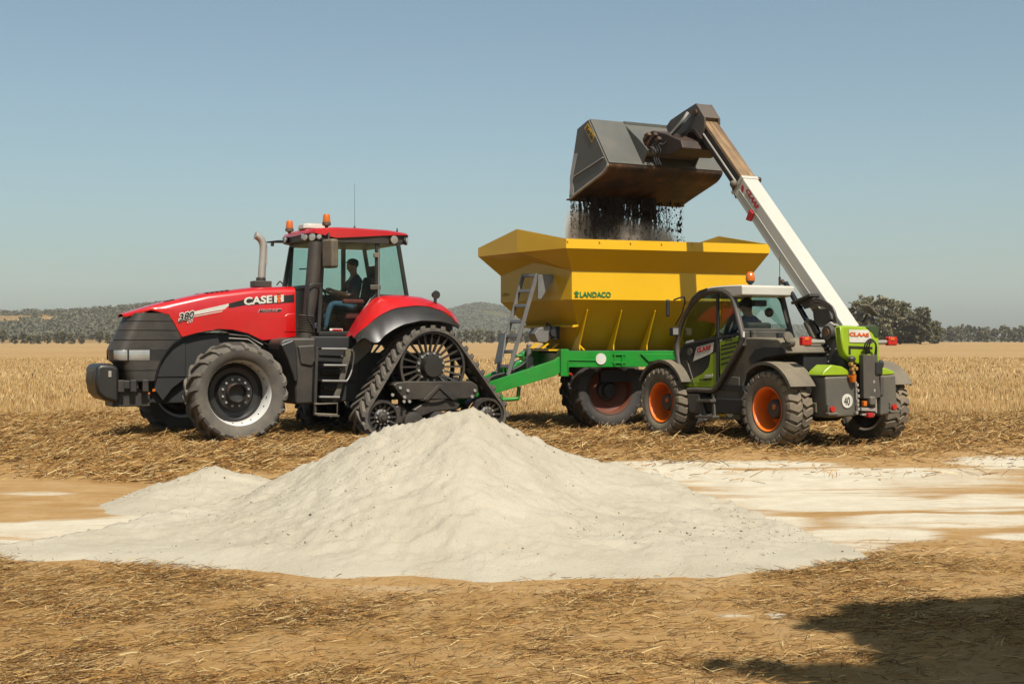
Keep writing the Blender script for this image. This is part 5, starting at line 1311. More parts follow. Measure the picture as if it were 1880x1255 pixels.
    for sgn in (1, -1):
        db = MB(); a = SP.side(1017.5, 660, 0.87); b = SP.side(1017.5, 689, 0.87); c = SP.side(897, 700.6, 0.42); d = SP.side(905, 724, 0.42)
        def sec(x, y, z0, z1, w): return [(x, (y - w) * sgn, z0), (x, (y + w) * sgn, z0), (x, (y + w) * sgn, z1), (x, (y - w) * sgn, z1)]
        db.loft([sec(1.60, 0.87, 1.12, 1.42, 0.06), sec(a[0], 0.87, b[1], a[1], 0.06), sec(c[0], 0.42, d[1], c[1], 0.06), sec(hx, 0.10, 0.40, 0.58, 0.06)])
        db.build('drawbar_arm', M['green'], T, bevel=0.008)
    q = MB(); q.box((hx - 0.05, 0, 0.50), (0.35, 0.26, 0.10)); q.cyl((hx + 0.2, 0, 0.44), (hx + 0.2, 0, 0.58), 0.09, 14); q.box(((hx + 1.9) / 2 + 0.3, 0, 0.9), (0.12, 0.9, 0.12)); q.build('drawbar_eye', M['green'], T, bevel=0.01)
    q = MB(); Y0 = 0.52; pts = [SP.s3(a, b, Y0) for a, b in ((918, 720), (921, 731), (926, 732.5), (948, 731), (951, 727), (953, 709))]
    q.tube(smooth_path(pts, 30), 0.038, 8); q.build('safety_loop', M['green'], T, smooth=50)
    # jack handle, valves and hoses by the drawbar
    q = MB(); q.tube([SP.s3(1042, 661, 0.98), SP.s3(1043, 682, 0.98), SP.s3(1048, 686, 0.98)], 0.014, 6); q.build('crank_handle', M['green'], T); q = MB(); q.tube([SP.s3(1046, 685.5, 0.98), SP.s3(1050, 687, 1.03)], 0.022, 8); q.build('crank_knob', M['redlens'], T)
    q = MB(); q.tube(smooth_path([SP.s3(893, 700, 0.3), SP.s3(905, 690, 0.3), SP.s3(930, 683, 0.25), SP.s3(960, 668, 0.2), SP.s3(972, 650, 0.2)], 24), 0.028, 8)
    q.tube(smooth_path([SP.s3(897, 704, 0.2), SP.s3(915, 692, 0.2), SP.s3(940, 686, 0.15), SP.s3(965, 660, 0.1)], 24), 0.022, 8); q.tube(smooth_path([SP.s3(893, 697, 0.1), SP.s3(912, 687, 0.1), SP.s3(936, 684, 0.1)], 24), 0.02, 8); q.build('hydraulic_hose', M['blackdark'], T)
    q = MB(); q.prism(SP.sides([(938, 676), (946, 664), (955, 660), (961, 664), (960, 676), (945, 686)], 0.05), -0.10, 0.12); q.prism(SP.sides([(955, 648), (964, 642), (967, 660), (958, 664)], 0.0), -0.12, 0.10); q.build('valve_block', M['green'], T, bevel=0.015)
    q = MB(); p = SP.s3(971, 665, 0.2); q.box(p, (0.14, 0.14, 0.22)); q.cyl(p + Vector((0, 0, 0.1)), p + Vector((0, 0, 0.35)), 0.05, 10); q.build('filter', M['galv'], T, bevel=0.02)
    q = MB(); q.tube([SP.s3(943, 653, 0.1), SP.s3(958, 652, 0.1)], 0.03, 8); q.box(SP.s3(943, 652, 0.1), (0.08, 0.06, 0.06)); q.build('shaft_guard', M['green'], T)
    q = MB(); q.box(SP.s3(992, 655, -0.3), (0.5, 0.04, 0.35)); q.build('front_beam', M['green'], T, bevel=0.008)
    # ladder
    ld = empty('ladder', T)
    def L3(px, py, t): return SP.f3(px, py, 1.98 + 0.53 * t)     # leaning out towards its foot
    for (a, b), (c, d) in (((961, 503.5), (912.5, 684)), ((986, 502.5), (932.5, 688))):
        q = MB(); q.bar(L3(a, b, 0), L3(c, d, 1), 0.035, 0.075, (1, 0, 0)); q.build('ladder_rail', M['galv'], ld, bevel=0.006)
    for py in (505.5, 534, 561, 590, 617, 645, 672):
        t = (py - 503) / 183; xa = 961 + (912.5 - 961) * t; xb = 986 + (932.5 - 986) * t
        q = MB(); q.bar(L3(xa, py, t), L3(xb, py - 0.6, t), 0.06, 0.045, (1, 0, 0.3)); q.build('rung', M['galv'], ld, bevel=0.005)
    q = MB(); q.prism([(0, 0), (0.30, 0.0), (0.30, -0.1), (0.06, -0.45), (0, -0.45)], -0.02, 0.02, 'y'); p = L3(987, 503, 0); q.v = [(p.x - a, p.y + b, p.z + c) for a, b, c in q.v]; q.build('ladder_bracket', M['galv'], ld)
    q = MB(); q.add([L3(919, 611, 0.8), L3(928, 611, 0.8), L3(921, 662, 1.0), L3(907, 668, 1.0)], [(0, 1, 2, 3)]); q.build('ladder_plate', M['galv'], ld, smooth=0, solid=0.02)
    # wheels
    def wheel(x, y, side):
        wl = empty('trailer_wheel', T, (x, y, 0.735), 0 if side > 0 else math.pi)
        tyre_mb(0.745, 0.55, 0.44, 18, 0.055, 0.07, 0.32).build('tyre', M['rubbershade'], wl, smooth=35)
        rm = MB(); rm.lathe([(0.455, 0.235), (0.44, 0.20), (0.42, 0.14), (0.41, 0.06), (0.30, 0.02), (0.20, 0.03), (0.20, 0.05)], 44); rm.build('rim', M['rimbrownshade'], wl, smooth=40)
        hb = MB(); hb.lathe([(0.20, 0.02), (0.19, 0.08), (0.13, 0.10), (0.12, 0.20), (0.0, 0.21)], 24); hb.build('hub', M['blackdark'], wl, smooth=40)
    x1 = SP.side(1122, 708, 0.62)[0]
    for x in (x1, x1 - 1.75):
        for sg in (1, -1): wheel(x - (0.15 if sg < 0 else 0), 0.36 * sg, sg)
    ax = MB(); ax.tube([(x1, -0.55, 0.735), (x1, 0.55, 0.735)], 0.09, 10); ax.build('axle', M['blackdark'], T, smooth=40); ax = MB(); ax.tube([(x1 - 1.75, -0.55, 0.735), (x1 - 1.75, 0.55, 0.735)], 0.09, 10); ax.build('axle', M['blackdark'], T, smooth=40); ax = MB(); ax.box((x1 - 0.87, 0, 1.0), (0.2, 1.12, 0.15)); ax.bar((x1 + 0.2, 0.55, 1.0), (x1 - 1.95, 0.55, 1.0), 0.1, 0.2); ax.bar((x1 + 0.2, -0.55, 1.0), (x1 - 1.95, -0.55, 1.0), 0.1, 0.2); ax.build('bogie_frame', M['blackdark'], T, smooth=0)
    # chain conveyor under the hopper and rear spinner
    q = MB(); q.box((-0.5, 0, 1.47), (4.2, 1.3, 0.06)); q.build('conveyor', M['blackdark'], T)
    q = MB(); q.box((-2.5, 0, 1.1), (0.3, 1.4, 0.35)); q.build('spinner_guard', M['green'], T, bevel=0.02)
M['rimbrownshade'] = paint('shade_toned_orange_brown_rim', rgb(120, 56, 24), 0.6, dust=0.25, dustcol=rgb(90, 60, 36), scale=3)  # orange-brown paint toned down to carry the shade under the trailer
build_spreader()
# ------------------------------------------------------------------ telescopic loader
TE = Frame(4.94, 21.77, -0.485, 0.875)
def build_loader():
    T = empty('telescopic_loader', None, (TE.o[0], TE.o[1], 0), TE.rz)
    tag(T, 'lime green and grey telescopic loader with raised white boom tipping its bucket', 'loader')
    YCT = -0.09
    WB = 2.849
    V = Vector
    # ---- wheels
    def wheel(x, y, side):
        wl = empty('wheel', T, (x, y, 0.605), 0 if side > 0 else math.pi)
        tyre_mb(0.62, 0.46, 0.335, 24, 0.045, 0.118, 0.11, 'block').build('tyre', M['rubber2'], wl, smooth=35)
        rm = MB(); rm.lathe([(0.335, 0.185), (0.35, 0.198), (0.34, 0.20), (0.318, 0.18), (0.305, 0.10), (0.298, -0.04), (0.295, -0.13)], 48); rm.build('rim', M['orange'], wl, smooth=40)
        dm = MB(); dm.lathe([(0.297, -0.11), (0.20, -0.10), (0.17, -0.08), (0.0, -0.08)], 40); dm.build('wheel_disc', M['orange'], wl, smooth=40)
        hb = MB(); hb.lathe([(0.160, -0.09), (0.150, 0.05), (0.13, 0.08), (0.11, 0.09), (0.0, 0.095)], 28); hb.build('hub', M['grey'], wl, smooth=35)
        cp = MB(); cp.lathe([(0.045, 0.07), (0.045, 0.11), (0.03, 0.12), (0.0, 0.122)], 14, (-0.06, 0, 0.04)); cp.build('hub_cap', M['amber'], wl, smooth=35)
        ip = MB(); ip.lathe([(0.0, -0.19), (0.33, -0.19)], 32); ip.build('inner_shade_disc', M['blackdark'], wl); vb = MB(); vb.tube([(0.20 * math.cos(2.3), 0.0, 0.20 * math.sin(2.3)), (0.24 * math.cos(2.3), 0.06, 0.24 * math.sin(2.3))], 0.012, 6); vb.build('valve', M['blackdark'], wl)  # black disc added to darken the wheel's shaded inner side
    for x, y, s in ((0, 0.92, 1), (WB, 0.92, 1), (0, -1.10, -1), (WB, -1.10, -1)): wheel(x, y, s)
    for xa in (0, WB):
        ax = MB(); ax.tube([(xa, -1.0, 0.605), (xa, YCT - 0.3, 0.605), (xa, YCT - 0.2, 0.605), (xa, YCT + 0.2, 0.605), (xa, YCT + 0.3, 0.605), (xa, 0.85, 0.605)], [0.12, 0.12, 0.22, 0.22, 0.12, 0.12], 14); ax.build('axle', M['blackdark'], T, smooth=40)
    ch = MB(); ch.box((1.3, YCT, 0.72), (4.0, 0.62, 0.42)); ch.box((1.4, -0.75, 0.95), (1.9, 0.70, 0.75)); ch.box((1.45, 0.6, 0.60), (1.5, 0.7, 0.25)); ch.build('chassis', M['blackdark'], T, bevel=0.02)
    en = MB(); en.prism([(0.55, 0.75), (2.35, 0.75), (2.35, 1.30), (2.15, 1.48), (0.6, 1.55)], -1.22, -0.52); en.build('engine_cover', M['grey'], T, bevel=0.05, seg=3)

    # ---- mudguards: bent sheets over the wheels
    def guard(x, y0, y1, r, a0, a1, m, lip=0.05):
        rows = []
        for y in (y0, y0 + 0.0, y1):
            rows.append([(x + r * math.cos(math.radians(a)), y, 0.605 + r * math.sin(math.radians(a))) for a in np.linspace(a0, a1, 16)])
        rows[0] = [(x + (r - lip) * math.cos(math.radians(a)), y0 + 0.0, 0.605 + (r - lip) * math.sin(math.radians(a))) for a in np.linspace(a0, a1, 16)]
        g_ = MB(); g_.sheet(rows); return g_.build('mudguard', m, T, smooth=45, solid=0.02)
    guard(0.02, 1.17, 0.66, 0.74, 150, 50, M['greydusty']); guard(0.02, -1.35, -0.84, 0.74, 150, 50, M['greydusty'])
    guard(WB - 0.02, 1.15, 0.68, 0.74, 30, 150, M['greydusty']); guard(WB - 0.02, -1.33, -0.86, 0.74, 30, 150, M['greydusty'])

    # ---- side body behind the cab
    YB_ = 0.88
    bd = MB(); bd.prism(TE.sides([(1364, 620), (1380, 618.5), (1428, 621), (1440, 632), (1446, 648), (1420, 652), (1404, 655), (1390, 662), (1379, 672), (1371, 686), (1364, 705), (1360, 768), (1312, 768), (1310, 722), (1330, 690)], YB_), 0.05, YB_)
    bd.build('side_body', M['greydusty'], T, bevel=0.03, seg=3)
    rc = MB(); rc.prism(TE.sides([(1375, 656), (1386, 640), (1402, 636), (1436, 637), (1444, 648), (1420, 653), (1404, 656), (1390, 663), (1380, 672)], YB_ + 0.004), YB_ - 0.05, YB_ + 0.006); rc.build('wheel_recess', M['blackdark'], T, bevel=0.005)
    lw = MB(); lw.prism(TE.sides([(1309, 722), (1340, 690), (1357, 692), (1358, 770), (1312, 768)], YB_ + 0.01), 0.6, YB_ + 0.012); lw.build('lower_panel', M['greylight'], T, bevel=0.012)
    cpz = MB(); p = TE.s3(1384, 613, 0.75); cpz.tube([p - V((0, 0, 0.08)), p + V((0, 0, 0.02))], 0.06, 14); cpz.tube([p + V((0, 0, 0.02)), p + V((0, 0, 0.06))], 0.068, 14); cpz.build('filler_cap', M['greydusty'], T, smooth=35)
    cpz = MB(); p = TE.s3(1431, 614, 0.55); cpz.tube([p - V((0, 0, 0.06)), p + V((0, 0, 0.03))], 0.05, 12); cpz.build('filler_cap', M['blackdark'], T, smooth=35)
    # round sign 40 and warning plate
    YP = YB_ + 0.022
    def disc(px, py, r, y):
        c = TE.s3(px, py, y); q = MB(); q.tube([c - V((0, 0.004, 0)), c + V((0, 0.004, 0))], r, 28); return q.build('speed_disc', M['decalwhite'], T, smooth=30)
    d_ = disc(1340, 752.4, 0.112, YP)
    text_obj('lettering', '40', TE.s3(1336.6, 759, YP + .006), TE.s3(1343.6, 759.2, YP + .006), TE.s3(1336.6, 745.5, YP + .006), M['decalblack'], d_, bold=0.01)
    wp = quad_plate('warning_plate', [TE.s3(1313, 763, YP), TE.s3(1333, 764, YP), TE.s3(1333, 748, YP), TE.s3(1313, 747, YP)], (0, 1, 0), M['decalyellow'], T, lift=0.006, th=0.006)
    tr_ = MB(); tr_.ring_tube([TE.s3(1315, 759.5, YP + .008), TE.s3(1321, 759.8, YP + .008), TE.s3(1318, 751, YP + .008)], 0.007, 4); tr_.bar(TE.s3(1323, 758, YP + .008), TE.s3(1328, 758, YP + .008), 0.006, 0.02); tr_.bar(TE.s3(1329.5, 760, YP + .008), TE.s3(1331, 752, YP + .008), 0.006, 0.02); tr_.bar(TE.s3(1318, 757, YP + .008), TE.s3(1318, 754.2, YP + .008), 0.006, 0.008); tr_.build('warning_symbol', M['decalblack'], wp)
    # step under the door
    sp_ = empty('cab_step', T)
    q = MB(); q.prism(TE.sides([(1262, 722), (1284, 722), (1290, 760), (1268, 756)], 0.97), 0.80, 0.99); q.build('step_box', M['grey'], sp_, bevel=0.012)
    q = MB(); q.bar(TE.s3(1283, 735, 1.0), TE.s3(1310, 735, 1.0), 0.12, 0.05); q.build('step', M['grey'], sp_, bevel=0.01)
    q = MB(); q.bar(TE.s3(1282, 764, 1.02), TE.s3(1315, 764.5, 1.02), 0.14, 0.045); q.build('step', M['grey'], sp_, bevel=0.01)
    q = MB(); q.bar(TE.s3(1288, 737, 0.98), TE.s3(1296, 763, 0.98), 0.03, 0.04); q.bar(TE.s3(1284, 737, 0.98), TE.s3(1291, 763, 0.98), 0.03, 0.04); q.bar(TE.s3(1309, 722, 0.96), TE.s3(1312, 766, 0.96), 0.03, 0.05); q.build('step_stay', M['greylight'], sp_, bevel=0.005)

    # ---- cab
    cb = empty('cab', T)
    YL, YR2 = 0.95, -0.07
    outl = [(1256, 713), (1250, 688), (1245, 658), (1243, 632), (1248, 603), (1259, 576), (1272, 556), (1283, 545), (1295, 537), (1309, 533.5), (1326, 534), (1338, 540), (1346, 549), (1352, 570), (1363, 614), (1363.5, 620), (1356, 640), (1338, 672), (1322, 700), (1313, 713), (1305, 716), (1280, 715)]
    lp = TE.sides(outl, YL)
    for y, m_ in ((YL, M['grey']), (YR2, M['grey'])):
        q = MB(); q.ring_tube(smooth_path([V((x, y, z)) for x, z in lp], 66, True), 0.045, 10); q.build('cab_frame', m_, cb, smooth=60)
    def pl(name, pts, m, y=YL, lift=0.0, th=0.02, bevel=0.0):
        q = MB(); q.prism(TE.sides(pts, y), y + lift - th, y + lift); return q.build(name, m, cb, bevel=bevel, smooth=0)
    def gl(name, pts, y, m=None):
        q = MB(); q.add([(x, y, z) for x, z in TE.sides(pts, YL)], [tuple(range(len(pts)))]); return q.build(name, m or M['glassdark'], cb, smooth=0)
    doorg = [(1257.5, 632), (1251, 620), (1254, 600), (1263, 577), (1276, 557), (1288, 545), (1300, 538), (1314, 536), (1315.5, 620)]
    quart = [(1321, 536), (1332, 538), (1342, 547), (1348, 568), (1356.5, 611), (1321, 619)]
    gl('door_glass', doorg, YL - 0.02); gl('quarter_window', quart, YL - 0.02)
    gl('side_glass', doorg[:-1] + [(1356, 611), (1348, 568), (1342, 547), (1332, 538)], YR2, M['glass'])
    # waist bars and door post
    q = MB(); q.bar(TE.s3(1256, 633.5, YL), TE.s3(1316, 619.5, YL), 0.04, 0.05); q.bar(TE.s3(1318, 536, YL), TE.s3(1318, 712, YL), 0.04, 0.055); q.bar(TE.s3(1320, 620, YL), TE.s3(1358, 612, YL), 0.04, 0.045); q.build('door_post', M['blackdark'], cb, bevel=0.008)
    dr = pl('door_panel', [(1249, 637), (1256, 634), (1316, 621), (1317, 700), (1307, 712), (1259, 712), (1251, 690), (1246, 655)], M['black'], YL, -0.005, 0.03, 0.006)
    n_ = (0, 1, 0)
    D = lambda a, b: TE.s3(a, b, YL)
    quad_plate('door_lime', [D(1259, 703), D(1316, 702), D(1308, 704.5 + 5), D(1259, 709)], n_, M['lime'], dr, lift=0.004)
    quad_plate('door_lime', [D(1259, 702), D(1261.5, 695), D(1275, 693), D(1290, 685), D(1301, 673), D(1303.5, 662), D(1305, 650), D(1315, 646), D(1315.5, 702.5)], n_, M['lime'], dr, lift=0.005)
    quad_plate('door_sign', [D(1273, 662.5), D(1280, 636.5), D(1311.5, 627.5), D(1309, 645), D(1304, 649)], n_, M['decalwhite'], dr, lift=0.008)
    text_obj('lettering', 'CLAAS', D(1280, 647), D(1305.5, 640.5), D(1280.5, 638.5), M['decalred'], dr, bold=0.05, shear=0.0, lift=0.010)
    text_obj('lettering', '7044', D(1293.5, 694), D(1310, 692), D(1293.5, 687.5), M['decalwhite'], dr, bold=0.03, shear=0.15, lift=0.010)
    text_obj('lettering', 'SCORPION', D(1285, 698.5), D(1308, 697), D(1285, 694.8), M['decalblack'], dr, bold=0.04, lift=0.010)
    q = MB(); c = D(1267.5, 645); q.tube([c, c + V((0, 0.02, 0))], 0.065, 18); q.build('door_handle', M['grey'], dr, smooth=35)
    q = MB(); q.bar(D(1261, 660), D(1275, 706), 0.02, 0.02, (0, 1, 0)); q.build('door_seam', M['greylight'], dr)
    quad_plate('door_sticker', [D(1259, 630.5), D(1272.5, 627), D(1272.5, 622.5), D(1259, 626)], n_, M['decalwhite'], cb, lift=0.0)
    lv = pl('rear_panel', [(1322, 626), (1357, 616.5), (1352, 640), (1338, 668), (1323, 688)], M['lime'], YL, 0.012, 0.03, 0.006)
    for k, (xa, ya, xb, yb) in enumerate([(1324, 634.5, 1354, 627.5), (1324, 641.5, 1351, 635), (1324, 650, 1347, 644), (1324, 659, 1342, 654), (1324, 668.5, 1337, 664)]):
        q = MB(); q.bar(TE.s3(xa, ya, YL + .013), TE.s3(xb, yb, YL + .013), 0.016, 0.028); q.build('louver', M['blackdark'], lv)
    text_obj('lettering', 'VARIPOWER', TE.s3(1331, 627.5, YL + .013), TE.s3(1345, 624, YL + .013), TE.s3(1331, 624.5, YL + .013), M['decalblack'], lv)
    q = MB(); q.box(TE.s3(1364, 613, YL + 0.02), (0.05, 0.03, 0.09)); q.build('latch', M['decalwhite'], cb)
    # rear wall with its window, front and roof glass
    XR0, XR1 = TE.side(1363, 616, YL)[0] - 0.01, TE.side(1346, 548, YL)[0] - 0.02
    zA, zB = 1.86, 2.39
    def rx(z): return XR0 + (XR1 - XR0) * (z - 1.73) / (2.36 - 1.73)
    q = MB(); q.add([(rx(zA), YL - 0.05, zA), (rx(zA), YR2 + 0.03, zA), (rx(zB), YR2 + 0.03, zB), (rx(zB), YL - 0.05, zB)], [(0, 1, 2, 3)]); q.build('rear_window', M['glass'], cb, smooth=0)
    q = MB()
    q.bar((rx(1.84), YL, 1.84), (rx(1.84), YR2, 1.84), 0.05, 0.06); q.bar((rx(1.74), YR2, 1.74), (rx(2.42), YR2, 2.42), 0.07, 0.07); q.bar((rx(1.74), YL - 0.01, 1.74), (rx(2.42), YL - 0.01, 2.42), 0.07, 0.07)
    q.build('rear_post', M['grey'], cb, bevel=0.015)
    q = MB(); q.box((rx(1.72) + 0.05, (YL + YR2) / 2, 1.70), (0.10, YL - YR2, 0.24)); q.build('rear_wall', M['grey'], cb, bevel=0.015)
    fx = [TE.side(a, b, YL) for a, b in ((1256, 712), (1245, 660), (1243, 634), (1248, 604), (1259, 577), (1272, 557), (1284, 545))]
    q = MB(); q.sheet([[(x, YL - 0.03, z) for x, z in fx[1:]], [(x, YR2 + 0.03, z) for x, z in fx[1:]]]); q.build('windscreen', M['glass'], cb, smooth=60)
    q = MB(); q.box((1.65, (YL + YR2) / 2, 0.90), (1.6, YL - YR2 - 0.06, 0.10)); q.box((2.45, (YL + YR2) / 2, 1.1), (0.12, 0.9, 0.5)); q.build('cab_floor', M['blackdark'], cb)
    # roof
    rt_ = [(1274, 543), (1283, 535), (1294, 529.5), (1305, 526), (1330, 523.5), (1361, 522), (1364, 524)]
    rl = [(1364, 541), (1352, 543), (1345, 545), (1338, 537), (1330, 532.5), (1310, 531), (1296, 534), (1284, 541), (1276, 548)]
    q = MB(); pts = TE.sides(rt_ + rl, YL + 0.02); q.prism(pts, YR2 - 0.05, YL + 0.03); q.build('roof', M['white'], cb, bevel=0.025, seg=3)
    q = MB(); zz = TE.side(1400, 533, 0.5); q.box((rx(2.5) - 0.02, (YL + YR2) / 2, 2.475), (0.16, YL - YR2 + 0.02, 0.17)); q.build('roof_rear', M['white'], cb, bevel=0.03, seg=3)
    q = MB(); q.prism(TE.sides([(1268, 561), (1275, 548), (1287, 538), (1299, 531), (1299, 528), (1284, 533), (1271, 546), (1264, 560)], YL + 0.03), YL - 0.05, YL + 0.05); q.build('roof_visor', M['blackdusty'], cb, bevel=0.008)
    for px, py in ((1372, 542.5), (1417, 542.5)):
        q = MB(); q.box(TE.f3(px, py + 1, rx(2.39) - 0.04), (0.06, 0.06, 0.04)); q.build('window_hinge', M['blackdark'], cb)
    # lamps, beacon, aerial, mirrors
    def lamp(px, py, x, d, r):
        p = TE.f3(px, py, x); d = V(d).normalized(); b_ = MB(); b_.tube([p - d * 0.08, p - d * 0.05, p], [r * 0.6, r, r], 16); o = b_.build('work_lamp', M['blackdark'], cb, smooth=40); l_ = MB(); l_.tube([p, p + d * 0.012, p + d * 0.015], [r * 0.88, r * 0.8, r * 0.3], 16); l_.build('lens', M['lens'], o, smooth=40)
    XL = rx(2.45) - 0.14
    lamp(1379.5, 534, XL, (-1, 0.35, -0.1), 0.062); lamp(1442, 534, XL, (-1, 0.25, -0.1), 0.062)
    q = MB(); p = TE.f3(1366, 533, XL + 0.06); q.box(p, (0.07, 0.12, 0.13)); q.build('lamp_box', M['blackdark'], cb, bevel=0.01)
    q = MB(); p = TE.f3(1377.5, 519, XL + 0.12); q.lathe([(0.03, -0.10), (0.03, -0.02), (0.07, 0.02), (0.072, 0.035)], 16, p, 'z'); bc = q.build('beacon', M['blackdark'], T, smooth=40)
    q = MB(); q.lathe([(0.07, 0.035), (0.078, 0.06), (0.074, 0.12), (0.055, 0.165), (0.025, 0.185), (0.0, 0.188)], 18, p, 'z'); q.build('lens', M['amber'], bc, smooth=50)
    q = MB(); p = TE.f3(1431.5, 523, XL + 0.1); q.tube([p, p + V((0, 0, 0.14))], 0.02, 8); q.tube([p, p + V((0, 0, 0.46))], 0.006, 5); q.build('aerial', M['blackdark'], T)
    q = MB(); q.sphere(TE.f3(1437, 517, XL + 0.1), (0.035, 0.035, 0.05)); q.build('rubber_stop', M['rust'], T, smooth=60)
    q = MB(); q.tube(smooth_path([TE.s3(1258, 557, YL + .05), TE.s3(1256, 545, YL + .1), TE.s3(1248, 546, YL + .2), TE.s3(1237, 550, YL + .25)], 16), 0.014, 6); mo = q.build('mirror', M['blackdark'], T)
    q = MB(); q.box(TE.s3(1226, 565, YL + 0.22), (0.20, 0.07, 0.30), Matrix.Rotation(math.radians(-35), 4, 'Z')); q.build('mirror_head', M['black'], mo, bevel=0.03, seg=3)
    q = MB(); p = TE.s3(1238, 608, YL + 0.1); q.box(p, (0.12, 0.14, 0.15)); h_ = q.build('side_lamp', M['blackdark'], T, bevel=0.02); q = MB(); q.box(p + V((-0.065, 0.02, 0)), (0.015, 0.11, 0.11)); q.build('lens', M['lens'], h_, bevel=0.006)
    q = MB(); q.tube([TE.s3(1240, 596, YL + .06), TE.s3(1252, 575, YL + .06), TE.s3(1257, 555, YL + .06)], 0.012, 6); q.build('mirror_stay', M['blackdark'], T)
    # inside
    q = MB(); q.box((1.30, 0.45, 1.32), (0.50, 0.50, 0.12)); q.box((1.06, 0.45, 1.66), (0.12, 0.48, 0.62), Matrix.Rotation(math.radians(-8), 4, 'Y')); q.box((1.3, 0.45, 1.12), (0.4, 0.4, 0.3)); q.build('seat', M['fabric'], cb, bevel=0.04, seg=3)
    q = MB(); q.ring_tube([V((2.02 + 0.07 * math.sin(a), 0.45 + 0.19 * math.cos(a), 1.60 + 0.17 * math.sin(a))) for a in [2 * math.pi * k / 22 for k in range(22)]], 0.015, 6); q.tube([(2.25, 0.45, 1.1), (2.02, 0.45, 1.60)], 0.05, 8); q.build('steering_wheel', M['blackdark'], cb)
    q = MB(); q.box((2.35, 0.45, 1.35), (0.2, 0.8, 0.35)); q.box((1.35, 0.10, 1.5), (0.6, 0.14, 0.2)); q.build('dashboard', M['blackdark'], cb, bevel=0.02); q = MB(); q.box(TE.f3(1394, 556, 0.95), (0.1, 0.25, 0.10)); q.build('radio_box', M['blackdark'], cb, bevel=0.02)
    q = MB(); q.tube([(2.2, 0.02, 1.3), (2.2, 0.02, 2.4)], 0.03, 6); q.build('front_post', M['greydusty'], cb)
    q = MB(); q.sphere(TE.f3(1412, 573, 1.2), (0.05, 0.09, 0.08)); q.build('inner_mirror', M['blackdark'], cb, smooth=60)

    # ---- rear frame, bonnet, counterweight boxes
    pfL = TE.sides([(1533, 597), (1521, 604), (1500, 626), (1489, 641), (1487, 700), (1492, 724), (1550, 724), (1552, 690), (1549, 640), (1545, 603), (1541, 597)], 0.02)
    for y0, y1 in ((-0.05, 0.03), (-0.57, -0.49)):
        q = MB(); q.prism(pfL, y0, y1); q.build('boom_support', M['grey'], T, bevel=0.008)
    bl = MB()
    for a, b in ((1520, 650), (1521, 663), (1519, 673), (1524, 640), (1500, 652), (1503, 690), (1535, 640), (1540, 650), (1543, 668), (1509, 651), (1495, 668)):
        p = TE.s3(a, b, 0.03); bl.tube([p, p + V((0, 0.014, 0))], 0.013, 6)
    bo = bl.build('plate_bolts', M['steel'], T, smooth=30); bo['kind'] = 'stuff'
    q = MB(); c = TE.s3(1526, 610, 0.03); q.tube([c, c + V((0, 0.10, 0))], 0.115, 22); pv = q.build('boom_pivot', M['grey'], T, smooth=35, bevel=0.006); q = MB(); q.tube([c + V((0, 0.10, 0)), c + V((0, 0.115, 0))], 0.065, 18); q.build('pivot_pin', M['rust'], pv, smooth=35)
    XB = -0.75
    f = lambda a, b, x=XB: TE.face(a, b, x)
    q = MB()
    def hring(dx, ins, zt_, zb_): return None
    hood_o = [f(1543, 600), (f(1543, 600)[0] - 0.02, f(1543, 600)[1] + 0.03), f(1560, 597), f(1600, 600), f(1612, 603), f(1614, 652), f(1614, 668), f(1572, 668), f(1551, 652), f(1546, 640)]
    q.prism(hood_o, XB - 0.02, XB + 0.14, 'x'); hd = q.build('rear_bonnet', M['lime'], T, bevel=0.045, seg=3)
    q = MB(); q.prism([f(1556, 634), f(1600, 636), f(1600, 640.5), f(1560, 639.5), f(1560, 650), f(1556, 650)], XB - 0.026, XB - 0.01, 'x'); q.build('bonnet_recess', M['black'], hd, bevel=0.004)
    XP = XB - 0.024
    quad_plate('bonnet_sign', [TE.f3(1558, 604, XP), TE.f3(1594, 605, XP), TE.f3(1603, 628.5, XP), TE.f3(1559, 627.5, XP)], (-1, 0, 0), M['decalwhite'], hd, lift=0.006, th=0.008)
    XP2 = XP - 0.007
    text_obj('lettering', 'CLAAS', TE.f3(1559, 616.5, XP2), TE.f3(1595, 618, XP2), TE.f3(1559, 609, XP2), M['decalorange'], hd, bold=0.05, lift=0.002)
    q = MB(); q.prism([f(1588, 599), f(1594, 597), f(1606, 596), f(1611, 601), f(1611, 620), f(1604, 619), f(1600, 611), f(1590, 603)], XB - 0.03, XB + 0.25, 'x'); q.build('bonnet_scoop', M['green2'], hd, bevel=0.015)
    # boxes with lime lids
    for pts, lid, nm in ((([(1511, 691), (1563, 689), (1567.5, 763), (1515, 766)]), [(1506, 689), (1509, 681), (1523, 668.5), (1543, 672), (1554.5, 680), (1555, 688)], 'left'), (([(1614, 688), (1640, 687), (1644, 757), (1612, 762)]), [(1613, 688), (1613, 676), (1620, 674), (1636, 680), (1641, 686)], 'right')):
        q = MB(); q.prism([f(a, b) for a, b in pts], XB - 0.06, XB + 0.30, 'x'); bx = q.build('rear_box', M['greylight'], T, bevel=0.035, seg=3)
        q = MB(); q.prism([f(a, b) for a, b in lid], XB - 0.05, XB + 0.30, 'x'); q.build('rear_box_lid', M['lime'], bx, bevel=0.02, seg=2)
    q = MB(); q.prism([f(1611, 690), f(1617, 690), f(1617, 724), (f(1617, 726)[0], f(1617, 726)[1]), f(1611, 724)], XB - 0.07, XB + 0.1, 'x'); q.build('side_plate', M['grey'], T, bevel=0.01)
    c = TE.f3(1555, 735, XB - 0.066); q = MB(); q.tube([c, c - V((0.01, 0, 0))], 0.108, 28); d2 = q.build('speed_disc', M['decalwhite'], T, smooth=30)
    text_obj('lettering', '40', TE.f3(1549.5, 742.5, XB - .077), TE.f3(1560, 743, XB - .077), TE.f3(1549.5, 727.5, XB - .077), M['decalblack'], d2, bold=0.0)
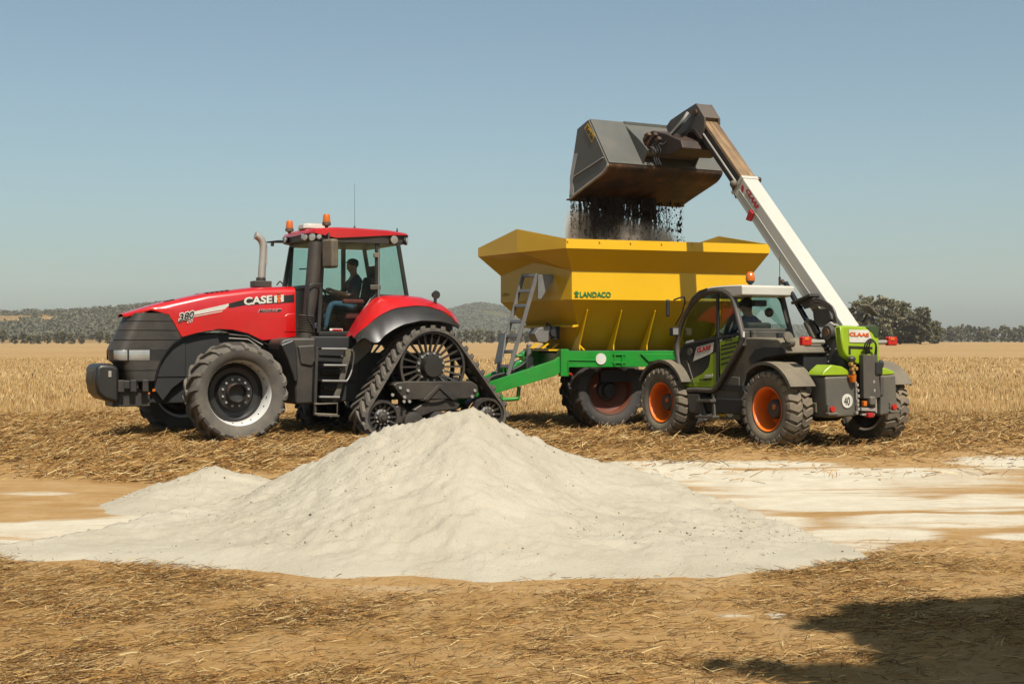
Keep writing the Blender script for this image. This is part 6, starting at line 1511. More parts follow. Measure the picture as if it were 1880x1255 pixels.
    for px, py in ((1527.5, 750), (1641, 746)):
        q = MB(); c = TE.f3(px, py, XB - 0.07); q.tube([c, c - V((0.025, 0, 0))], 0.045, 14); q.build('reflector', M['redlens'], T, smooth=35)
        q = MB(); q.box(c + V((0.0, 0.0, -0.075)), (0.08, 0.20, 0.04)); q.box(c + V((0.0, 0.08, 0.03)), (0.03, 0.03, 0.10)); q.build('reflector_bracket', M['greydusty'], T, bevel=0.01)
    q = MB(); q.box(TE.f3(1498, 747, -0.45), (0.25, 0.22, 0.16)); q.build('axle_end', M['greydusty'], T, bevel=0.02)
    # centre column, tow gear, valves and hoses
    q = MB(); q.prism([f(1575, 650), f(1601, 651), f(1607, 728), f(1589, 731), f(1576, 730)], XB - 0.12, XB - 0.03, 'x'); q.build('tow_column', M['grey'], T, bevel=0.008)
    q = MB()
    for a, b in ((1574, 735), (1574, 742), (1575, 750), (1572, 757), (1573, 706), (1574, 716), (1575, 726), (1603, 700), (1604, 716)): q.box(TE.f3(a, b, XB - 0.10), (0.05, 0.035, 0.045))
    q.bar(TE.f3(1571, 700, XB - .09), TE.f3(1574, 757, XB - .09), 0.03, 0.03, (1, 0, 0)); q.bar(TE.f3(1606, 700, XB - .09), TE.f3(1608, 757, XB - .09), 0.03, 0.03, (1, 0, 0)); q.bar(TE.f3(1580, 750, XB - .1), TE.f3(1606, 751, XB - .1), 0.05, 0.05); q.bar(TE.f3(1581, 760, XB - .1), TE.f3(1604, 760, XB - .1), 0.05, 0.03)
    q.build('tow_frame', M['steel'], T, bevel=0.004)
    q = MB(); q.box(TE.f3(1599, 735, XB - 0.12), (0.12, 0.12, 0.14)); q.build('tow_coupler', M['greylight'], T, bevel=0.03); q = MB(); q.box(TE.f3(1596, 761, XB - 0.13), (0.10, 0.12, 0.07)); q.build('tow_jaw', M['decalred'], T, bevel=0.012)
    q = MB(); q.box(TE.f3(1587, 740, XB - 0.11), (0.06, 0.07, 0.08)); q.build('tow_lever', M['amber'], T, bevel=0.012)
    q = MB()
    for a, b in ((1562, 668), (1564, 677), (1566, 684), (1571, 676), (1567, 672)): q.box(TE.f3(a, b, XB - 0.10), (0.07, 0.05, 0.055))
    q.build('hose_coupling', M['amberdusty'], T, bevel=0.012)
    q = MB(); q.sphere(TE.f3(1563.5, 658, XB - 0.08), (0.06, 0.07, 0.05)); q.tube([TE.f3(1563, 661, XB - .09), TE.f3(1566, 690, XB - .09)], 0.035, 8); q.build('dust_cap', M['blackdusty'], T, smooth=60)
    q = MB(); q.tube([TE.f3(1564, 688, XB - 0.1), TE.f3(1566, 700, XB - 0.1)], [0.07, 0.05], 12); q.build('oil_bottle', M['amber'], T, smooth=40)
    q = MB()
    for s_ in (0, 1, 2):
        q.tube(smooth_path([TE.f3(1590 + 3 * s_, 648, XB - 0.06), TE.f3(1588 + 4 * s_, 632, XB - 0.12), TE.f3(1598 + 2 * s_, 622 + 2 * s_, XB - 0.14), TE.f3(1608, 632, XB - 0.12), TE.f3(1608 - s_, 655, XB - 0.06), TE.f3(1604, 668, XB - 0.04)], 30), 0.014, 6)
    q.build('hose', M['blackdark'], T)
    q = MB(); q.box(TE.f3(1611, 675, XB - 0.1), (0.10, 0.14, 0.20)); q.sphere(TE.f3(1617, 668, XB - 0.06), (0.05, 0.05, 0.07)); q.build('socket_block', M['blackdark'], T, bevel=0.02)
    # tail lights on arms
    for pa, pl_, x in (((1512, 627), (1482, 627), -0.50), ((1606, 628), (1630, 627), -0.70)):
        q = MB(); q.tube([TE.f3(*pa, x), TE.f3(*pl_, x)], 0.035, 10); tl = q.build('tail_lamp', M['steel'], T)
        c = TE.f3(pl_[0] + (-3 if pl_[0] < 1550 else 6), 625.5, x - 0.02); q = MB(); q.box(c, (0.10, 0.19, 0.14)); q.build('tail_lens', M['redlens'], tl, bevel=0.025, seg=3)
        q = MB(); q.box(c + V((-0.052, 0.02, 0.035)), (0.02, 0.08, 0.05)); q.build('indicator_lens', M['amber'], tl, bevel=0.01)
    q = MB(); c = TE.f3(1446, 619, -0.2); q.tube([c, c + V((-0.03, 0, 0.01))], 0.09, 18); q.tube([c + V((0, -0.1, -0.08)), c + V((0, 0.0, -0.08))], 0.07, 12); q.build('air_cleaner', M['greydusty'], T, smooth=40)
    q = MB(); q.tube(smooth_path([TE.s3(1489, 627, 0.15), TE.s3(1508, 623, 0.1), TE.s3(1521, 612, 0.05)], 14), 0.03, 8); q.tube(smooth_path([TE.s3(1494, 634, 0.1), TE.s3(1503, 643, 0.1), TE.s3(1514, 641, 0.1), TE.s3(1520, 634, 0.1)], 20), 0.02, 8)
    q.tube(smooth_path([TE.s3(1448, 640, 0.3), TE.s3(1460, 655, 0.3), TE.s3(1462, 680, 0.3)], 14), 0.03, 8); q.build('hydraulic_hose', M['blackdark'], T)
    q = MB(); q.box((0.25, 0.25, 1.15), (0.8, 0.5, 0.9)); q.box((-0.2, YCT, 0.9), (0.9, 0.5, 0.7)); q.build('engine_bay', M['blackdark'], T, bevel=0.02)
    q = MB(); q.tube([TE.f3(1585, 590, -0.4), TE.f3(1592, 576, -0.45)], 0.02, 6); mr = q.build('rear_mirror', M['blackdark'], T)
    q = MB(); a, b, c_, d__ = TE.f3(1581, 557, -0.45), TE.f3(1597, 558, -0.62), TE.f3(1615, 577, -0.62), TE.f3(1599, 574, -0.45); q.add([a, b, c_, d__], [(0, 1, 2, 3)]); q.build('mirror_head', M['greydusty'], mr, smooth=0, solid=0.03); q = MB(); q.box(TE.f3(1611, 569, -0.5), (0.07, 0.09, 0.05)); q.build('mirror_clamp', M['greydusty'], mr, bevel=0.01)

    # ---- boom
    yb0, yb1 = -0.10, -0.44
    r0 = V((*TE.side(1546, 592, yb0),)); r1 = V((*TE.side(1363, 325, yb0),)); dv = (r1 - r0).normalized(); nd = V((dv.y, -dv.x))        # nd points down and forward
    tipR = V((*TE.side(1278, 189, yb0),)); LB = (r1 - r0).length; LT = (tipR - r0).dot(dv)
    def bp(s, d): a = r0 + dv * s + nd * d; return (a.x, a.y)
    bm_ = MB(); bm_.prism([bp(-0.28, 0.02), bp(0.0, 0.0), bp(LB, 0.0), bp(LB + 0.03, 0.36), bp(0.8, 0.375), bp(0.1, 0.36), bp(-0.25, 0.25)], yb1, yb0); bo = bm_.build('boom', M['white'], T, bevel=0.022, seg=3)
    q = MB(); q.bar(V((bp(0.2, 0.20)[0], yb0 + 0.004, bp(0.2, 0.20)[1])), V((bp(LB - 0.1, 0.20)[0], yb0 + 0.004, bp(LB - 0.1, 0.20)[1])), 0.008, 0.010, (0, 1, 0)); q.build('boom_weld', M['white'], bo)
    q = MB(); q.prism([bp(LB - 0.03, -0.014), bp(LB + 0.04, -0.014), bp(LB + 0.05, 0.38), bp(LB - 0.02, 0.38)], yb1 - 0.014, yb0 + 0.014); q.build('boom_collar', M['white'], bo, bevel=0.01)
    q = MB(); p = bp(LB + 0.0, 0.03); q.tube([(p[0], yb1 - 0.06, p[1]), (p[0], yb1, p[1])], 0.05, 12); q.build('collar_pin', M['rust'], bo, smooth=40)
    # red bracket and lettering on the side of the boom
    q = MB(); q.prism(TE.sides([(1377, 384), (1383, 391), (1378, 406), (1370, 403)], yb0 + 0.03), yb0, yb0 + 0.05); q.build('red_bracket', M['decalred'], bo, bevel=0.01)
    text_obj('lettering', 'CLAAS', TE.s3(1368.5, 349.5, yb0 + .004), TE.s3(1388, 383.5, yb0 + .004), TE.s3(1375, 345.5, yb0 + .004), M['decalred'], bo, bold=0.05)
    quad_plate('boom_mark', [TE.s3(1361, 344, yb0), TE.s3(1363, 338, yb0), TE.s3(1366, 342, yb0), TE.s3(1365, 352, yb0), TE.s3(1362, 352, yb0)], (0, 1, 0), M['decalred'], bo)
    q = MB(); q.tube([V((bp(LB - 0.05, 0.40)[0], yb0 - 0.1, bp(LB - 0.05, 0.40)[1])), V((bp(LB + 0.1, 0.20)[0], yb0 + 0.05, bp(LB + 0.1, 0.20)[1]))], 0.05, 10); q.sphere((bp(LB + 0.05, 0.20)[0], yb0 + 0.05, bp(LB + 0.05, 0.20)[1]), 0.07); q.build('hose_guide', M['greydusty'], bo, smooth=50)
    # inner boom
    s1 = LT - 0.15
    q = MB(); q.prism([bp(LB - 0.4, 0.035), bp(s1, 0.035), bp(s1, 0.31), bp(LB - 0.4, 0.31)], yb1 + 0.035, yb0 - 0.035); ib = q.build('inner_boom', M['blackdusty'], T, bevel=0.01)
    q = MB(); q.prism([bp(LB + 0.02, 0.012), bp(s1 + 0.05, 0.012), bp(s1 + 0.05, 0.034), bp(LB + 0.02, 0.034)], yb1 + 0.01, yb0 - 0.01); q.build('boom_top_plate', M['boomtop'], ib, bevel=0.004)
    q = MB(); q.bar(V((bp(LB + 0.02, 0.045)[0], yb0 - 0.03, bp(LB + 0.02, 0.045)[1])), V((bp(s1, 0.045)[0], yb0 - 0.03, bp(s1, 0.045)[1])), 0.02, 0.05, (0, 1, 0)); q.build('boom_edge', M['boomtop'], ib)
    q = MB(); q.tube([V((bp(LB + 0.02, 0.185)[0], yb0 - 0.02, bp(LB + 0.02, 0.185)[1])), V((bp(s1 - 0.1, 0.185)[0], yb0 - 0.02, bp(s1 - 0.1, 0.185)[1]))], 0.022, 8); q.build('boom_pipe', M['steel'], ib)
    # boom head
    hp = TE.sides([(1278, 189), (1256, 203), (1231, 220), (1223, 232), (1227, 246), (1245, 250), (1257, 243), (1266, 236), (1276, 236), (1287, 252), (1293, 236), (1293, 214)], yb0 + 0.01)
    for y0, y1 in ((yb0 - 0.03, yb0 + 0.012), (yb1 - 0.012, yb1 + 0.03)):
        q = MB(); q.prism(hp, y0, y1); q.build('boom_head', M['boomgrey'], T, bevel=0.006)
    q = MB(); q.prism([TE.side(a, b, yb0) for a, b in ((1278.5, 189.5), (1293.5, 214.5), (1290, 222), (1272, 197))], yb1 + 0.0, yb0 - 0.0); q.build('head_top', M['boomgrey'], T, bevel=0.006)
    q = MB(); q.prism([TE.side(a, b, yb0) for a, b in ((1278, 191), (1231, 222), (1226, 232), (1232, 232), (1272, 205))], yb1 + 0.02, yb0 - 0.02); q.build('head_web', M['boomgrey'], T, bevel=0.006)
    q = MB(); c = TE.s3(1277, 206, yb0 + .012); q.tube([c, c + V((0, 0.03, 0))], 0.055, 16); q.build('head_pin', M['rust'], T, smooth=35)
    q = MB(); cc = TE.s3(1268, 250, yb0); q.prism([TE.side(a, b, yb0) for a, b in ((1252, 256), (1258, 241), (1268, 235), (1277, 236), (1290, 254), (1285, 256), (1274, 242), (1266, 243), (1260, 257))], yb1 - 0.02, yb0 + 0.02); q.build('head_cover', M['rust'], T, bevel=0.008)
    # tool carrier, tilt cylinder and hoses
    q = MB(); q.prism([TE.side(a, b, 0.2) for a, b in ((1190, 246), (1206, 240), (1232, 246), (1258, 258), (1262, 272), (1240, 285), (1200, 284), (1188, 268))], -0.62, 0.30); q.build('tool_carrier', M['rustdark'], T, bevel=0.02)
    q = MB(); q.tube([TE.s3(1252, 232, yb0 - .1), TE.s3(1214, 262, 0.0 - .1)], 0.07, 12); q.tube([TE.s3(1214, 262, -.1), TE.s3(1200, 272, -.1)], 0.045, 10); q.build('tilt_cylinder', M['blackdark'], T, smooth=40)
    for k in range(4):
        q = MB(); o_ = k * 0.05
        q.tube(smooth_path([TE.s3(1262 + k * 2, 205 + k * 2, yb0 + .06), TE.s3(1252 + k, 220 + k * 2, 0.04 + o_), TE.s3(1232, 244 + k * 2, 0.1 + o_), TE.s3(1216, 262 + k, 0.2 + o_), TE.s3(1206 - k * 2, 252 + k, 0.3 + o_), TE.s3(1196 - k, 256, 0.35 + o_)], 36), 0.016, 6); q.build('tool_hose', M['steel'] if k < 2 else M['blackdark'], T)
    for k in range(3):
        q = MB(); q.tube(smooth_path([TE.s3(1196 + k * 5, 262, 0.45), TE.s3(1203 + k * 5, 276, 0.5), TE.s3(1201 + k * 4, 290, 0.5), TE.s3(1206 + k * 4, 302, 0.52)], 24), 0.010, 6); q.build('bucket_hose', M['blackdark'], T)
    q = MB()
    for a, b in ((1186, 254), (1192, 262), (1198, 252), (1202, 248), (1209, 256), (1190, 248)): q.box(TE.s3(a, b, 0.45), (0.10, 0.08, 0.08), Matrix.Rotation(0.6, 4, 'Y'))
    q.build('hose_fitting', M['rust'], T, bevel=0.012)
    # lift cylinder under the boom
    q = MB(); a, b = TE.s3(1442, 519, -0.06), TE.s3(1484, 592, -0.06); q.tube([a, b], 0.045, 14); lc = q.build('lift_cylinder', M['chrome'], T, smooth=50); q = MB(); q.tube([b - (b - a) * 0.02, TE.s3(1499, 622, -0.06)], 0.078, 14); q.build('cylinder_barrel', M['greydusty'], lc, smooth=50)
    q = MB(); q.prism(TE.sides([(1486, 589), (1494, 587), (1504, 610), (1500, 616), (1494, 612)], -0.02), -0.07, 0.0); q.build('cylinder_guard', M['blackdark'], T, bevel=0.01)
    q = MB(); q.bar(TE.s3(1465, 556, yb0 + .05), TE.s3(1500, 541, yb0 + .05), 0.30, 0.05, (0, 0, 1)); vb = q.build('valve_bank', M['blackdusty'], T, bevel=0.01)
    for k in range(4):
        q = MB(); q.tube([TE.s3(1467 + k * 3.2, 554 + k * 3.6, yb0 + .12), TE.s3(1496, 548 + k * 3.8, yb0 + .12)], 0.020, 6); q.build('hydraulic_tube', M['greydusty'], vb)
        q = MB(); q.tube(smooth_path([TE.s3(1496, 548 + k * 3.8, yb0 + .12), TE.s3(1512, 552 + k * 3, yb0 + .11), TE.s3(1530, 566 + k * 3, yb0 + .1), TE.s3(1537 - k * 2, 592, yb0 + .09)], 24), 0.020, 6); q.build('hydraulic_hose', M['greydusty'] if k % 2 else M['blackdusty'], vb)
    q = MB(); q.prism(TE.sides([(1493, 566), (1521, 566), (1526, 585), (1514, 600), (1505, 600), (1496, 590)], -0.02), -0.09, 0.0); q.build('pivot_plate', M['grey'], T, bevel=0.008)
    q = MB(); q.prism(TE.sides([(1515, 597), (1524, 590), (1534, 596), (1517, 606)], 0.03), -0.05, 0.04); q.build('pivot_gusset', M['white'], T, bevel=0.006)

    # ---- bucket
    yL, yR = 1.29, -1.29
    B = lambda a, b: V((TE.side(a, b, yL)[0], 0, TE.side(a, b, yL)[1]))
    top_, ft, fm, tip, heel = B(1082, 220), B(1062, 237), B(1049, 327), B(1047, 366), B(1117, 299.4)
    tip.x = min(tip.x, 5.58)
    curve = smooth_path([heel + V((-0.0, 0, 0.0)), B(1116, 305), B(1110, 315), B(1101.5, 322.5), B(1083, 336.5), B(1058.5, 355.5), tip], 18)
    def ys(p, y): return V((p.x, y, p.z))
    bk = empty('bucket', T)
    q = MB(); outer = [top_] + [heel]; q.sheet([[ys(p, yL) for p in (top_, heel)], [ys(p, yR) for p in (top_, heel)]]); q.build('bucket_back', M['bucket'], bk, smooth=0, solid=0.03)
    q = MB(); q.sheet([[ys(p, yL) for p in curve], [ys(p, 0) for p in curve], [ys(p, yR) for p in curve]]); q.build('bucket_floor', M['rust'], bk, smooth=40, solid=0.03)
    e_ = [top_, ft, fm, tip] + curve[-2:0:-1] + [heel]
    for y0, y1 in ((yL, yL + 0.025), (yR - 0.025, yR)):
        q = MB(); q.prism([(p.x, p.z) for p in e_], y0, y1); q.build('bucket_side', M['bucket'], bk, smooth=0)
    q = MB(); cen = V((5.2, 0, 5.0)); inn = [p.lerp(V((5.05, 0, 4.95)), 0.02) for p in curve]
    q.tube([ys(p, yL + 0.012) for p in curve], 0.028, 8); q.build('bucket_lip', M['steel'], bk, smooth=50)
    q = MB(); q.prism([(p.x, p.z) for p in (B(1056, 282), B(1063, 281), B(1054, 325), B(1056, 358), B(1049, 358), B(1049, 326))], yL + 0.02, yL + 0.034); q.build('side_wear_plate', M['steel'], bk, smooth=0)
    q = MB(); q.bar(ys(B(1056, 324), yL + 0.03), ys(B(1110, 289), yL + 0.03), 0.02, 0.03, (0, 1, 0)); q.build('side_rib', M['steel'], bk)
    q = MB(); q.bar(ys(tip, yL + 0.06), ys(tip, yR - 0.06), 0.10, 0.03); q.build('cutting_edge', M['rust'], bk, bevel=0.006)
    Pp = lambda a, b: V((TE.side(a, b, yL)[0], yL + 0.027, TE.side(a, b, yL)[1]))
    stk = quad_plate('bucket_sticker', [Pp(1075.3, 235.5), Pp(1081.5, 226), Pp(1095, 249.5), Pp(1089, 262)], (0, 1, 0), M['decalyellow'], bk)
    text_obj('lettering', 'Kerfab', Pp(1077.6, 237.5), Pp(1089.5, 259), Pp(1082.0, 229.5), M['decalblack'], bk, bold=0.02, lift=0.008) if True else None
    # gussets and cross tube on the back
    bn = (heel - top_).normalized(); on = V((bn.z, 0, -bn.x)); on = -on if on.x > 0 else on
    def back(t, y, o): p = top_.lerp(heel, t) + on * o; return V((p.x, y, p.z))
    for yg in (0.52, 0.49 - 1.15):
        q = MB(); vs = []
        for y in (yg, yg + 0.025): vs += [back(0.0, y, 0.0), back(0.98, y, 0.0), back(0.90, y, 0.30), back(0.60, y, 0.22)]
        q.add(vs, [(0, 1, 2, 3), (7, 6, 5, 4), (0, 4, 5, 1), (1, 5, 6, 2), (2, 6, 7, 3), (3, 7, 4, 0)]); q.build('bucket_gusset', M['bucket'], bk, smooth=0)
    q = MB(); q.tube([back(0.80, 0.50, 0.16), back(0.80, -0.66, 0.16)], 0.10, 14); q.build('bucket_tube', M['boomgrey'], bk, smooth=40)
    q = MB(); q.bar(back(0.02, 0.55, 0.03), back(0.02, -0.9, 0.03), 0.05, 0.05); q.build('bucket_top_bar', M['bucket'], bk)
    return T
M['green2'] = paint('dark_green_scoop', rgb(40, 70, 30), 0.5, dust=0.15, scale=3)
M['amberdusty'] = paint('dusty_yellow_caps', rgb(176, 128, 44), 0.6, dust=0.4, scale=9)
M['chrome'] = paint('dark_chrome_rod', rgb(90, 92, 98), 0.15, metal=0.9, dust=0.05, scale=6)
M['rustdark'] = paint('oily_dark_steel', rgb(50, 38, 30), 0.6, dust=0.25, dustcol=rgb(130, 92, 60), scale=5)
build_loader()
# ------------------------------------------------------------------ people
SKIN = paint('skin', rgb(196, 140, 108), 0.6, dust=0.0, scale=8, var=0.06)
HAIR = paint('hair', rgb(46, 34, 26), 0.8, dust=0.0, scale=12)
def seated_person(name, label, parent_frame, base, rz, shirt, trousers, cap=None):
    """one skinned body, sitting, facing +x, hip at the origin; hands on the wheel"""
    V = Vector
    verts, edges, rad, zone = [], [], [], []
    def add(p, r, prev, z):
        verts.append(V(p)); rad.append(r); zone.append(z)
        if prev is not None: edges.append((prev, len(verts) - 1))
        return len(verts) - 1
    pel = add((0, 0, 0), (0.15, 0.13), None, 't')
    w1 = add((-0.02, 0, 0.16), (0.155, 0.12), pel, 's'); w2 = add((-0.05, 0, 0.34), (0.175, 0.125), w1, 's'); ch = add((-0.06, 0, 0.47), (0.165, 0.11), w2, 's')
    nk = add((-0.04, 0, 0.585), (0.058, 0.06), ch, 'k'); hd0 = add((-0.015, 0, 0.66), (0.075, 0.085), nk, 'k'); hd1 = add((0.0, 0, 0.74), (0.085, 0.105), hd0, 'k'); hd2 = add((-0.005, 0, 0.815), (0.07, 0.085), hd1, 'k')
    nose = add((0.105, 0, 0.725), (0.014, 0.02), hd1, 'k')
    for s in (1, -1):
        sh = add((-0.06, 0.20 * s, 0.49), (0.075, 0.075), ch, 's'); ua = add((0.04, 0.25 * s, 0.33), (0.056, 0.056), sh, 's'); el = add((0.15, 0.27 * s, 0.20), (0.045, 0.045), ua, 'e')
        fa = add((0.33, 0.23 * s, 0.24), (0.036, 0.036), el, 'k'); wr = add((0.45, 0.19 * s, 0.28), (0.026, 0.030), fa, 'k'); pm = add((0.51, 0.18 * s, 0.305), (0.022, 0.040), wr, 'k')
        for k in range(4):
            o = (k - 1.5) * 0.020
            f1 = add((0.545, 0.18 * s + o, 0.315), (0.0095, 0.0095), pm, 'k'); f2 = add((0.572 - 0.004 * abs(k - 1), 0.18 * s + o, 0.295), (0.009, 0.009), f1, 'k'); add((0.562, 0.18 * s + o, 0.268), (0.008, 0.008), f2, 'k')
        t1 = add((0.50, 0.18 * s - 0.038 * s, 0.285), (0.011, 0.011), pm, 'k'); add((0.53, 0.18 * s - 0.045 * s, 0.265), (0.009, 0.009), t1, 'k')
        hp = add((0.06, 0.10 * s, -0.02), (0.095, 0.095), pel, 't'); th = add((0.26, 0.15 * s, 0.03), (0.085, 0.085), hp, 't'); kn = add((0.46, 0.17 * s, 0.05), (0.062, 0.062), th, 't')
        cf = add((0.53, 0.17 * s, -0.14), (0.055, 0.055), kn, 't'); an = add((0.57, 0.17 * s, -0.37), (0.042, 0.042), cf, 't'); hl = add((0.58, 0.17 * s, -0.43), (0.045, 0.045), an, 'b'); add((0.74, 0.18 * s, -0.44), (0.038, 0.045), hl, 'b')
        er = add((-0.005, 0.085 * s, 0.735), (0.012, 0.02), hd1, 'k')
    me = bpy.data.meshes.new('person'); me.from_pydata([tuple(v) for v in verts], edges, [])
    o = bpy.data.objects.new('tmp', me); COL.objects.link(o)
    md = o.modifiers.new('skin', 'SKIN'); md.use_smooth_shade = True
    for i, d in enumerate(me.skin_vertices[0].data): d.radius = rad[i]; d.use_root = (i == 0)
    ms = o.modifiers.new('sub', 'SUBSURF'); ms.levels = 1; ms.render_levels = 1
    dg = bpy.context.evaluated_depsgraph_get(); dg.update()
    body = bpy.data.meshes.new_from_object(o.evaluated_get(dg)); bpy.data.objects.remove(o)
    body.name = 'person'; body.materials.clear()
    boot = M['blackdark']
    for m in (shirt, trousers, SKIN, boot): body.materials.append(m)
    P = np.array([tuple(v) for v in verts])
    # colour each face by the nearest bone
    segs = [(P[a], P[b], zone[b]) for a, b in edges]
    zi = {'s': 0, 'e': 0, 't': 1, 'k': 2, 'b': 3}
    for p in body.polygons:
        c = np.array(p.center); best = 1e9; z = 's'
        for a, b, zz in segs:
            d = b - a; t = max(0, min(1, np.dot(c - a, d) / max(np.dot(d, d), 1e-9))); q = np.linalg.norm(c - a - d * t)
            if q < best: best, z = q, zz
        p.material_index = zi[z]; p.use_smooth = True
    w = parent_frame.world(*base)
    ob = bpy.data.objects.new(name, body); COL.objects.link(ob); ob.location = w; ob.rotation_euler = (0, 0, parent_frame.rz + rz)
    tag(ob, label, 'person')
    hm = MB(); hm.sphere((-0.02, 0, 0.775), (0.105, 0.092, 0.088), 16, 10); hm.build('hair', HAIR, ob, smooth=80)
    if cap:
        cm = MB(); cm.sphere((-0.015, 0, 0.805), (0.112, 0.098, 0.075), 16, 10); cm.box((0.12, 0, 0.80), (0.09, 0.13, 0.012)); cm.build('cap', cap, ob, smooth=60)
    em = MB()
    for s in (1, -1): em.sphere((0.088, 0.034 * s, 0.752), 0.011, 8, 6)
    em.build('eyes', M['blackdark'], ob, smooth=60)
    mm = MB(); mm.box((0.092, 0, 0.682), (0.01, 0.045, 0.010)); mm.build('mouth', M['seatred'], ob)
    return ob
SHIRT1 = paint('navy_shirt', rgb(52, 62, 86), 0.9, dust=0.05, scale=8); JEANS = paint('denim', rgb(56, 92, 122), 0.9, dust=0.08, scale=8)
SHIRT2 = paint('blue_work_shirt', rgb(70, 96, 140), 0.9, dust=0.05, scale=8); TROUS = paint('dark_trousers', rgb(40, 42, 50), 0.9, dust=0.05, scale=8)
CAPM = paint('dark_cap', rgb(34, 36, 44), 0.9, dust=0.05, scale=8)
seated_person('person', 'driver in navy shirt and jeans sitting in the red tractor cab, hands on the wheel', TR, (0.84, -0.02, 2.30), 0, SHIRT1, JEANS, CAPM)
seated_person('person', 'driver in blue work shirt sitting in the loader cab under the white roof', TE, (1.33, 0.45, 1.50), 0, SHIRT2, TROUS, CAPM)

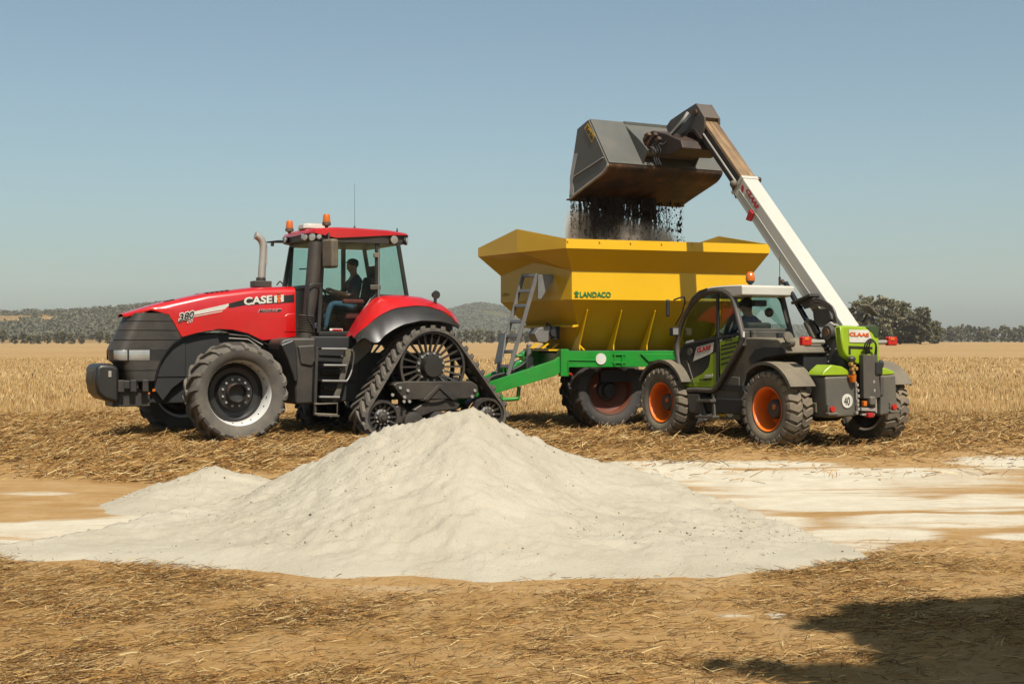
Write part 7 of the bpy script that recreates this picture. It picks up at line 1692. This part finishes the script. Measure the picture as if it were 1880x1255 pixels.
# ------------------------------------------------------------------ soil falling from the bucket, and its dust
def falling_soil():
    r = np.random.default_rng(9); P = []; S = []; T_ = []
    Yc = 26.5
    def col(px0, px1, n, y0, y1, s0, s1, spread, ragged=0.0):
        k = max(1, int((px1 - px0) / 1.5)); cx = np.sort(r.uniform(px0, px1, k)); i = r.integers(0, k, n); ph = r.uniform(0, 6.28, k)
        py = y0 + (y1 - y0) * r.random(n)
        px = cx[i] + r.normal(0, spread, n) + 1.2 * np.sin(py * 0.16 + ph[i]) * spread
        # ragged gaps that open as the curtain falls
        g = fbm(px * 0.30, py * 0.035, 4, 12); keep = g > ragged * (0.25 + 0.75 * (py - 362) / 84); px, py = px[keep], py[keep]; n = len(px)
        D = Yc + r.normal(0, 0.25, n) + (px - 1150) / 100 * 0.35
        X = (px - 940) / FPX * D; Z = CAM_H - (py - 627) / FPX * D
        P.append(np.stack([X, D, Z], 1)); S.append(s0 + (s1 - s0) * r.random(n) ** 5)
    col(1064, 1094, 9000, 362, 440, .005, .016, .8, .56); col(1090, 1142, 40000, 362, 448, .005, .018, 1.6, .38); col(1136, 1168, 8000, 364, 448, .004, .015, .6, .58)
    col(1164, 1203, 24000, 366, 446, .005, .018, 1.2, .46); col(1047, 1068, 1100, 364, 440, .003, .012, .9, .3); col(1200, 1230, 2400, 370, 440, .003, .009, .7, .45); col(1222, 1254, 420, 372, 444, .004, .026, 2.4, .3); col(1056, 1215, 2600, 374, 448, .004, .022, 3, .3)
    P = np.concatenate(P); S = np.concatenate(S); n = len(P)
    base = np.array([[1, 0, 0], [-1, 0, 0], [0, 1, 0], [0, -1, 0], [0, 0, 2.0], [0, 0, -2.0]], float)
    F8 = np.array([[0, 2, 4], [2, 1, 4], [1, 3, 4], [3, 0, 4], [2, 0, 5], [1, 2, 5], [3, 1, 5], [0, 3, 5]])
    Vv = base[None] * (S[:, None, None] * r.uniform(0.5, 1.4, (n, 6, 1))) + P[:, None, :] + r.normal(0, 0.2, (n, 6, 3)) * S[:, None, None]
    Ff = F8[None] + (np.arange(n) * 6)[:, None, None]
    cc = np.array([[0.034, 0.025, 0.019]]) * r.uniform(0.6, 1.5, (n, 1)); cc = np.repeat(np.concatenate([cc, np.ones((n, 1))], 1), 6, 0)
    o = link_mesh('falling_soil', arrays_mesh('falling_soil', Vv.reshape(-1, 3), Ff.reshape(-1, 3), M['tone'], cc)); tag(o, 'dark crumbly soil pouring in streams from the bucket into the hopper', 'soil', kind='stuff')
    # load inside the hopper
    xs = np.linspace(-1, 1, 40); ys = np.linspace(-1, 1, 26); A, B_ = np.meshgrid(xs, ys)
    zz = 2.96 + 0.28 * np.exp(-((A + 0.05) ** 2 * 2.5 + B_ ** 2 * 1.5)) + (fbm(A * 7, B_ * 7, 4, 3) - 0.5) * 0.10
    pts = [SP.world(a * 1.73 + SHK * b * 1.10, b * 1.10, z) for a, b, z in zip(A.ravel(), B_.ravel(), zz.ravel())]
    i = np.arange(25)[:, None] * 40 + np.arange(39)[None]; Fq = np.stack([i, i + 1, i + 41, i + 40], -1).reshape(-1, 4)
    m = paint('dark_compost', rgb(52, 40, 32), 1.0, dust=0.2, scale=5, bump=0.6, bscale=30)
    o = link_mesh('soil_load', arrays_mesh('soil_load', np.array([tuple(p) for p in pts]), Fq, m, smooth=True)); tag(o, 'dark soil heaped inside the yellow hopper', 'soil', kind='stuff')
falling_soil()

def dust_cloud():
    c = at(1135, 436, 26.6); mb = MB(); mb.box((0, 0, 0), (3.2, 1.9, 1.6))
    m = bpy.data.materials.new('blown_dust'); m.use_nodes = True; t = m.node_tree; t.nodes.clear()
    o = N(t, 'ShaderNodeOutputMaterial'); v = N(t, 'ShaderNodeVolumePrincipled'); v.inputs['Color'].default_value = (0.95, 0.84, 0.70, 1); v.inputs['Anisotropy'].default_value = 0.2
    tc = N(t, 'ShaderNodeTexCoord'); sp = N(t, 'ShaderNodeSeparateXYZ'); t.links.new(tc.outputs['Object'], sp.inputs[0])
    nz = noise_fac(t, tc.outputs['Object'], 2.6, 5, 0.30, 0.62, 0.6, 0.6)
    def fall(sock, a, b):
        r = N(t, 'ShaderNodeMapRange'); r.interpolation_type = 'SMOOTHSTEP'; r.inputs['From Min'].default_value = a; r.inputs['From Max'].default_value = b; t.links.new(sock, r.inputs['Value']); return r.outputs[0]
    ax = math_n(t, 'ABSOLUTE', math_n(t, 'SUBTRACT', sp.outputs['X'], 0.05)); ay = math_n(t, 'ABSOLUTE', sp.outputs['Y'])
    # thicker low down and to the left
    zx = math_n(t, 'ADD', sp.outputs['Z'], math_n(t, 'MULTIPLY', sp.outputs['X'], 0.24))
    f = math_n(t, 'MULTIPLY', math_n(t, 'MULTIPLY', fall(ax, 1.12, 0.75), fall(ay, 0.9, 0.3)), fall(zx, 0.46, -0.25))
    f = math_n(t, 'MULTIPLY', math_n(t, 'MULTIPLY', f, nz), 16.0)
    t.links.new(f, v.inputs['Density']); t.links.new(v.outputs[0], o.inputs['Volume'])
    ob = mb.build('dust', m, None, smooth=0, loc=tuple(c)); tag(ob, 'tan dust billowing above the hopper rim under the bucket', 'dust', kind='stuff')
dust_cloud()
